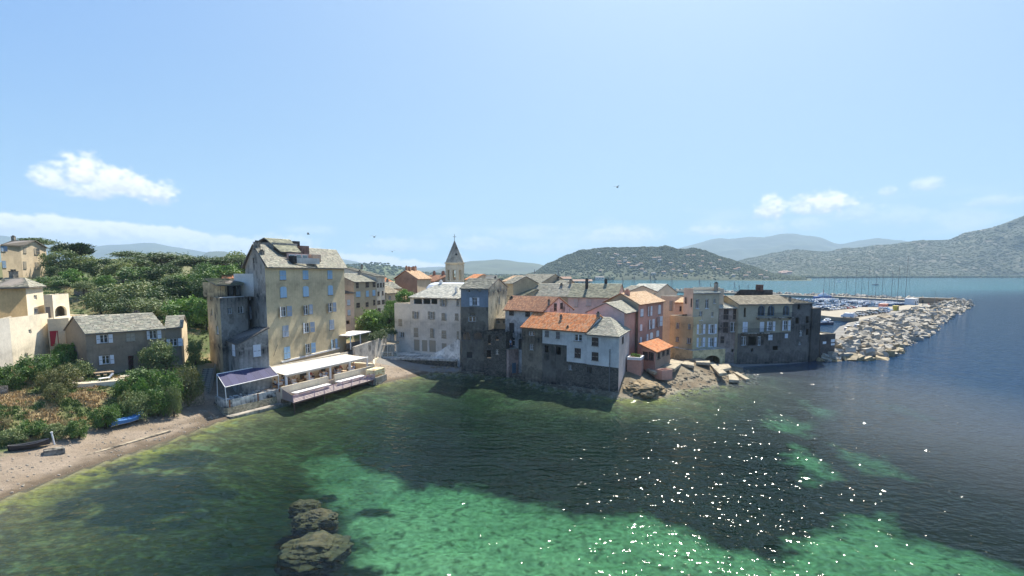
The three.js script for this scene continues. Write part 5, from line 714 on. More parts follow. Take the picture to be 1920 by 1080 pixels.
{
  const cloth = paint(0.78, 0.77, 0.76, 0.9), wood = paint(0.22, 0.12, 0.06, 0.7), shirts = [['white', paint(0.70, 0.70, 0.70)], ['pale blue', paint(0.35, 0.45, 0.60)], ['brown', paint(0.22, 0.13, 0.08)], ['grey', paint(0.25, 0.25, 0.26)], ['cream', paint(0.60, 0.52, 0.40)], ['dark', paint(0.04, 0.04, 0.05)], ['red', paint(0.40, 0.06, 0.05)]], tr = [paint(0.06, 0.08, 0.14), paint(0.28, 0.24, 0.18), paint(0.05, 0.05, 0.05)];
  const spots = [[-0.2, 2.0], [0.6, 4.2], [2.9, 1.9], [4.6, 4.1], [6.6, 1.9], [8.0, 4.0], [10.6, 1.9], [11.6, 4.1], [14.4, 2.0], [15.6, 4.0], [18.0, 2.2]];
  const ord = ['first', 'second', 'third', 'fourth', 'fifth', 'sixth', 'seventh', 'eighth', 'ninth', 'tenth', 'eleventh']; let np = 0;
  spots.forEach(([u, n], i) => {
    const where = `${ord[i]} from the dark awning end`; table('dining_table', `square table with white cloth under the cream canopy, ${where}`, yard(u, n, FLOOR), 0.48, cloth, wood, 'dining tables under the canopy', TURN + rr(-0.1, 0.1));
    [[-0.85, 0, 1], [0.85, 0, -1]].forEach(([du, dn, s], k) => {
      const turn = TURN + (s > 0 ? Math.PI / 2 : -Math.PI / 2); chair('dining_chair', `brown wooden chair on the ${k ? 'church' : 'beach'} side of the ${ord[i]} canopy table`, yard(u + du, n + dn, FLOOR), turn, wood, wood, 'brown chairs under the canopy');
      if (hash2(i * 7 + 3, k + 11) < 0.72) { const sh = shirts[np % 7], pr = person(`seated diner in ${sh[0]} shirt at the ${ord[i]} canopy table, on its ${k ? 'church' : 'beach'} side`, 'seated', yard(u + du, n + dn, FLOOR), turn, sh[1], tr[np % 3], HAIR[(np * 2) % 3], 'diners under the canopy'); np++; pr.position.y += 0.06; }
    });
  });
  const wspots = [[-10.8, 2.6], [-8.6, 1.8], [-7.2, 3.2], [-4.6, 2.0], [-3.4, 3.2]];
  wspots.forEach(([u, n], i) => { table('cafe_table', `round white table under the dark blue awning, ${ord[i]} from the beach`, yard(u, n, 1.35), 0.42, null, M.white, 'white tables under the blue awning', TURN); for (const s of [-1, 1]) chair('cafe_chair', `white chair on the ${s > 0 ? 'house' : 'beach'} side of the ${ord[i]} table under the blue awning`, yard(u + s * 0.72, n, 1.35), TURN - s * Math.PI / 2, M.white, M.white, 'white chairs under the blue awning'); });
  person('person in blue standing on the landing beside the stone ruin', 'standing', [-0.3, 5.36, -118.6], 0.5, shirts[1][1], tr[0], HAIR[0]);
}

// ---------- vegetation: [x, height of the crown, z, half width, half height, kind] ----------
const TREES = [
  [-136.2, 28.6, -178, 4.62, 1.72, 'pine'],
  [-121.5, 26.2, -172, 4.78, 2.18, 'spiky'],
  [-127.3, 25.5, -205, 5.45, 1.86, 'pine'],
  [-113.3, 24.4, -200, 9.18, 2.42, 'pine'],
  [-100.3, 22.7, -195, 6.12, 2.12, 'pine'],
  [-97.6, 23.0, -200, 4.83, 1.93, 'pine'],
  [-120.8, 23.0, -165, 3.99, 2.99, 'olive'],
  [-116.6, 22.1, -168, 3.86, 2.43, 'pale'],
  [-110.1, 21.1, -166, 3.81, 2.41, 'dark'],
  [-103.7, 20.7, -164, 3.76, 2.18, 'pale'],
  [-94.7, 19.3, -158, 4.96, 2.29, 'green'],
  [-87.8, 19.9, -156, 3.96, 2.26, 'dark'],
  [-75.0, 16.9, -142, 4.46, 2.74, 'green'],
  [-70.6, 17.6, -140, 3.21, 2.54, 'green'],
  [-77.0, 16.0, -138, 4.0, 2.67, 'dark'],
  [-80.1, 15.3, -130, 5.18, 2.83, 'olive'],
  [-83.0, 14.3, -124, 2.85, 2.25, 'olive'],
  [-85.7, 15.5, -132, 2.55, 1.91, 'dark'],
  [-74.3, 14.1, -128, 4.02, 2.63, 'dark'],
  [-62.9, 12.6, -118, 3.85, 2.71, 'fig'],
  [-70.3, 13.1, -119, 3.45, 1.87, 'olive'],
  [-63.2, 10.7, -124, 2.55, 3.29, 'dark'],
  [-74.8, 13.4, -118, 3.14, 1.57, 'dark'],
  [-107.2, 18.8, -150, 2.36, 1.81, 'fig'],
  [-109.0, 17.5, -146, 3.53, 1.5, 'green'],
  [-100.9, 17.6, -148, 2.14, 1.43, 'green'],
  [-97.5, 16.9, -140, 2.2, 1.01, 'olive'],
  [-96.7, 18.0, -147, 1.78, 1.24, 'fig'],
  [-116.6, 19.9, -158, 2.29, 1.53, 'dark'],
  [-82.1, 18.1, -150, 2.9, 1.63, 'pale'],
  [-69.7, 19.8, -150, 3.59, 1.79, 'fig'],
  [-82.0, 19.8, -165, 3.05, 2.69, 'green'],
  [-57.5, 12.6, -115, 1.88, 2.38, 'fig'],
  [-67.6, 16.3, -135, 2.35, 2.2, 'dark'],
  [-97.5, 23.4, -190, 5.37, 2.07, 'pine'],
  [-91.6, 23.5, -195, 5.51, 1.91, 'pine'],
  [-85.7, 23.7, -195, 3.39, 1.48, 'pine'],
  [-32.8, 8.0, -147, 3.83, 2.7, 'fig'],
  [-29.4, 8.9, -146, 2.12, 2.54, 'green'],
  [-26.4, 14.0, -152, 2.2, 1.62, 'fig'],
  [-30.6, 11.2, -155, 1.65, 1.65, 'fig'],
  [-35.1, 7.8, -146, 2.12, 1.69, 'olive'],
];
const SHRUBS = [
  [-52.9, 7.8, -91, 2.86, 2.09, 'olive'],
  [-50.6, 7.5, -97, 1.35, 2.11, 'pale'],
  [-51.6, 5.5, -84, 2.79, 1.45, 'green'],
  [-47.1, 5.4, -82, 2.51, 1.63, 'green'],
  [-45.5, 5.8, -85, 2.15, 1.69, 'tamarisk'],
  [-51.4, 5.3, -80, 1.28, 1.17, 'green'],
  [-63.9, 6.7, -77, 2.35, 1.84, 'green'],
  [-63.2, 7.7, -80, 2.02, 1.59, 'green'],
  [-63.4, 7.8, -84, 2.12, 1.45, 'green'],
  [-65.1, 9.0, -89, 2.01, 0.83, 'fig'],
  [-59.6, 6.6, -84, 1.79, 1.56, 'olive'],
  [-58.3, 6.8, -79, 2.2, 1.57, 'tamarisk'],
  [-58.9, 6.7, -77, 1.64, 1.23, 'tamarisk'],
  [-55.2, 5.6, -73, 1.45, 1.36, 'tamarisk'],
  [-48.8, 3.0, -72, 1.72, 1.24, 'green'],
  [-48.6, 2.9, -74, 1.47, 1.18, 'green'],
  [-49.2, 2.6, -68, 1.26, 0.99, 'green'],
  [-47.5, 3.7, -76, 1.82, 1.51, 'olive'],
  [-49.3, 4.2, -77, 1.13, 1.02, 'tamarisk'],
  [-51.0, 2.3, -67, 1.51, 0.98, 'olive'],
  [-53.1, 3.0, -66, 1.67, 1.05, 'green'],
  [-53.5, 2.6, -64, 1.53, 1.02, 'olive'],
  [-46.6, 4.0, -79, 1.89, 1.26, 'green'],
  [-45.0, 4.0, -80, 1.28, 1.06, 'olive'],
  [-49.2, 5.1, -80, 1.17, 0.96, 'fig'],
  [-55.9, 3.7, -66, 0.88, 0.79, 'dry'],
  [-51.0, 2.9, -69, 0.92, 0.64, 'dry'],
  [-57.7, 7.9, -92, 1.0, 1.22, 'oleander'],
];
const LEAF = {
  pine: { tone: [[0.036, 0.073, 0.011], [0.072, 0.128, 0.020], [0.112, 0.174, 0.029]], flat: true, n: 3400, leaf: 0.055 }, spiky: { tone: [[0.020, 0.044, 0.013], [0.041, 0.077, 0.020]], n: 2600, leaf: 0.08, spiky: true },
  olive: { tone: [[0.104, 0.156, 0.040], [0.161, 0.219, 0.061], [0.209, 0.256, 0.083]], n: 3400, leaf: 0.062 }, pale: { tone: [[0.161, 0.210, 0.050], [0.241, 0.284, 0.077], [0.129, 0.183, 0.033]], n: 3200, leaf: 0.064 }, dark: { tone: [[0.032, 0.070, 0.013], [0.058, 0.110, 0.018], [0.088, 0.150, 0.024]], n: 3400, leaf: 0.065 },
  green: { tone: [[0.048, 0.110, 0.013], [0.080, 0.165, 0.018], [0.136, 0.246, 0.029]], n: 3600, leaf: 0.062 }, fig: { tone: [[0.072, 0.165, 0.018], [0.121, 0.246, 0.027], [0.177, 0.310, 0.038]], n: 3000, leaf: 0.078 }, tamarisk: { tone: [[0.121, 0.138, 0.033], [0.193, 0.191, 0.050], [0.097, 0.146, 0.027]], n: 3600, leaf: 0.055 }, dry: { tone: [[0.300, 0.242, 0.110], [0.257, 0.238, 0.083]], n: 1800, leaf: 0.05 },
  oleander: { tone: [[0.097, 0.183, 0.033], [0.55, 0.22, 0.25], [0.60, 0.35, 0.34]], n: 1800, leaf: 0.08 },
};
const leafMat = new THREE.MeshPhysicalMaterial({ vertexColors: true, roughness: 0.75, transmission: 0.3, thickness: 0, side: THREE.DoubleSide });
const barkMat = std(0.13, 0.095, 0.065, { map: wornTex, bumpMap: wornTex, bumpScale: 0.02 });
function crown(kind, seed) {   // a unit crown of leaf clumps
  const R = mulberry(seed), o = LEAF[kind], pos = [], col = [], clumps = [], nc = kind === 'pine' ? 62 : 46;
  for (let i = 0; i < nc; i++) { const a = R() * 6.283, v = R() * 2 - 1, q = Math.sqrt(1 - v * v), rad = 0.50 + 0.42 * R(); let y = v * rad * 0.92; if (o.flat) y = Math.abs(v) * rad * 0.85 - 0.25 * (1 - R() * 0.8); clumps.push([q * Math.cos(a) * rad, y, q * Math.sin(a) * rad, 0.15 + 0.17 * R(), R()]); }
  if (o.spiky) for (const c of clumps) { c[1] = c[1] * 0.8; c[3] *= 0.8; }
  for (let i = 0; i < o.n; i++) {
    const c = clumps[Math.floor(R() * nc)], g = () => (R() + R() + R() - 1.5) * 1.25, x = c[0] + g() * c[3], y = c[1] + g() * c[3] * (o.flat ? 0.5 : 0.85), z = c[2] + g() * c[3];
    let d = new THREE.Vector3(R() - 0.5, R() - 0.3, R() - 0.5).normalize(); if (o.spiky) d = new THREE.Vector3(c[0] + g() * 0.3, 0.5 + R() * 0.5, c[2] + g() * 0.3).normalize();
    const side = new THREE.Vector3(R() - 0.5, R() - 0.5, R() - 0.5).cross(d).normalize(), L = o.leaf * (0.6 + 0.8 * R()) * (o.spiky ? 2.2 : 1), w = L * (o.spiky ? 0.22 : 0.55), n = d.clone().cross(side), P = (a, b, h) => [x + d.x * a + side.x * b + n.x * h, y + d.y * a + side.y * b + n.y * h, z + d.z * a + side.z * b + n.z * h];
    const A = P(-L, 0, 0), B = P(0, -w, w * 0.4), C = P(L, 0, 0), D_ = P(0, w, w * 0.4), t = clamp(c[4] * 0.6 + R() * 0.55), tn = o.tone, k = t * (tn.length - 1), a0 = tn[Math.floor(k)], a1 = tn[Math.min(tn.length - 1, Math.floor(k) + 1)], cc = mix3(a0, a1, k % 1);
    pos.push(...A, ...B, ...C, ...A, ...C, ...D_); for (let q = 0; q < 6; q++) col.push(...cc);
  }
  const g = new THREE.BufferGeometry(); g.setAttribute('position', new THREE.Float32BufferAttribute(pos, 3)); g.setAttribute('color', new THREE.Float32BufferAttribute(col, 3)); g.computeVertexNormals(); return g;
}
const CROWNS = {}; for (const [i, k] of Object.keys(LEAF).entries()) CROWNS[k] = [crown(k, 100 + i * 7), crown(k, 101 + i * 7), crown(k, 102 + i * 7)];
const KIND = { pine: 'umbrella pine with flat dark crown', spiky: 'spiky dark green conifer', olive: 'grey green rounded tree', pale: 'pale olive green tree', dark: 'dense dark green tree', green: 'leafy mid green tree', fig: 'bright green leafy tree', tamarisk: 'feathery brownish green shrub', dry: 'dry straw coloured bush', oleander: 'pink flowering oleander' };
const NEARBY = [['cream_house', -126, -162, 'the highest cream house'], ['yellow_house', -39, -112, 'the yellow house'], ['stone_house', -60, -92, 'the shuttered stone house'], ['terrace', -70, -88, 'the white terrace block'], ['pavilion', -71, -96, 'the arched pavilion'], ['low wall', -76, -128, 'the garden wall'], ['white house', -18, -136, 'the long off white house'], ['beige', -37, -156, 'the beige street house'], ['beach', -47, -68, 'the beach'], ['patio', -57, -83, 'the patio']];
const usedLabels = new Map();
function plantLabel(kind, x, z, size, shrub) {
  let best = NEARBY[0], bd = 1e9; for (const q of NEARBY) { const d = Math.hypot(q[1] - x, q[2] - z); if (d < bd) { bd = d; best = q; } }
  const side = z < best[2] - 6 ? 'behind' : x < best[1] - 3 ? 'left of' : x > best[1] + 3 ? 'right of' : 'in front of', word = size > 5 ? 'big ' : size < 2 ? 'small ' : '';
  const base = `${word}${(shrub ? KIND[kind].replace('tree', 'shrub') : KIND[kind])} ${side} ${best[3]}`; const n = usedLabels.get(base) ?? 0; usedLabels.set(base, n + 1);
  return n ? `${base}, ${['', 'second', 'third', 'fourth', 'fifth', 'sixth', 'seventh'][n] ?? 'another'} from the left` : base;
}
{ // the wood closes up behind the ones that stand out
  const R = mulberry(61); for (let i = 0; i < 34; i++) { const x = lerp(-138, -58, R()), z = lerp(-150, -238, R()); if (Math.hypot(x + 127, z + 163) < 14 || Math.hypot(x + 64, z + 150) < 9) continue; const w = 3 + 2.5 * R(), k = pick(['pine', 'pine', 'olive', 'green', 'dark', 'pale']), h = w * (k === 'pine' ? 0.42 : 0.65); TREES.push([x, groundHeight(x, z) + h * (k === 'pine' ? 2.2 : 1.15), z, w, h, k]); } }
let vi = 0;
for (const [list, shrub] of [[TREES, false], [SHRUBS, true]]) for (const [x, y, z, w, h0, kind] of [...list].sort((a, b) => a[0] - b[0])) {
  const k = vi++, g = groundHeight(x, z), yTop = y + h0, low = shrub ? Math.min(y - h0, g - 0.1) : y - h0, h = (yTop - low) / 2, top = (yTop + low) / 2, R = mulberry(900 + k), t = thing(shrub ? 'shrub' : kind === 'pine' ? 'pine_tree' : kind === 'spiky' ? 'conifer_tree' : 'tree', plantLabel(kind, x, z, w, shrub), shrub ? 'shrub' : 'tree', [x, Math.min(g, top - 0.3), z], shrub ? 'shrubs on the shore bank' : 'trees on the hillside and in town');
  const cy = top - t.position.y, c = mesh('crown', CROWNS[kind][k % 3], leafMat, t); c.position.y = cy; c.scale.set(w * (shrub ? 0.95 : 1.15), h * (shrub ? 1.05 : 1.2), w * (shrub ? 0.92 : 1.1)); c.rotation.y = R() * 6.28;
  part('trunk', barkMat, t, (G) => { const r = 0.05 + w * 0.045, lx = (R() - 0.5) * w * 0.3, lz = (R() - 0.5) * w * 0.3, mid = [lx * 0.5, cy * 0.55, lz * 0.5]; G.bar([0, -0.4, 0], mid, r * 1.3, 7, r); G.bar(mid, [lx, cy, lz], r, 7, r * 0.6); for (let i = 0; i < 5; i++) { const a = i / 5 * 6.28 + R(); G.bar([lx * 0.7, cy * 0.75, lz * 0.7], [lx + Math.cos(a) * w * 0.55, cy + h * 0.25 * R(), lz + Math.sin(a) * w * 0.55], r * 0.5, 5, r * 0.2); } });
}
// ground cover of the bank and hillside
{
  const R = mulberry(77), G = new Geo(), blade = (x, z, a, h, w, lean) => { const c = Math.cos(a), s = Math.sin(a); G.tri([x - c * w, 0, z - s * w], [x + c * w, 0, z + s * w], [x + s * lean, h, z - c * lean]); };
  for (let i = 0; i < 16; i++) blade((R() - 0.5) * 0.5, (R() - 0.5) * 0.5, R() * 6.28, 0.09 + R() * 0.16, 0.04 + R() * 0.04, (R() - 0.5) * 0.3);
  const tuft = G.build(), list = [];
  const scatter = (n, x0, x1, z0, z1, minD, dryness) => { for (let i = 0; i < n; i++) { const x = lerp(x0, x1, R()), z = lerp(z0, z1, R()), d = coastDistance(x, z); if (d < minD) continue; const y = groundHeight(x, z); const dry = fbm(x * 0.35 + 3, z * 0.35, 4) + (R() - 0.5) * 0.15 < dryness; list.push([x, y, z, 0.7 + R() * 1.1, dry ? mix3([0.50, 0.36, 0.18], [0.36, 0.26, 0.12], R()) : mix3([0.08, 0.13, 0.03], [0.15, 0.19, 0.05], R())]); } };
  scatter(9500, -72, -45, -86, -48, 9.3, 0.53); scatter(7000, -110, -50, -150, -86, 12, 0.42);
  const m = new THREE.InstancedMesh(tuft, new THREE.MeshStandardMaterial({ color: 0xffffff, roughness: 1, side: THREE.DoubleSide }), list.length), o = new THREE.Object3D();
  list.forEach(([x, y, z, s, c], i) => { o.position.set(x, y - 0.03, z); o.rotation.set(0, R() * 6.28, 0); o.scale.setScalar(s); o.updateMatrix(); m.setMatrixAt(i, o.matrix); m.setColorAt(i, lin(...c)); });
  m.name = 'grass'; m.userData = { kind: 'stuff', label: 'dry and green grass on the bank above the beach', category: 'grass' }; m.castShadow = m.receiveShadow = true; scene.add(m);
}

// ---------- church ----------
{
  const t = thing('church_tower', 'pale church bell tower with pointed spire and cross', 'tower', [-16.2, 3, -175]), st = wallMat(0.52, 0.47, 0.36), sp = wallMat(0.36, 0.33, 0.265, 'worn'), n8 = (r, y) => Array.from({ length: 8 }, (_, i) => { const a = (i + 0.5) / 8 * 6.2832; return [r * Math.cos(a), y, r * Math.sin(a)]; });
  const skin = (g, a, b) => { for (let i = 0; i < 8; i++) { const j = (i + 1) % 8, w = Math.hypot(a[i][0] - a[j][0], a[i][2] - a[j][2]); g.quad(a[j], a[i], b[i], b[j], undefined, [[i * w, a[0][1]], [i * w + w, a[0][1]], [i * w + w, b[0][1]], [i * w, b[0][1]]]); } };
  part('shaft', st, t, (g) => { skin(g, n8(2.55, 0), n8(2.55, 12.3)); });
  // belfry: eight piers round open arches
  for (let i = 0; i < 8; i++) { const a = i / 8 * 6.2832 + 0.3927 * 2, ap = 2.55 * Math.cos(Math.PI / 8), w = 2 * 2.55 * Math.sin(Math.PI / 8), s = new THREE.Shape([[-w / 2, 0], [w / 2, 0], [w / 2, 7.2], [-w / 2, 7.2]].map(([x, y]) => new THREE.Vector2(x, y))); { const hole = archShape(0.85, 2.9, 0.42).getPoints().map((p) => new THREE.Vector2(p.x, p.y + 2.6)); s.holes.push(new THREE.Path(hole)); } const eg = new THREE.ExtrudeGeometry(s, { depth: 0.45, bevelEnabled: false }); eg.translate(0, 12.3, ap - 0.45); eg.rotateY(a); mesh('belfry_wall', eg, st, t); }
  for (const y of [12.3, 19.5]) part('cornice', st, t, (g) => { skin(g, n8(2.55, y - 0.25), n8(2.95, y)); skin(g, n8(2.95, y), n8(3.05, y + 0.3)); const a = n8(3.05, y + 0.3); for (let i = 0; i < 8; i++) g.tri([0, y + 0.3, 0], a[i], a[(i + 1) % 8], undefined, [0, 0], [1, 0], [0, 1]); });
  for (let i = 0; i < 8; i++) part('pilaster', st, t, (g) => { const a = (i + 0.5) / 8 * 6.2832; g.box(2.55 * Math.cos(a), 15.9, 2.55 * Math.sin(a), 0.35, 6.7, 0.35, -a); });
  const spire = part('spire', sp, t, (g) => { const N = 15; for (let k = 0; k < N; k++) { const y0 = 19.8 + 6.0 * k / N, y1 = 19.8 + 6.0 * (k + 1) / N, r0 = 2.6 * (1 - k / N) + 0.12, r1 = 2.6 * (1 - (k + 1) / N) + 0.12; skin(g, n8(r0, y0), n8(r1 + 0.05, y1)); } });
  part('oculus', M.darkDoor, spire, (g) => { const m = new THREE.CylinderGeometry(0.32, 0.32, 0.3, 12).toNonIndexed(), p = m.attributes.position; for (let i = 0; i < p.count; i += 3) g.tri([p.getX(i) + 0.6, p.getZ(i) + 22.0, p.getY(i) + 1.62], [p.getX(i + 1) + 0.6, p.getZ(i + 1) + 22.0, p.getY(i + 1) + 1.62], [p.getX(i + 2) + 0.6, p.getZ(i + 2) + 22.0, p.getY(i + 2) + 1.62], undefined, [0, 0], [1, 0], [0, 1]); });
  part('cross', M.iron, t, (g) => { g.bar([0, 25.7, 0], [0, 27.7, 0], 0.06, 5); g.bar([-0.45, 27.0, 0], [0.45, 27.0, 0], 0.06, 5); }); mesh('bell', new THREE.LatheGeometry([[0, 0.8], [0.25, 0.75], [0.35, 0.3], [0.5, 0], [0.45, 0]].map(([x, y]) => new THREE.Vector2(x, y)), 16).translate(0, 14.2, 0), paint(0.25, 0.18, 0.07, 0.4, 0.9), t);
  const n = thing('church_nave', 'church nave with a smooth pale blue grey vault behind the white house', 'church', [-14.5, 2, -161], null, -0.5); part('wall', wallMat(0.55, 0.52, 0.46), n, (g) => g.box(0, 6.6, 0, 13, 13.2, 8)); part('roof', wallMat(0.42, 0.47, 0.55), n, (g) => { for (let k = 0; k < 8; k++) { const a = k / 8 * Math.PI, b = (k + 1) / 8 * Math.PI, P = (q, x) => [x, 13.2 + 2.2 * Math.sin(q), -4.3 * Math.cos(q)]; g.quad(P(a, -6.8), P(b, -6.8), P(b, 6.8), P(a, 6.8), undefined, [[0, a], [0, b], [13, b], [13, a]]); } }); part('gable', wallMat(0.55, 0.52, 0.46), n, (g) => { for (const x of [-6.6, 6.6]) for (let k = 0; k < 8; k++) { const a = k / 8 * Math.PI, b = (k + 1) / 8 * Math.PI; g.tri([x, 13.2, 0], [x, 13.2 + 2.1 * Math.sin(a), -4.1 * Math.cos(a)], [x, 13.2 + 2.1 * Math.sin(b), -4.1 * Math.cos(b)], undefined, [0, 0], [1, 0], [0, 1]); } });
  const hut = thing('roof_hut', 'small white rooftop hut right of the church tower', 'hut', [-5.5, 14, -165]); part('wall', wallMat(0.6, 0.57, 0.5), hut, (g) => g.box(0, 2.6, 0, 3, 5.4, 3)); part('roof', M.concrete, hut, (g) => { g.quad([-1.8, 5.0, 1.7], [1.8, 6.0, 1.7], [1.8, 6.0, -1.7], [-1.8, 5.0, -1.7]); }); const wn = part('window', M.whiteFrame, hut, (g) => g.box(0.3, 3.8, 1.52, 1.2, 1.4, 0.06)); part('pane', M.darkDoor, wn, (g) => g.box(0.3, 3.8, 1.56, 0.95, 1.15, 0.03));
}
// ---------- walls, terraces and steps of the shore ----------
function freeWall(name, label, pts, mat, th = 0.4, cat = 'wall', coping) {   // pts: [x, z, bottom, top]
  const c = pts[0], t = thing(name, label, cat, [c[0], c[2], c[1]]);
  for (let i = 0; i + 1 < pts.length; i++) { const a = pts[i], b = pts[i + 1]; part('wall_section', mat, t, (g) => { const dx = b[0] - a[0], dz = b[1] - a[1], L = Math.hypot(dx, dz), nx = -dz / L * th / 2, nz = dx / L * th / 2, P = (q, s, y) => [q[0] - c[0] + s * nx, y - c[2], q[1] - c[1] + s * nz], uv = [[0, a[2]], [L, b[2]], [L, b[3]], [0, a[3]]]; g.quad(P(a, 1, a[2]), P(b, 1, b[2]), P(b, 1, b[3]), P(a, 1, a[3]), undefined, uv); g.quad(P(b, -1, b[2]), P(a, -1, a[2]), P(a, -1, a[3]), P(b, -1, b[3]), undefined, uv); g.quad(P(a, 1, a[3]), P(b, 1, b[3]), P(b, -1, b[3]), P(a, -1, a[3]), undefined, [[0, 0], [L, 0], [L, th], [0, th]]); g.quad(P(a, -1, a[2]), P(a, 1, a[2]), P(a, 1, a[3]), P(a, -1, a[3]), undefined, [[0, 0], [th, 0], [th, 2], [0, 2]]); g.quad(P(b, 1, b[2]), P(b, -1, b[2]), P(b, -1, b[3]), P(b, 1, b[3]), undefined, [[0, 0], [th, 0], [th, 2], [0, 2]]); }); }
  return t;
}
const polySlab = (pts, top, thick, bevel = 0.05) => { const s = new THREE.Shape(pts.map(([x, z]) => new THREE.Vector2(x, -z))), g = new THREE.ExtrudeGeometry(s, { depth: thick - bevel * 2, bevelEnabled: bevel > 0, bevelThickness: bevel, bevelSize: bevel, bevelOffset: -bevel, bevelSegments: 1 }); g.rotateX(-Math.PI / 2); g.translate(0, top - thick + bevel, 0); return g; };
freeWall('sea_wall', 'tall streaked retaining wall below the leafy tree', [[-30.2, -116.2, -0.5, 5.9], [-28.2, -124, -0.5, 6.3], [-27.2, -132, -0.5, 6.5], [-26.8, -138, 0, 6.7]], wallMat(0.50, 0.47, 0.42, 'worn'), 0.5);
freeWall('ramp_wall', 'cream ramp wall between canopy terrace and pergola', [[yard(20.6, 5.4, 0)[0], yard(20.6, 5.4, 0)[2], 0, 2.9], [-27.6, -121.5, 0, 2.7], [-27.9, -127.6, 0, 2.5]], wallMat(0.62, 0.56, 0.45), 0.35);
{
  const tp = [[-28.4, -127.8], [-23, -127.2], [-16.6, -126.4], [-11.4, -124.6], [-10.9, -128.2], [-22.6, -136.1], [-26.6, -138.4]], t = thing('quay_terrace', 'paved terrace on a sea wall in front of the long off white house', 'terrace', [-20, 0, -130]); const g = polySlab(tp.map(([x, z]) => [x + 20, z + 130]), 2.25, 0.45); mesh('paving', g, wallMat(0.52, 0.50, 0.46, 'worn'), t); const w = polySlab(tp.map(([x, z]) => [(x + 20) * 0.995, (z + 130) * 0.995]), 1.8, 2.8, 0); mesh('retaining_wall', w, darkStone, t);
  freeWall('ramp_wall', 'whitewashed triangular ramp wall beside the blue house', [[-17.2, -128.2, 1.6, 2.5], [-14.2, -127.4, 1.2, 4.3], [-11.0, -125.4, 0.6, 6.4], [-10.6, -125.1, 0.6, 6.2]], wallMat(0.64, 0.64, 0.63, 'worn'), 0.3);
  const p = thing('pergola', 'white timber pergola with glazed rail on the paved terrace', 'pergola', [-26.6, 2.25, -130.3], null, 0.15), wt = paint(0.62, 0.58, 0.50, 0.7); for (const x of [-1.9, 0, 1.9]) for (const z of [-1.6, 1.6]) part('post', wt, p, (q) => q.box(x, z > 0 ? 1.25 : 1.4, z, 0.12, z > 0 ? 2.5 : 2.8, 0.12)); for (const z of [-1.6, 1.6]) part('beam', wt, p, (q) => q.box(0, z > 0 ? 2.55 : 2.85, z, 4.1, 0.12, 0.12)); for (let i = 0; i < 7; i++) part('slat', wt, p, (q) => q.bar([-1.9 + i * 0.63, 2.62, 1.9], [-1.9 + i * 0.63, 2.95, -1.9], 0.04, 4)); part('reed_cover', paint(0.20, 0.17, 0.12, 1), p, (q) => q.quad([-0.2, 2.70, 1.7], [2.4, 2.70, 1.7], [2.4, 3.02, -1.8], [-0.2, 3.02, -1.8]));
  part('rail', wt, p, (q) => { q.box(0, 1.05, 1.9, 4.1, 0.09, 0.09); q.box(0, 0.1, 1.9, 4.1, 0.09, 0.09); for (let i = 0; i < 5; i++) q.box(-2 + i, 0.58, 1.9, 0.09, 0.9, 0.09); }); for (let i = 0; i < 4; i++) part('pane', M.glass, p, (q) => q.box(-1.5 + i, 0.58, 1.9, 0.88, 0.86, 0.015));
  const cf = thing('cafe_shelter', 'white roofed cafe shelter on the street above the retaining wall', 'shelter', [-32.6, 5.0, -124], null, 1.35); part('roof', M.white, cf, (q) => { q.box(0, 2.7, 0, 9, 0.18, 4.2); }); for (const x of [-4.2, 0, 4.2]) for (const z of [-1.9, 1.9]) part('post', M.white, cf, (q) => q.box(x, 1.3, z, 0.16, 2.65, 0.16)); part('counter', M.greyWood, cf, (q) => q.box(0, 0.5, 0.6, 6, 1, 0.6));
  const hd = thing('hedge', 'dark clipped hedge along the top of the retaining wall', 'hedge', [-29, 5.6, -130]); for (let i = 0; i < 6; i++) { const c = mesh('foliage', CROWNS.dark[i % 3], leafMat, hd); c.position.set(0.2 + i * 0.25, 1.0, 4.5 - i * 2.4); c.scale.set(1.3, 1.1, 1.7); c.rotation.y = i; c.userData.kind = 'stuff'; }
}
freeWall('retaining_wall', 'rough stone wall holding the hedge bank above the beach', [[-51.5, -75.5, 0.5, 2.2], [-48.6, -80, 0.8, 3.6], [-46.2, -84, 0.8, 4.3], [-44.6, -87, 0.8, 4.2]], wallMat(0.26, 0.22, 0.17, 'rubble'), 0.7);
freeWall('garden_wall', 'crumbling grey garden wall among the hillside trees', [[-101, -142, 13, 16.2], [-93.5, -143, 13, 16.5], [-84, -141, 12.4, 15.4]], wallMat(0.30, 0.25, 0.20, 'rubble'), 0.5);
freeWall('garden_wall', 'ochre earth terrace wall right of the arched pavilion', [[-84, -116, 8.5, 12.2], [-76, -114.5, 8, 11.6], [-68, -113, 8, 11.0]], wallMat(0.42, 0.34, 0.23, 'rubble'), 0.5);
freeWall('patio_wall', 'low white edge wall of the patio above the grass', [[-61.5, -80.2, 4, 5.5], [-57.6, -79.4, 4, 5.4], [-53.4, -82.4, 4, 5.4]], wallMat(0.58, 0.53, 0.44), 0.35);
freeWall('terrace_wall', 'dry stone wall below the left hand shrubs', [[-70, -66, 5, 6.5], [-66, -72.5, 5, 6.3], [-63, -75.5, 4.6, 6.0]], wallMat(0.36, 0.32, 0.26, 'rubble'), 0.5);
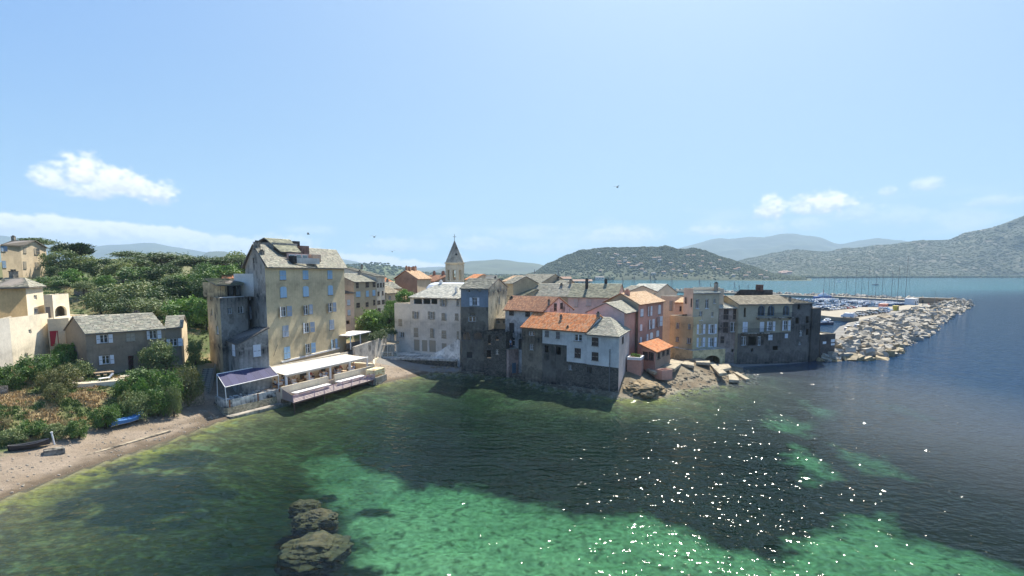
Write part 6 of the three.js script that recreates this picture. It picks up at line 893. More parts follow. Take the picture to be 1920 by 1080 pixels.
{
  const s = thing('stone_steps', 'steep stone steps with a pale side wall left of the lean to', 'steps', [-46.6, 1.6, -91]); for (let i = 0; i < 14; i++) part('step', M.concrete, s, (g) => g.box(-0.12 * i, 0.1 + i * 0.23, -0.42 * i, 1.8, 0.26, 0.5, 0.28)); part('side_wall', wallMat(0.46, 0.44, 0.42, 'worn'), s, (g) => { const P = (i, y) => [1.05 - 0.12 * i, y, -0.42 * i + 0.2]; g.quad(P(0, -0.6), P(14, 2.4), P(14, 4.3), P(0, 1.0), undefined, [[0, 0], [6, 0], [6, 2], [0, 2]]); });
  const pt = thing('patio', 'pale patio slab in front of the shuttered stone house', 'patio', [-57, 5.0, -84]); mesh('slab', polySlab([[-61.5, -80.4], [-57.6, -79.6], [-53.6, -82.6], [-55.4, -88.6], [-59.6, -86.2]].map(([x, z]) => [x + 57, z + 84]), 0.35, 0.8, 0.03), wallMat(0.50, 0.46, 0.38, 'worn'), pt);
  const wd = paint(0.34, 0.25, 0.16, 0.8), tb = thing('patio_table', 'long wooden table on the patio', 'table', [-57.4, 5.35, -85.2], null, 0.75); part('table_top', wd, tb, (g) => g.box(0, 0.74, 0, 2.4, 0.06, 1.0)); for (const [x, z] of [[-1.05, -0.4], [1.05, -0.4], [-1.05, 0.4], [1.05, 0.4]]) part('leg', wd, tb, (g) => g.box(x, 0.36, z, 0.08, 0.72, 0.08));
  for (let i = 0; i < 6; i++) { const s2 = i < 3 ? 1 : -1, k = i % 3 - 1, c = Math.cos(0.75), q = Math.sin(0.75), lx = k * 0.8, lz = s2 * 0.85; chair('patio_chair', `wooden chair on the ${s2 > 0 ? 'sea' : 'house'} side of the patio table, ${['left', 'middle', 'right'][k + 1]} one`, [-57.4 + lx * c + lz * q, 5.35, -85.2 - lx * q + lz * c], 0.75 + (s2 > 0 ? Math.PI : 0), wd, wd, 'wooden patio chairs'); }
  const lo = thing('sun_lounger', 'white sun lounger on the patio', 'lounger', [-55.6, 5.35, -83.0], null, -0.6); part('seat', M.white, lo, (g) => g.box(0, 0.32, 0.3, 0.65, 0.08, 1.3)); part('backrest', M.white, lo, (g) => g.quad([-0.32, 0.36, -0.35], [0.32, 0.36, -0.35], [0.32, 0.85, -0.85], [-0.32, 0.85, -0.85])); for (const [x, z] of [[-0.28, 0.85], [0.28, 0.85], [-0.28, -0.3], [0.28, -0.3]]) part('leg', M.white, lo, (g) => g.box(x, 0.14, z, 0.05, 0.3, 0.05));
  const pot = thing('planter', 'round stone pot on the patio', 'planter', [-58.4, 5.35, -81.8]); mesh('pot', new THREE.LatheGeometry([[0, 0], [0.25, 0], [0.42, 0.35], [0.36, 0.6], [0.3, 0.6], [0.3, 0.5], [0, 0.5]].map(([x, y]) => new THREE.Vector2(x, y)), 14), M.concrete, pot);
  const ld = thing('landing', 'rose coloured landing block beside the stone ruin', 'landing', [-0.3, -0.6, -118.2], null, 0.75); part('pier', wallMat(0.36, 0.27, 0.24, 'worn'), ld, (g) => g.box(0, 2.95, 0, 2.6, 5.9, 1.8)); part('slab', M.coping, ld, (g) => g.box(0, 5.93, 0, 2.8, 0.06, 2.0)); const dr = part('door', paint(0.10, 0.17, 0.24), ld, (g) => g.box(0.1, 2.2, 0.93, 0.95, 2.0, 0.06)); part('handle', M.iron, dr, (g) => g.box(0.4, 2.1, 0.98, 0.05, 0.16, 0.05));
  const bt = thing('corner_terrace', 'white rimmed terrace on a rose pillar beside the corner house', 'terrace', [21.9, 0, -107.6], null, 1.2); part('base', rose, bt, (g) => g.box(0, 2.4, 0, 3.0, 4.8, 2.4)); part('rim', M.white, bt, (g) => { g.box(0, 5.05, 1.1, 3.2, 0.5, 0.22); g.box(0, 5.05, -1.1, 3.2, 0.5, 0.22); g.box(1.5, 5.05, 0, 0.22, 0.5, 2.0); g.box(-1.5, 5.05, 0, 0.22, 0.5, 2.0); }); for (let i = 0; i < 3; i++) { const c = thing('flower_pot', `${['terracotta', 'grey', 'white'][i]} flower pot on the corner terrace`, 'flower pot', [21.5 + i * 0.4, 4.82, -108.2 + i * 0.6]); mesh('pot', new THREE.CylinderGeometry(0.2, 0.14, 0.35, 12).translate(0, 0.18, 0), [paint(0.4, 0.15, 0.07), M.concrete, M.white][i], c); const f = mesh('foliage', CROWNS.fig[i], leafMat, c); f.position.y = 0.6; f.scale.setScalar(0.4); f.userData.kind = 'stuff'; }
  const pl = thing('planter', 'big empty terracotta planter box in front of the annex', 'planter', [26.4, 1.6, -105.4], null, 0.5); part('side', rose, pl, (g) => { g.box(0, 0.85, 0.75, 2.4, 1.7, 0.18); g.box(0, 0.85, -0.75, 2.4, 1.7, 0.18); g.box(-1.11, 0.85, 0, 0.18, 1.7, 1.3); g.box(1.11, 0.85, 0, 0.18, 1.7, 1.3); }); part('soil', std(0.12, 0.09, 0.06), pl, (g) => g.box(0, 1.0, 0, 2.0, 0.1, 1.3));
  const pipe = thing('drain_pipe', 'grey drain pipe on the white corner house', 'pipe', [16.1, 0, -100.05]); part('tube', M.grey, pipe, (g) => g.bar([0, 0.5, 0], [0, 7.5, 0], 0.07, 7)); for (const y of [2, 5, 7]) part('clip', M.iron, pipe, (g) => g.box(0, y, -0.06, 0.22, 0.06, 0.14));
}
{ // balconies of the grey green house, railings of the boathouse
  const c = G1.cor, ux = (c[1][0] - c[0][0]) / 13.1, uz = (c[1][1] - c[0][1]) / 13.1, turn = Math.atan2(-uz, ux), at = (u) => [c[0][0] + ux * u - G1.base[0], -G1.low, c[0][1] + uz * u - G1.base[2]];
  for (const [u0, u1, y] of [[4.3, 13.0, 10.3], [0.9, 7.2, 7.0]]) { const b = new THREE.Group(); b.name = 'balcony'; b.position.set(...at(u0)); b.rotation.y = turn; G1.root.add(b); const L = u1 - u0; part('slab', M.coping, b, (g) => g.box(L / 2, y, 0.45, L, 0.18, 0.9)); part('railing', M.iron, b, (g) => { g.box(L / 2, y + 1.02, 0.86, L, 0.05, 0.05); for (let i = 0; i <= L / 0.16; i++) g.box(i * 0.16, y + 0.55, 0.86, 0.022, 0.95, 0.022); for (const x of [0.03, L - 0.03]) g.box(x, y + 1.02, 0.43, 0.05, 0.05, 0.85); }); for (let i = 0; i < 4; i++) part('bracket', M.coping, b, (g) => g.box(0.4 + i * (L - 0.8) / 3, y - 0.25, 0.25, 0.18, 0.35, 0.5)); }
  const pr = thing('roof_parapet', 'dark rooftop parapet with a chimney above the balcony house', 'parapet', [56, 14.2, -141]); part('wall', blackish, pr, (g) => { g.box(0, 0.9, 0, 7.0, 2.0, 0.4, -0.22); g.quad([-3.4, -0.1, -0.8], [-3.4, 1.9, -0.8], [-5.4, -0.1, -1.2], [-5.4, -0.1, -1.2], undefined, [[0, 0], [1, 0], [1, 1], [0, 1]]); }); part('chimney', wallMat(0.16, 0.09, 0.07, 'worn'), pr, (g) => g.box(0.6, 2.3, 0.2, 1.5, 1.5, 1.0, -0.22));
}
// ---------- stone slabs, rocks, boats on the beach ----------
const stoneTex = texture(512, (u, v) => { const a = fbm(u * 6, v * 6, 6, 6), b = fbm(u * 50, v * 50, 3, 50); return clamp(0.55 + 0.7 * (a - 0.45) + 0.3 * (b - 0.5)); }); stoneTex.repeat.set(0.25, 0.25);
const slabMat = new THREE.MeshStandardMaterial({ color: lin(0.56, 0.48, 0.34), map: stoneTex, bumpMap: stoneTex, bumpScale: 0.08, roughness: 0.95 });
[[2.4, [[26.5, -111.5], [31.7, -120.5], [33.2, -117.4], [29.0, -108.3]], 'largest flat slab beside the annex'], [1.7, [[24.0, -108.3], [27.1, -112.5], [29.5, -109.3], [24.6, -104.5]], 'pale slab below the planter box'], [1.8, [[32.0, -115.3], [34.0, -119.0], [35.0, -116.9], [34.0, -113.2]], 'small slab between the annex and the boathouse'], [1.3, [[35.5, -117.0], [36.4, -120.9], [39.1, -120.1], [38.0, -116.3]], 'slab in front of the boathouse arch'], [0.9, [[40.7, -122.6], [43.8, -122.6], [42.7, -118.0], [39.6, -114.7]], 'wide slab right of the boathouse arch'], [0.7, [[39.3, -121.5], [40.3, -121.5], [39.1, -110.2], [37.5, -109.6]], 'long narrow slab sloping to the water'], [0.35, [[41.3, -115.6], [42.8, -116.3], [41.0, -109.0], [39.3, -109.6]], 'small slab at the edge of the water'], [0.2, [[43.7, -119.3], [44.6, -119.8], [44.0, -112.0], [43.1, -111.5]], 'thin half sunk slab farthest right on the shore']].forEach(([h, pts, label], i) => { const c = pts[0], m = mesh('stone_slab', polySlab(pts.map(([x, z]) => [x - c[0], z - c[1]]), 0.2, 0.55, 0.06), slabMat); m.position.set(c[0], Math.max(h - 0.2, ...pts.map(([x, z]) => groundHeight(x, z) + 0.05), groundHeight((pts[0][0] + pts[2][0]) / 2, (pts[0][1] + pts[2][1]) / 2) + 0.1), c[1]); m.rotation.set((hash2(i, 3) - 0.5) * 0.05, 0, (hash2(i, 5) - 0.5) * 0.05); tag(m, label, 'slab', 'stone slabs on the shore'); });
function boulder(seed, rx, ry, rz, detail, rough, tones) {
  const g = new THREE.IcosahedronGeometry(1, detail), p = g.attributes.position, col = new Float32Array(p.count * 3); const n3 = (x, y, z, o) => (fbm(x + seed * 3, y + 7, o) + fbm(y + seed, z + 31, o) + fbm(z + 57, x + seed * 2, o)) / 3, f = (x, y, z) => n3(x * 1.4, y * 1.4, z * 1.4, 5) * 1.5 - 0.3 + Math.abs(n3(x * 2.6 + 9, y * 2.6, z * 2.6, 4) - 0.5) * 1.6;
  for (let i = 0; i < p.count; i++) { const x = p.getX(i), y = p.getY(i), z = p.getZ(i), s = 1 + rough * (f(x, y, z) - 0.45); p.setXYZ(i, x * s * rx, y * s * ry, z * s * rz); const n = n3(x * 4, y * 4, z * 4, 4), c = mix3(tones[0], tones[1], smooth(0.40, 0.60, n)); const c2 = mix3(c, tones[2], smooth(0.50, 0.60, n3(x * 8 + 4, y * 8, z * 8, 3))); col.set(c2, i * 3); }
  g.setAttribute('color', new THREE.BufferAttribute(col, 3)); g.computeVertexNormals(); return g;
}
const rockMat = new THREE.MeshStandardMaterial({ vertexColors: true, roughness: 0.9, bumpMap: stoneTex, bumpScale: 0.12 });
{
  const weedT = [[0.055, 0.038, 0.013], [0.09, 0.062, 0.024], [0.03, 0.026, 0.009]];
  for (const [x, y, z, rx, ry, rz, s, label] of [[-15.3, -1.6, -45.3, 2.5, 1.1, 2.7, 1, 'big brown weedy rock breaking the water in the foreground'], [-16.7, -1.3, -50.0, 1.8, 1.0, 1.5, 2, 'smaller tan rock just behind the big weedy rock'], [-18.7, -1.35, -53.4, 1.3, 0.8, 1.1, 3, 'drowned rock farthest behind the weedy rocks']]) tag(mesh('sea_rock', boulder(s, rx, ry, rz, 24, 0.75, weedT), rockMat), label, 'rock', 'rocks in the shallow water').position.set(x, y, z);
  const m = mesh('rock_outcrop', boulder(5, 3.9, 2.0, 4.4, 28, 0.8, [[0.17, 0.115, 0.05], [0.27, 0.20, 0.11], [0.07, 0.06, 0.035]]), rockMat); m.position.set(21.6, -0.1, -100.8); tag(m, 'ochre rock outcrop at the foot of the corner house', 'rock');
  // loose stones of the shore, far too many to count, and the larger ones
  const R = mulberry(31), o = new THREE.Object3D(), stones = [boulder(11, 1, 0.6, 0.8, 2, 0.7, [[0.31, 0.265, 0.205], [0.37, 0.32, 0.255], [0.22, 0.185, 0.14]]), boulder(12, 1, 0.5, 0.7, 2, 0.8, [[0.20, 0.165, 0.11], [0.28, 0.235, 0.165], [0.11, 0.095, 0.06]])];
  const put = (name, label, geo, list) => { const im = new THREE.InstancedMesh(geo, new THREE.MeshStandardMaterial({ vertexColors: true, roughness: 0.95 }), list.length); list.forEach(([x, y, z, s], i) => { o.position.set(x, y, z); o.rotation.set(R() * 0.5, R() * 6.28, R() * 0.5); o.scale.setScalar(s); o.updateMatrix(); im.setMatrixAt(i, o.matrix); }); im.name = name; im.userData = { kind: 'stuff', label, category: 'pebbles' }; im.castShadow = im.receiveShadow = true; scene.add(im); };
  const a = [], b = []; for (let i = 0; i < 9000; i++) { const x = lerp(-60, -18, R()), z = lerp(-122, -45, R()), d = coastDistance(x, z); if (d < 0.1 || d > 8.5) continue; a.push([x, groundHeight(x, z), z, 0.04 + 0.12 * R() ** 3]); }
  for (let i = 0; i < 3600; i++) { const x = lerp(-17, 50, R()), z = lerp(-126, -96, R()), d = coastDistance(x, z); if (d < -3.5 || d > 5) continue; b.push([x, groundHeight(x, z), z, 0.12 + 0.42 * R() ** 3]); }
  put('beach_pebbles', 'pale pebbles strewn over the narrow beach', stones[0], a); put('shore_stones', 'loose stones along the shore below the houses', stones[1], b);
  // boats and bits on the beach
  const hull = (L, W, Hh, col, top) => { const g = new Geo(), n = 14, S = (i) => { const t = i / n, x = (t - 0.5) * L, w = W / 2 * Math.pow(Math.sin(Math.PI * clamp(t * 0.9 + 0.06)), 0.6), k = Hh * (1 + 0.35 * (2 * t - 1) ** 2); return [[x, 0.0, 0], [x, k * 0.25, w * 0.75], [x, k, w], [x, k * top, 0], [x, k, -w], [x, k * 0.25, -w * 0.75]]; }; for (let i = 0; i < n; i++) { const a = S(i), b = S(i + 1); for (let k = 0; k < 6; k++) { const q = (k + 1) % 6; g.quad(a[k], b[k], b[q], a[q]); } } return g.build(); };
  const bl = thing('covered_boat', 'small boat under a blue tarpaulin on the pebble beach', 'boat', [-47.6, 1.55, -74.2], null, 1.32); mesh('hull', hull(4.6, 1.5, 0.5, 0, 0.6), M.white, bl); const tp = mesh('tarpaulin', hull(4.7, 1.62, 0.56, 0, 1.35).translate(0, 0.02, 0), paint(0.03, 0.17, 0.46, 0.5), bl);
  const kb = thing('rowing_boat', 'dark upturned rowing boat at the foot of the bank', 'boat', [-51.2, 1.5, -63.4], null, 0.95); const hm = mesh('hull', hull(3.6, 1.2, 0.5, 0, 0.9), paint(0.012, 0.014, 0.022, 0.5), kb); part('keel', paint(0.012, 0.014, 0.022, 0.5), kb, (g) => g.box(0, 0.48, 0, 3.0, 0.08, 0.06));
  const sl = mesh('concrete_block', polySlab([[-0.9, -0.4], [0.9, -0.7], [1.0, 0.3], [-0.8, 0.6]], 0.35, 0.6, 0.04), M.concrete); sl.position.set(-48.6, 1.1, -63.3); sl.rotation.y = 0.6; tag(sl, 'broken concrete block on the beach beside the dark boat', 'block');
  const ps = thing('mooring_post', 'short white post leaning on the beach', 'post', [-50.0, 1.3, -65.4]); part('shaft', M.white, ps, (g) => g.bar([0, -0.3, 0], [-0.25, 1.3, 0], 0.09, 7)); part('cap', M.white, ps, (g) => g.bar([-0.25, 1.3, 0], [-0.26, 1.42, 0], 0.14, 7));
  freeWall('slipway_edge', 'long low concrete edge running along the pebble beach', [[-47.2, -60.5, 0.2, 0.5], [-44.6, -68, 0.2, 0.5], [-42.6, -74.5, 0.2, 0.52]], wallMat(0.42, 0.36, 0.27, 'worn'), 0.5);
}

// ---------- harbour: quay, jetty, breakwater ----------
const quayMat = wallMat(0.27, 0.245, 0.20, 'plaster');
{
  const Q = [[74, -143], [86, -156], [92, -168], [113.2, -209.2], [123.7, -225.2], [132.6, -233.9], [141.5, -249.7], [134.7, -254.6], [134.0, -265.7], [151.3, -300.3], [181.3, -328.9], [197.1, -328.9], [212.3, -337.4], [243.3, -367.2], [264.7, -376.5], [262, -360], [252, -352], [232, -331], [203, -300], [151.7, -240.7], [130.6, -217.5], [96.1, -172.4], [87.5, -158.5], [79, -146]];
  structure(mesh('quay', polySlab(Q, 1.6, 4, 0.03), quayMat), 'pale concrete quay with the harbour car park', 'quay');
  const J = [[150, -640], [218, -524.3], [229.2, -504.0], [248.7, -476.4], [254.7, -449.7], [260.0, -425.8], [266.7, -402.8], [272, -380], [281, -384], [277, -405], [270, -428], [264, -452], [257, -480], [236, -510], [225, -530], [156, -645]];
  structure(mesh('jetty', polySlab(J, 1.7, 4, 0.03), quayMat), 'outer harbour jetty behind the moored sailing boats', 'jetty');
  structure(mesh('road', polySlab([[92, -166.5], [118, -206], [148, -243], [200, -302], [236, -340], [232, -344], [195, -306], [143, -247], [112, -209], [88, -170]].map(([x, z]) => [x, z]), 1.64, 0.05, 0), std(0.20, 0.19, 0.175, { map: plasterTex })), 'asphalt lane along the inside of the breakwater', 'road');
  const outer = [[69.8, -137.5], [78.3, -138.9], [84.8, -140.2], [90.1, -143.8], [97.5, -152.7], [108.2, -166.4], [126.3, -187.4], [143.4, -208], [166.5, -237.0], [194.2, -271.4], [240.3, -326.5], [267.1, -357.5], [290, -388], [286, -396]], crest = [[76, -145], [80, -147], [83, -151], [87.1, -157], [91, -164], [96.1, -172.4], [112, -194], [130.6, -217.5], [151.7, -240.7], [176, -270], [215, -313], [245, -343], [266, -366], [270, -378]];
  const along = (a, t) => { const L = [0]; for (let i = 1; i < a.length; i++) L.push(L[i - 1] + Math.hypot(a[i][0] - a[i - 1][0], a[i][1] - a[i - 1][1])); const s = t * L[L.length - 1]; let i = 1; while (i < a.length - 1 && L[i] < s) i++; const k = (s - L[i - 1]) / (L[i] - L[i - 1]); return [lerp(a[i - 1][0], a[i][0], k), lerp(a[i - 1][1], a[i][1], k)]; };
  const bw = thing('breakwater', 'long breakwater of pale rock blocks sheltering the harbour', 'breakwater', [80, 0, -145]);
  const core = new Geo(), N = 80, H_ = (t) => t < 0 ? 3.1 : lerp(3.1, -2.4, t); for (let i = 0; i < N; i++) { const P = (u, v) => { const a = along(crest, u), b = along(outer, u), q = lerp(0, 1.12, v), w = -3 / Math.hypot(b[0] - a[0], b[1] - a[1]); const z = v < 0 ? w : q; return [lerp(a[0], b[0], z) - 80, v < 0 ? 1.2 : H_(q), lerp(a[1], b[1], z) + 145]; }; const u0 = i / N, u1 = (i + 1) / N; core.quad(P(u0, -1), P(u1, -1), P(u1, 0), P(u0, 0)); core.quad(P(u0, 0), P(u1, 0), P(u1, 0.5), P(u0, 0.5)); core.quad(P(u0, 0.5), P(u1, 0.5), P(u1, 1), P(u0, 1)); }
  mesh('core', core.build(), std(0.20, 0.175, 0.13), bw);
  const R = mulberry(404), variants = []; for (let k = 0; k < 10; k++) {   // angular quarried blocks
    const g = new THREE.BoxGeometry(1, 1, 1, 2, 2, 2).toNonIndexed(), p = g.attributes.position, off = new Map(), rs = mulberry(50 + k); for (let i = 0; i < p.count; i++) { const key = [p.getX(i), p.getY(i), p.getZ(i)].map((v) => v.toFixed(2)).join(); if (!off.has(key)) off.set(key, [rs(), rs(), rs()].map((v) => (v - 0.5) * 0.34)); const d = off.get(key), x = p.getX(i), y = p.getY(i), z = p.getZ(i), m = 0.86 / Math.max(0.86, Math.hypot(x, y, z)); p.setXYZ(i, x * m * 1.25 + d[0], y * m + d[1] * 0.8, z * m * 1.1 + d[2]); } g.computeVertexNormals(); variants.push(g); }
  const tones = [[0.50, 0.455, 0.37], [0.58, 0.53, 0.44], [0.36, 0.325, 0.26], [0.42, 0.345, 0.235]].map((c) => new THREE.MeshStandardMaterial({ color: lin(...c), roughness: 0.95, map: stoneTex, bumpMap: stoneTex, bumpScale: 0.06 })), wet = new THREE.MeshStandardMaterial({ color: lin(0.36, 0.27, 0.13), roughness: 0.7, map: stoneTex }), rest = tones.map(() => []);
  const list = []; for (let i = 0; i < 2100; i++) { const u = R() ** 1.15, v = R() * 1.06 - 0.05; list.push([u, v]); }
  list.sort((a, b) => a[0] - b[0]); const m4 = new THREE.Matrix4(), e = new THREE.Euler(), q4 = new THREE.Quaternion();
  list.forEach(([u, v], i) => {
    const a = along(crest, u), b = along(outer, u), s = lerp(0.9, 2.3, R() ** 1.6) * (u > 0.5 ? 1.15 : 1), x = lerp(a[0], b[0], v) - 80, z = lerp(a[1], b[1], v) + 145, y = lerp(3.2, -0.5, clamp(v)) + (R() - 0.5) * 0.7, k = Math.floor(R() * 4), scl = [s * (0.85 + 0.5 * R()), s * (0.55 + 0.35 * R()), s * (0.8 + 0.4 * R())], rot = [(R() - 0.5) * 0.9, R() * 6.28, (R() - 0.5) * 0.9], g = variants[i % 10];
    if (i < 300) { const m = mesh('rock', g, v > 0.86 && R() < 0.7 ? wet : tones[k], bw); m.position.set(x, y, z); m.rotation.set(...rot); m.scale.set(...scl); }
    else { m4.compose(new THREE.Vector3(x, y, z), q4.setFromEuler(e.set(...rot)), new THREE.Vector3(...scl)); rest[k].push(g.clone().applyMatrix4(m4)); }
  });
  rest.forEach((l, k) => { const m = mesh('rock_mass', mergeGeometries(l), tones[k], bw); m.userData.kind = 'stuff'; });
  const jr = [[], []]; for (let i = 0; i < 420; i++) { const t = R(), J0 = [[160, -648], [226, -532], [258, -482], [265, -454], [271, -430], [278, -407], [284, -386]], p = along(J0, t), s = 1.2 + R() * 1.4; m4.compose(new THREE.Vector3(p[0] + R() * 4, 0.6 + R() * 1.2, p[1] + R() * 2), q4.setFromEuler(e.set(R(), R() * 6, R())), new THREE.Vector3(s * 1.3, s, s)); jr[i % 2].push(variants[i % 10].clone().applyMatrix4(m4)); }
  jr.forEach((l, k) => { const m = mesh('jetty_rocks', mergeGeometries(l), tones[k]); m.userData = { kind: 'stuff', label: k ? 'tan rocks heaped along the outer jetty' : 'pale rocks heaped along the outer jetty', category: 'rocks' }; });
}
// ---------- cars ----------
function carParts(van) {
  const prof = van ? [[-2.4, 0.35], [2.35, 0.35], [2.45, 0.75], [2.3, 1.05], [1.7, 1.2], [1.2, 1.85], [-2.35, 1.95], [-2.45, 1.2]] : [[-2.1, 0.32], [2.08, 0.32], [2.15, 0.6], [2.0, 0.78], [1.05, 0.92], [-1.75, 1.0], [-2.1, 0.9], [-2.16, 0.55]], s = new THREE.Shape(prof.map(([x, y]) => new THREE.Vector2(x, y)));
  const W = van ? 1.7 : 1.5, ex = (sh, w, b) => { const g = new THREE.ExtrudeGeometry(sh, { depth: w, bevelEnabled: true, bevelSize: b, bevelThickness: b, bevelSegments: 2 }); g.translate(0, 0, -w / 2); return g; };
  const body = ex(s, W, 0.08), cab = van ? [[1.15, 1.2], [1.62, 1.22], [1.16, 1.8], [0.4, 1.82], [0.4, 1.2]] : [[1.0, 0.95], [0.45, 1.42], [-1.1, 1.45], [-1.8, 1.0]], glass = ex(new THREE.Shape(cab.map(([x, y]) => new THREE.Vector2(x, y))), van ? 1.62 : 1.28, van ? 0.10 : 0.05), roof = ex(new THREE.Shape((van ? [[1.0, 1.86], [-2.2, 1.98], [-2.2, 2.0], [0.9, 1.9]] : [[0.45, 1.43], [-1.1, 1.46], [-1.0, 1.5], [0.35, 1.48]]).map(([x, y]) => new THREE.Vector2(x, y))), 1.22, 0.03);
  return { body, glass, roof, wheel: new THREE.CylinderGeometry(0.32, 0.32, 0.2, 14).rotateX(Math.PI / 2), rim: new THREE.CylinderGeometry(0.18, 0.18, 0.22, 10).rotateX(Math.PI / 2), W };
}
const CAR = [carParts(false), carParts(true)], tyreM = std(0.02, 0.02, 0.02), rimM = paint(0.45, 0.45, 0.46, 0.3, 0.8), carGlass = paint(0.015, 0.018, 0.022, 0.08), lampM = paint(0.75, 0.75, 0.72, 0.2), tailM = paint(0.35, 0.01, 0.01, 0.3);
const COLORS = [['white', [0.72, 0.72, 0.72]], ['silver', [0.45, 0.46, 0.48]], ['dark grey', [0.06, 0.06, 0.065]], ['blue', [0.03, 0.08, 0.24]], ['black', [0.012, 0.012, 0.014]], ['light grey', [0.30, 0.31, 0.32]], ['red', [0.36, 0.02, 0.02]], ['pale blue', [0.30, 0.40, 0.52]]].map(([n, c]) => [n, new THREE.MeshPhysicalMaterial({ color: lin(...c), roughness: 0.35, clearcoat: 1, clearcoatRoughness: 0.08 })]);
function car(label, pos, turn, ci, van = 0, group = 'cars in the harbour car park') {
  const c = CAR[van], t = thing(van ? 'parked_van' : 'parked_car', label, van ? 'van' : 'car', pos, group, turn); mesh('body', c.body, COLORS[ci][1], t); mesh('windows', c.glass, carGlass, t); mesh('roof', c.roof, COLORS[ci][1], t);
  for (const x of [-1.35, 1.35]) for (const z of [-c.W / 2 - 0.02, c.W / 2 + 0.02]) { const w = mesh('wheel', c.wheel, tyreM, t); w.position.set(x, 0.32, z); mesh('rim', c.rim, rimM, w); }
  for (const z of [-0.55, 0.55]) { part('headlight', lampM, t, (g) => g.box(van ? 2.48 : 2.18, 0.72, z, 0.06, 0.14, 0.34)); part('tail_light', tailM, t, (g) => g.box(van ? -2.5 : -2.2, 0.8, z, 0.06, 0.14, 0.3)); } return t;
}
{
  const nth = ['first', 'second', 'third', 'fourth', 'fifth', 'sixth', 'seventh', 'eighth', 'ninth', 'tenth', 'eleventh', 'twelfth', 'thirteenth'], row = (x0, z0, x1, z1, n, name, seed, turn) => { for (let i = 0; i < n; i++) { const t = i / (n - 1), ci = Math.floor(hash2(i, seed) * 8), van = hash2(i, seed + 50) < 0.1 ? 1 : 0; car(`${COLORS[ci][0]} ${van ? 'van' : 'car'}, ${nth[i]} from the left in the ${name}`, [lerp(x0, x1, t), 1.61, lerp(z0, z1, t)], turn + (hash2(i, seed + 9) < 0.4 ? Math.PI : 0), ci, van); } };
  row(152, -297, 178, -320, 10, 'farthest parking row by the basin', 4, 2.3); row(145.5, -261, 182, -297, 12, 'middle parking row', 17, 2.3); row(140.5, -253.5, 172, -283, 11, 'parking row nearest the road', 23, 2.3);
  car('white van at the near end of the car park', [137.5, 1.61, -250.5], 2.3, 0, 1);
  for (const [x, z, ci, l] of [[179.4, -280.1, 4, 'black car parked along the lane near the kiosk'], [224.5, -334.2, 2, 'dark grey car far out on the lane by the tip'], [151.5, -249.5, 4, 'black car on the lane opposite the white van'], [134.5, -229, 1, 'silver car driving alone on the lane'], [118.0, -208.2, 7, 'pale blue car near the start of the lane'], [108, -196, 1, 'silver car nearest the town on the lane'], [188.2, -289.8, 0, 'white car parked along the lane past the kiosk']]) car(l, [x, 1.645, z], 0.86, ci, 0, 'cars along the breakwater lane');
}
// ---------- boats ----------
function hullGeo(L, W, Hh) { const g = new Geo(), n = 16, S = (i) => { const t = i / n, x = (t - 0.5) * L, w = W / 2 * (t < 0.55 ? 0.78 + 0.22 * Math.sin(t / 0.55 * Math.PI / 2) : Math.pow(Math.cos((t - 0.55) / 0.45 * Math.PI / 2), 0.75)) + 0.01, k = Hh * (1 + 0.3 * t * t); return [[x, -0.35 * (1 - t * t), 0], [x, 0.15 * k, w * 0.8], [x, k, w], [x, k * 0.96, 0], [x, k, -w], [x, 0.15 * k, -w * 0.8]]; }; for (let i = 0; i < n; i++) { const a = S(i), b = S(i + 1); for (let k = 0; k < 6; k++) { const q = (k + 1) % 6; g.quad(a[k], b[k], b[q], a[q]); } } const a = S(0); g.quad(a[0], a[1], a[2], a[3]); g.quad(a[0], a[3], a[4], a[5]); return g.build(); }
const HULL = { sail: hullGeo(11, 3.4, 1.2), motor: hullGeo(6.5, 2.4, 0.9), yacht: hullGeo(16, 4.6, 1.9) }, gel = paint(0.74, 0.74, 0.73, 0.3), navyHull = paint(0.02, 0.035, 0.09, 0.3), mastM = paint(0.2, 0.205, 0.21, 0.5, 0.2), sailCover = paint(0.03, 0.06, 0.17, 0.8);
function sailboat(label, pos, turn, mast, dark, group, sails) {
  const b = thing('sailing_boat', label, 'sailboat', pos, group, turn); mesh('hull', HULL.sail, dark ? navyHull : gel, b); part('cabin', gel, b, (g) => { g.box(0.6, 1.42, 0, 4.2, 0.55, 1.9); g.box(0.4, 1.75, 0, 2.8, 0.2, 1.6); }); part('mast', mastM, b, (g) => g.bar([1.0, 1.2, 0], [1.0, mast, 0], 0.15, 6, 0.1)); part('boom', sailCover, b, (g) => g.bar([1.0, 2.4, 0], [-3.6, 2.5, 0], 0.16, 6)); part('stay', mastM, b, (g) => { g.bar([5.3, 1.5, 0], [1, mast - 0.3, 0], 0.05, 4); g.bar([-5.2, 1.3, 0], [1, mast - 0.1, 0], 0.03, 4); g.bar([1, mast * 0.6, -0.9], [1, mast * 0.6, 0.9], 0.04, 4); });
  if (sails) part('sail', M.white, b, (g) => { g.quad([0.9, 2.6, 0], [-3.4, 2.7, 0.3], [0.4, mast - 0.6, 0.1], [0.9, mast - 0.3, 0]); }); return b;
}
function motorboat(label, pos, turn, dark, group) { const b = thing('motor_boat', label, 'motorboat', pos, group, turn); mesh('hull', HULL.motor, dark ? navyHull : gel, b); part('windscreen', carGlass, b, (g) => g.quad([0.9, 0.95, -0.9], [0.9, 0.95, 0.9], [0.3, 1.55, 0.75], [0.3, 1.55, -0.75])); part('cabin', gel, b, (g) => g.box(-0.5, 1.15, 0, 1.5, 0.7, 1.5)); part('engine', M.iron, b, (g) => g.box(-3.35, 0.8, 0, 0.5, 0.9, 0.4)); return b; }
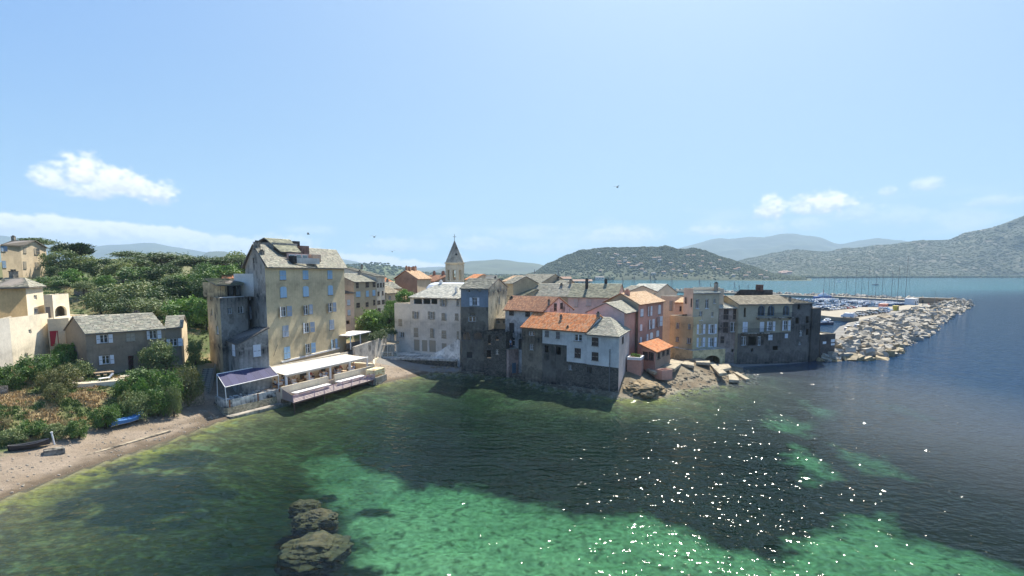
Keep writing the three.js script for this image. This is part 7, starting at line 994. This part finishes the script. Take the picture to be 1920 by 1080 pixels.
{
  const nth = ['first', 'second', 'third', 'fourth', 'fifth', 'sixth', 'seventh', 'eighth', 'ninth', 'tenth', 'eleventh', 'twelfth', 'thirteenth', 'fourteenth', 'fifteenth', 'sixteenth', 'seventeenth'], S = [[222.7, -441.2, 17], [224.8, -437.8, 18.5], [226.6, -434.4, 17], [226.6, -418.8, 19], [229.3, -412.3, 22], [231.6, -409.3, 18], [233.2, -404.3, 24], [234.9, -398.6, 18], [236.1, -393.8, 19], [237.9, -387.0, 21], [237.5, -379.9, 24], [238.4, -373.6, 30]];
  S.forEach(([x, z, m], i) => sailboat(`${i % 4 === 3 ? 'navy' : 'white'} sailing boat moored at the outer jetty, ${nth[i]} from the town`, [x, 0, z], 0.2 + (hash2(i, 8) - 0.5) * 0.15, m, i % 4 === 3, 'sailing boats along the jetty'));
  [[203.0, -409.3], [187.6, -375.3], [192.8, -381.6], [199.5, -390.2], [196.2, -368.3], [206.6, -384.2], [203.5, -372.3], [207.9, -362.2], [124.6, -258.9], [128.9, -250.0], [126.4, -268.0], [117.5, -243.0], [114.9, -231.1], [121.1, -236.1], [176.1, -336.5], [199.6, -352.5], [206.1, -347.5]].forEach(([x, z], i) => motorboat(`${i % 3 === 1 ? 'dark' : 'white'} motorboat ${i > 7 && i < 14 ? 'in the small inner basin' : 'in the main basin'}, ${nth[i > 7 && i < 14 ? i - 8 : i > 13 ? i - 6 : i]} from the town`, [x, 0, z], hash2(i, 31) * 3, i % 3 === 1, 'motorboats in the harbour'));
  for (let i = 0; i < 26; i++) { const t = (i % 13) / 12, far = i >= 13, x = lerp(far ? 214 : 190, far ? 236 : 150, t) + hash2(i, 4) * 2, z = lerp(far ? -452 : -350, far ? -372 : -318, t); motorboat(`${i % 4 === 1 ? 'dark' : 'white'} motorboat ${far ? 'tied up on the inside of the sailing boats' : 'tied up along the car park quay'}, ${nth[i % 13]} in its row`, [x - (far ? 9 : 0), 0, z - (far ? 0 : 10)], 0.4 + hash2(i, 41) * 0.3, i % 4 === 1, 'motorboats in rows in the main basin'); }
  [[7.6, -230, 21.2], [18.0, -250, 21.5], [31.5, -260, 19.8], [42.1, -270, 19.1], [46.1, -260, 18.4], [55.0, -280, 18.8], [58.1, -262, 19.1], [66.5, -290, 18.3], [70, -272, 19.8], [76, -252, 17.6], [104.2, -290, 15.8], [111, -302, 14.3], [119.0, -312, 13.9], [62, -246, 15], [84, -262, 15.5], [50, -243, 16], [92, -280, 16]].forEach(([x, z, m], i) => sailboat(`sailing boat whose mast shows behind the roofs, ${nth[i]} of the town quay row`, [x, 0, z], 0.6 + (i % 3) * 0.1, m, i % 5 === 2, 'sailing boats behind the town'));
  sailboat('sailing boat anchored alone in the bay, nearer the far beach', [689.7, 0, -1299.3], 0.1, 24, false, 'boats anchored in the bay'); sailboat('dark sailing boat anchored in the bay behind the tall mast', [581.6, 0, -984.8], 0.2, 18, true, 'boats anchored in the bay'); sailboat('tiny white sail out by the wooded hill', [531, 0, -1850], 0.1, 16, false, 'boats anchored in the bay', true); sailboat('small fishing boat anchored behind the taupe house chimney', [196, 0, -640], 0.1, 9, true, 'boats anchored in the bay');
  const y = thing('motor_yacht', 'blue and white passenger boat with red trim at the jetty', 'boat', [238.0, 0, -470], null, 0.3); mesh('hull', HULL.yacht, paint(0.03, 0.12, 0.36, 0.4), y); part('cabin', gel, y, (g) => { g.box(0.5, 2.6, 0, 7.5, 1.6, 3.4); g.box(0.2, 3.9, 0, 3.5, 1.2, 2.6); }); part('mast', paint(0.45, 0.03, 0.03), y, (g) => { g.bar([0, 4.2, 0], [0, 7.5, 0], 0.25, 6, 0.1); });
  const hut = (name, label, cat, pos, w, h, d, turn, mat, rm) => { const t = thing(name, label, cat, pos, null, turn); part('wall', mat, t, (g) => g.box(0, h / 2, 0, w, h, d)); part('roof', rm, t, (g) => g.box(0, h + 0.12, 0, w + 0.5, 0.24, d + 0.5)); const dr = part('door', M.darkDoor, t, (g) => g.box(-w / 4, 1.05, d / 2 + 0.03, 1.0, 2.1, 0.06)); part('window', carGlass, t, (g) => g.box(w / 5, 1.6, d / 2 + 0.03, 1.2, 1.0, 0.06)); return t; };
  hut('harbour_office', 'white block at the head of the harbour', 'building', [231, 1.6, -355], 6.5, 3.4, 5, 0.7, M.white, M.white); hut('harbour_shed', 'long low brown shed beside the white harbour block', 'shed', [250.5, 1.6, -366], 18, 3.2, 4, -0.75, wallMat(0.25, 0.19, 0.13), M.concrete); hut('kiosk', 'pink and red kiosk on the quay', 'kiosk', [184, 1.6, -304], 4.5, 2.8, 3, 0.8, paint(0.60, 0.20, 0.15), paint(0.62, 0.30, 0.20)); hut('kiosk', 'yellow skip beside the pink kiosk', 'kiosk', [186.5, 1.6, -298], 3.2, 2.2, 2, 0.8, paint(0.55, 0.42, 0.05), paint(0.45, 0.35, 0.06));
  const lp = thing('lamp_post', 'tall lamp post by the tip of the breakwater', 'lamp post', [232, 1.6, -337]); part('pole', mastM, lp, (g) => g.bar([0, 0, 0], [0, 8.5, 0], 0.12, 6, 0.07)); part('arm', mastM, lp, (g) => g.bar([0, 8.4, 0], [-1.6, 8.7, 0], 0.06, 5)); part('lamp_head', M.grey, lp, (g) => g.box(-1.7, 8.68, 0, 0.7, 0.14, 0.25));
  const bs = thing('tamarisk_bush', 'round green bush behind the low dark block', 'bush', [79.5, 1.6, -158]); for (let i = 0; i < 2; i++) { const c = mesh('crown', CROWNS.green[i], leafMat, bs); c.position.set(i * 2.2, 1.5, -i); c.scale.set(1.9, 1.6, 1.9); } part('trunk', barkMat, bs, (g) => g.bar([0, -0.3, 0], [0.4, 1.4, 0], 0.12, 6));
  const sh = [paint(0.6, 0.1, 0.08), paint(0.5, 0.5, 0.5), paint(0.05, 0.06, 0.09), paint(0.1, 0.2, 0.35)]; [['person in red walking on the breakwater crest', 205, 3.3, -302, 0], ['person in grey walking beside the one in red on the breakwater', 206, 3.3, -303.2, 1], ['person in black standing on the breakwater nearer the tip', 219, 3.4, -316, 2], ['person in blue standing on the lane by the black car', 146.5, 1.65, -243, 3]].forEach(([l, x, yy, z, k]) => person(l, 'standing', [x, yy, z], 2.5 + k, sh[k], paint(0.06, 0.06, 0.08), HAIR[k % 3]));
}
// ---------- villas across the bay, house roofs among the trees ----------
{
  const R = mulberry(88), villa = (label, pos, w, h, d, turn, wm, rm, group, name = 'villa') => { const t = thing(name, label, 'house', pos, group, turn); part('wall', wm, t, (g) => g.box(0, h / 2 - 1, 0, w, h + 2, d)); part('roof', rm, t, (g) => { const a = w / 2 + 0.5, b = d / 2 + 0.5, r = d * 0.22; g.quad([-a, h, b], [a, h, b], [a, h + r, 0], [-a, h + r, 0]); g.quad([a, h, -b], [-a, h, -b], [-a, h + r, 0], [a, h + r, 0]); g.tri([a, h, b], [a, h, -b], [a, h + r, 0]); g.tri([-a, h, -b], [-a, h, b], [-a, h + r, 0]); }); for (let i = 0; i < 3; i++) part('window', carGlass, t, (g) => g.box((i - 1) * w * 0.3, h * 0.5, d / 2 + 0.05, w * 0.12, h * 0.35, 0.1)); return t; };
  const walls = [wallMat(0.42, 0.36, 0.29), wallMat(0.38, 0.29, 0.22), wallMat(0.46, 0.44, 0.40)], roofs = [std(0.30, 0.17, 0.11), std(0.32, 0.21, 0.15), std(0.24, 0.20, 0.17)];
  for (let i = 0; i < 46; i++) { const az = lerp(8, 22.5, R()), d = lerp(1690, 1900, R()), y = ridgeHeight(HILL, az, d, HO); if (y < 4) continue; villa('pale villa with tiled roof half hidden in the wood of the far hill', [d * Math.sin(az * D2R), y, -d * Math.cos(az * D2R)], 7 + 5 * R(), 3.6 + 1.5 * R(), 7, az * -D2R + (R() - 0.5), walls[i % 3], roofs[i % 3], 'villas on the far hillside'); }
  for (let i = 0; i < 16; i++) { const az = lerp(20, 24.5, R()), d = lerp(2230, 2420, R()); villa('pinkish terraced villa in the cluster where hill and mountain meet', [d * Math.sin(az * D2R), 4 + (d - 2230) * 0.1, -d * Math.cos(az * D2R)], 14 + 8 * R(), 6, 9, az * -D2R, wallMat(0.50, 0.36, 0.30), std(0.42, 0.27, 0.21), 'villas between hill and mountain'); }
  villa('large orange roofed villa on the far shore', [75, 3, -900], 22, 8, 14, 0, walls[1], roofs[0]); villa('long low orange roofed house beside the large far villa', [103, 3, -905], 28, 4.5, 12, 0.05, walls[0], roofs[1]); villa('small orange roofed house far behind the grey roofs', [8, 4, -330], 9, 7, 7, 0.3, walls[0], std(0.62, 0.36, 0.2), undefined, 'house'); villa('low house on the shore below the wooded hill', [222, 3, -1560], 22, 5, 10, -0.1, walls[2], roofs[2]);
  villa('yellow house with orange roof behind the grey annex', [-64, 11.5, -150], 11, 6.2, 8, 0.45, wallMat(0.60, 0.45, 0.22), std(0.62, 0.22, 0.09), undefined, 'orange_roof_house'); villa('tan hut among the umbrella pines', [-84.5, 13.5, -165], 6, 5, 5, 0.3, wallMat(0.50, 0.38, 0.22), std(0.45, 0.35, 0.25), undefined, 'hut'); villa('salmon house with orange roof in the street behind the trees', [-36, 5, -185], 10, 7, 9, -0.2, wallMat(0.5, 0.32, 0.22), std(0.5, 0.27, 0.16), undefined, 'salmon_house');
}
// ---------- birds ----------
{
  const bird = (label, pos, turn) => { const b = thing('bird', label, 'bird', pos, 'birds in the sky', turn); mesh('body', boulder(3, 0.28, 0.1, 0.1, 4, 0.2, [[0.05, 0.05, 0.05], [0.08, 0.08, 0.08], [0.04, 0.04, 0.04]]), M.darkDoor, b); for (const s of [-1, 1]) part('wing', M.darkDoor, b, (g) => { g.quad([0.1, 0.05, 0], [-0.12, 0.05, 0], [-0.1, 0.28, s * 0.45], [0.08, 0.28, s * 0.42]); g.quad([0.08, 0.28, s * 0.42], [-0.1, 0.28, s * 0.45], [-0.3, 0.2, s * 0.95], [-0.24, 0.2, s * 0.9]); }); };
  bird('small dark bird high in the middle of the sky', [20.5, 36.5, -122], 0.6); bird('tiny bird left of the church spire, near the roofs', [-26.6, 26.8, -120], 1.2); bird('tiny bird halfway between yellow house and church spire', [-29, 25.0, -150], 2.0); bird('tiny bird just above the yellow house roof', [-40, 27.5, -122], 0.2);
}

// ---------- draw ----------
const renderer = new THREE.WebGLRenderer({ antialias: true });
renderer.setSize(1024, 576);
renderer.shadowMap.enabled = true;
renderer.toneMapping = THREE.LinearToneMapping;
renderer.toneMappingExposure = EXPOSURE;
renderer.render(scene, camera);
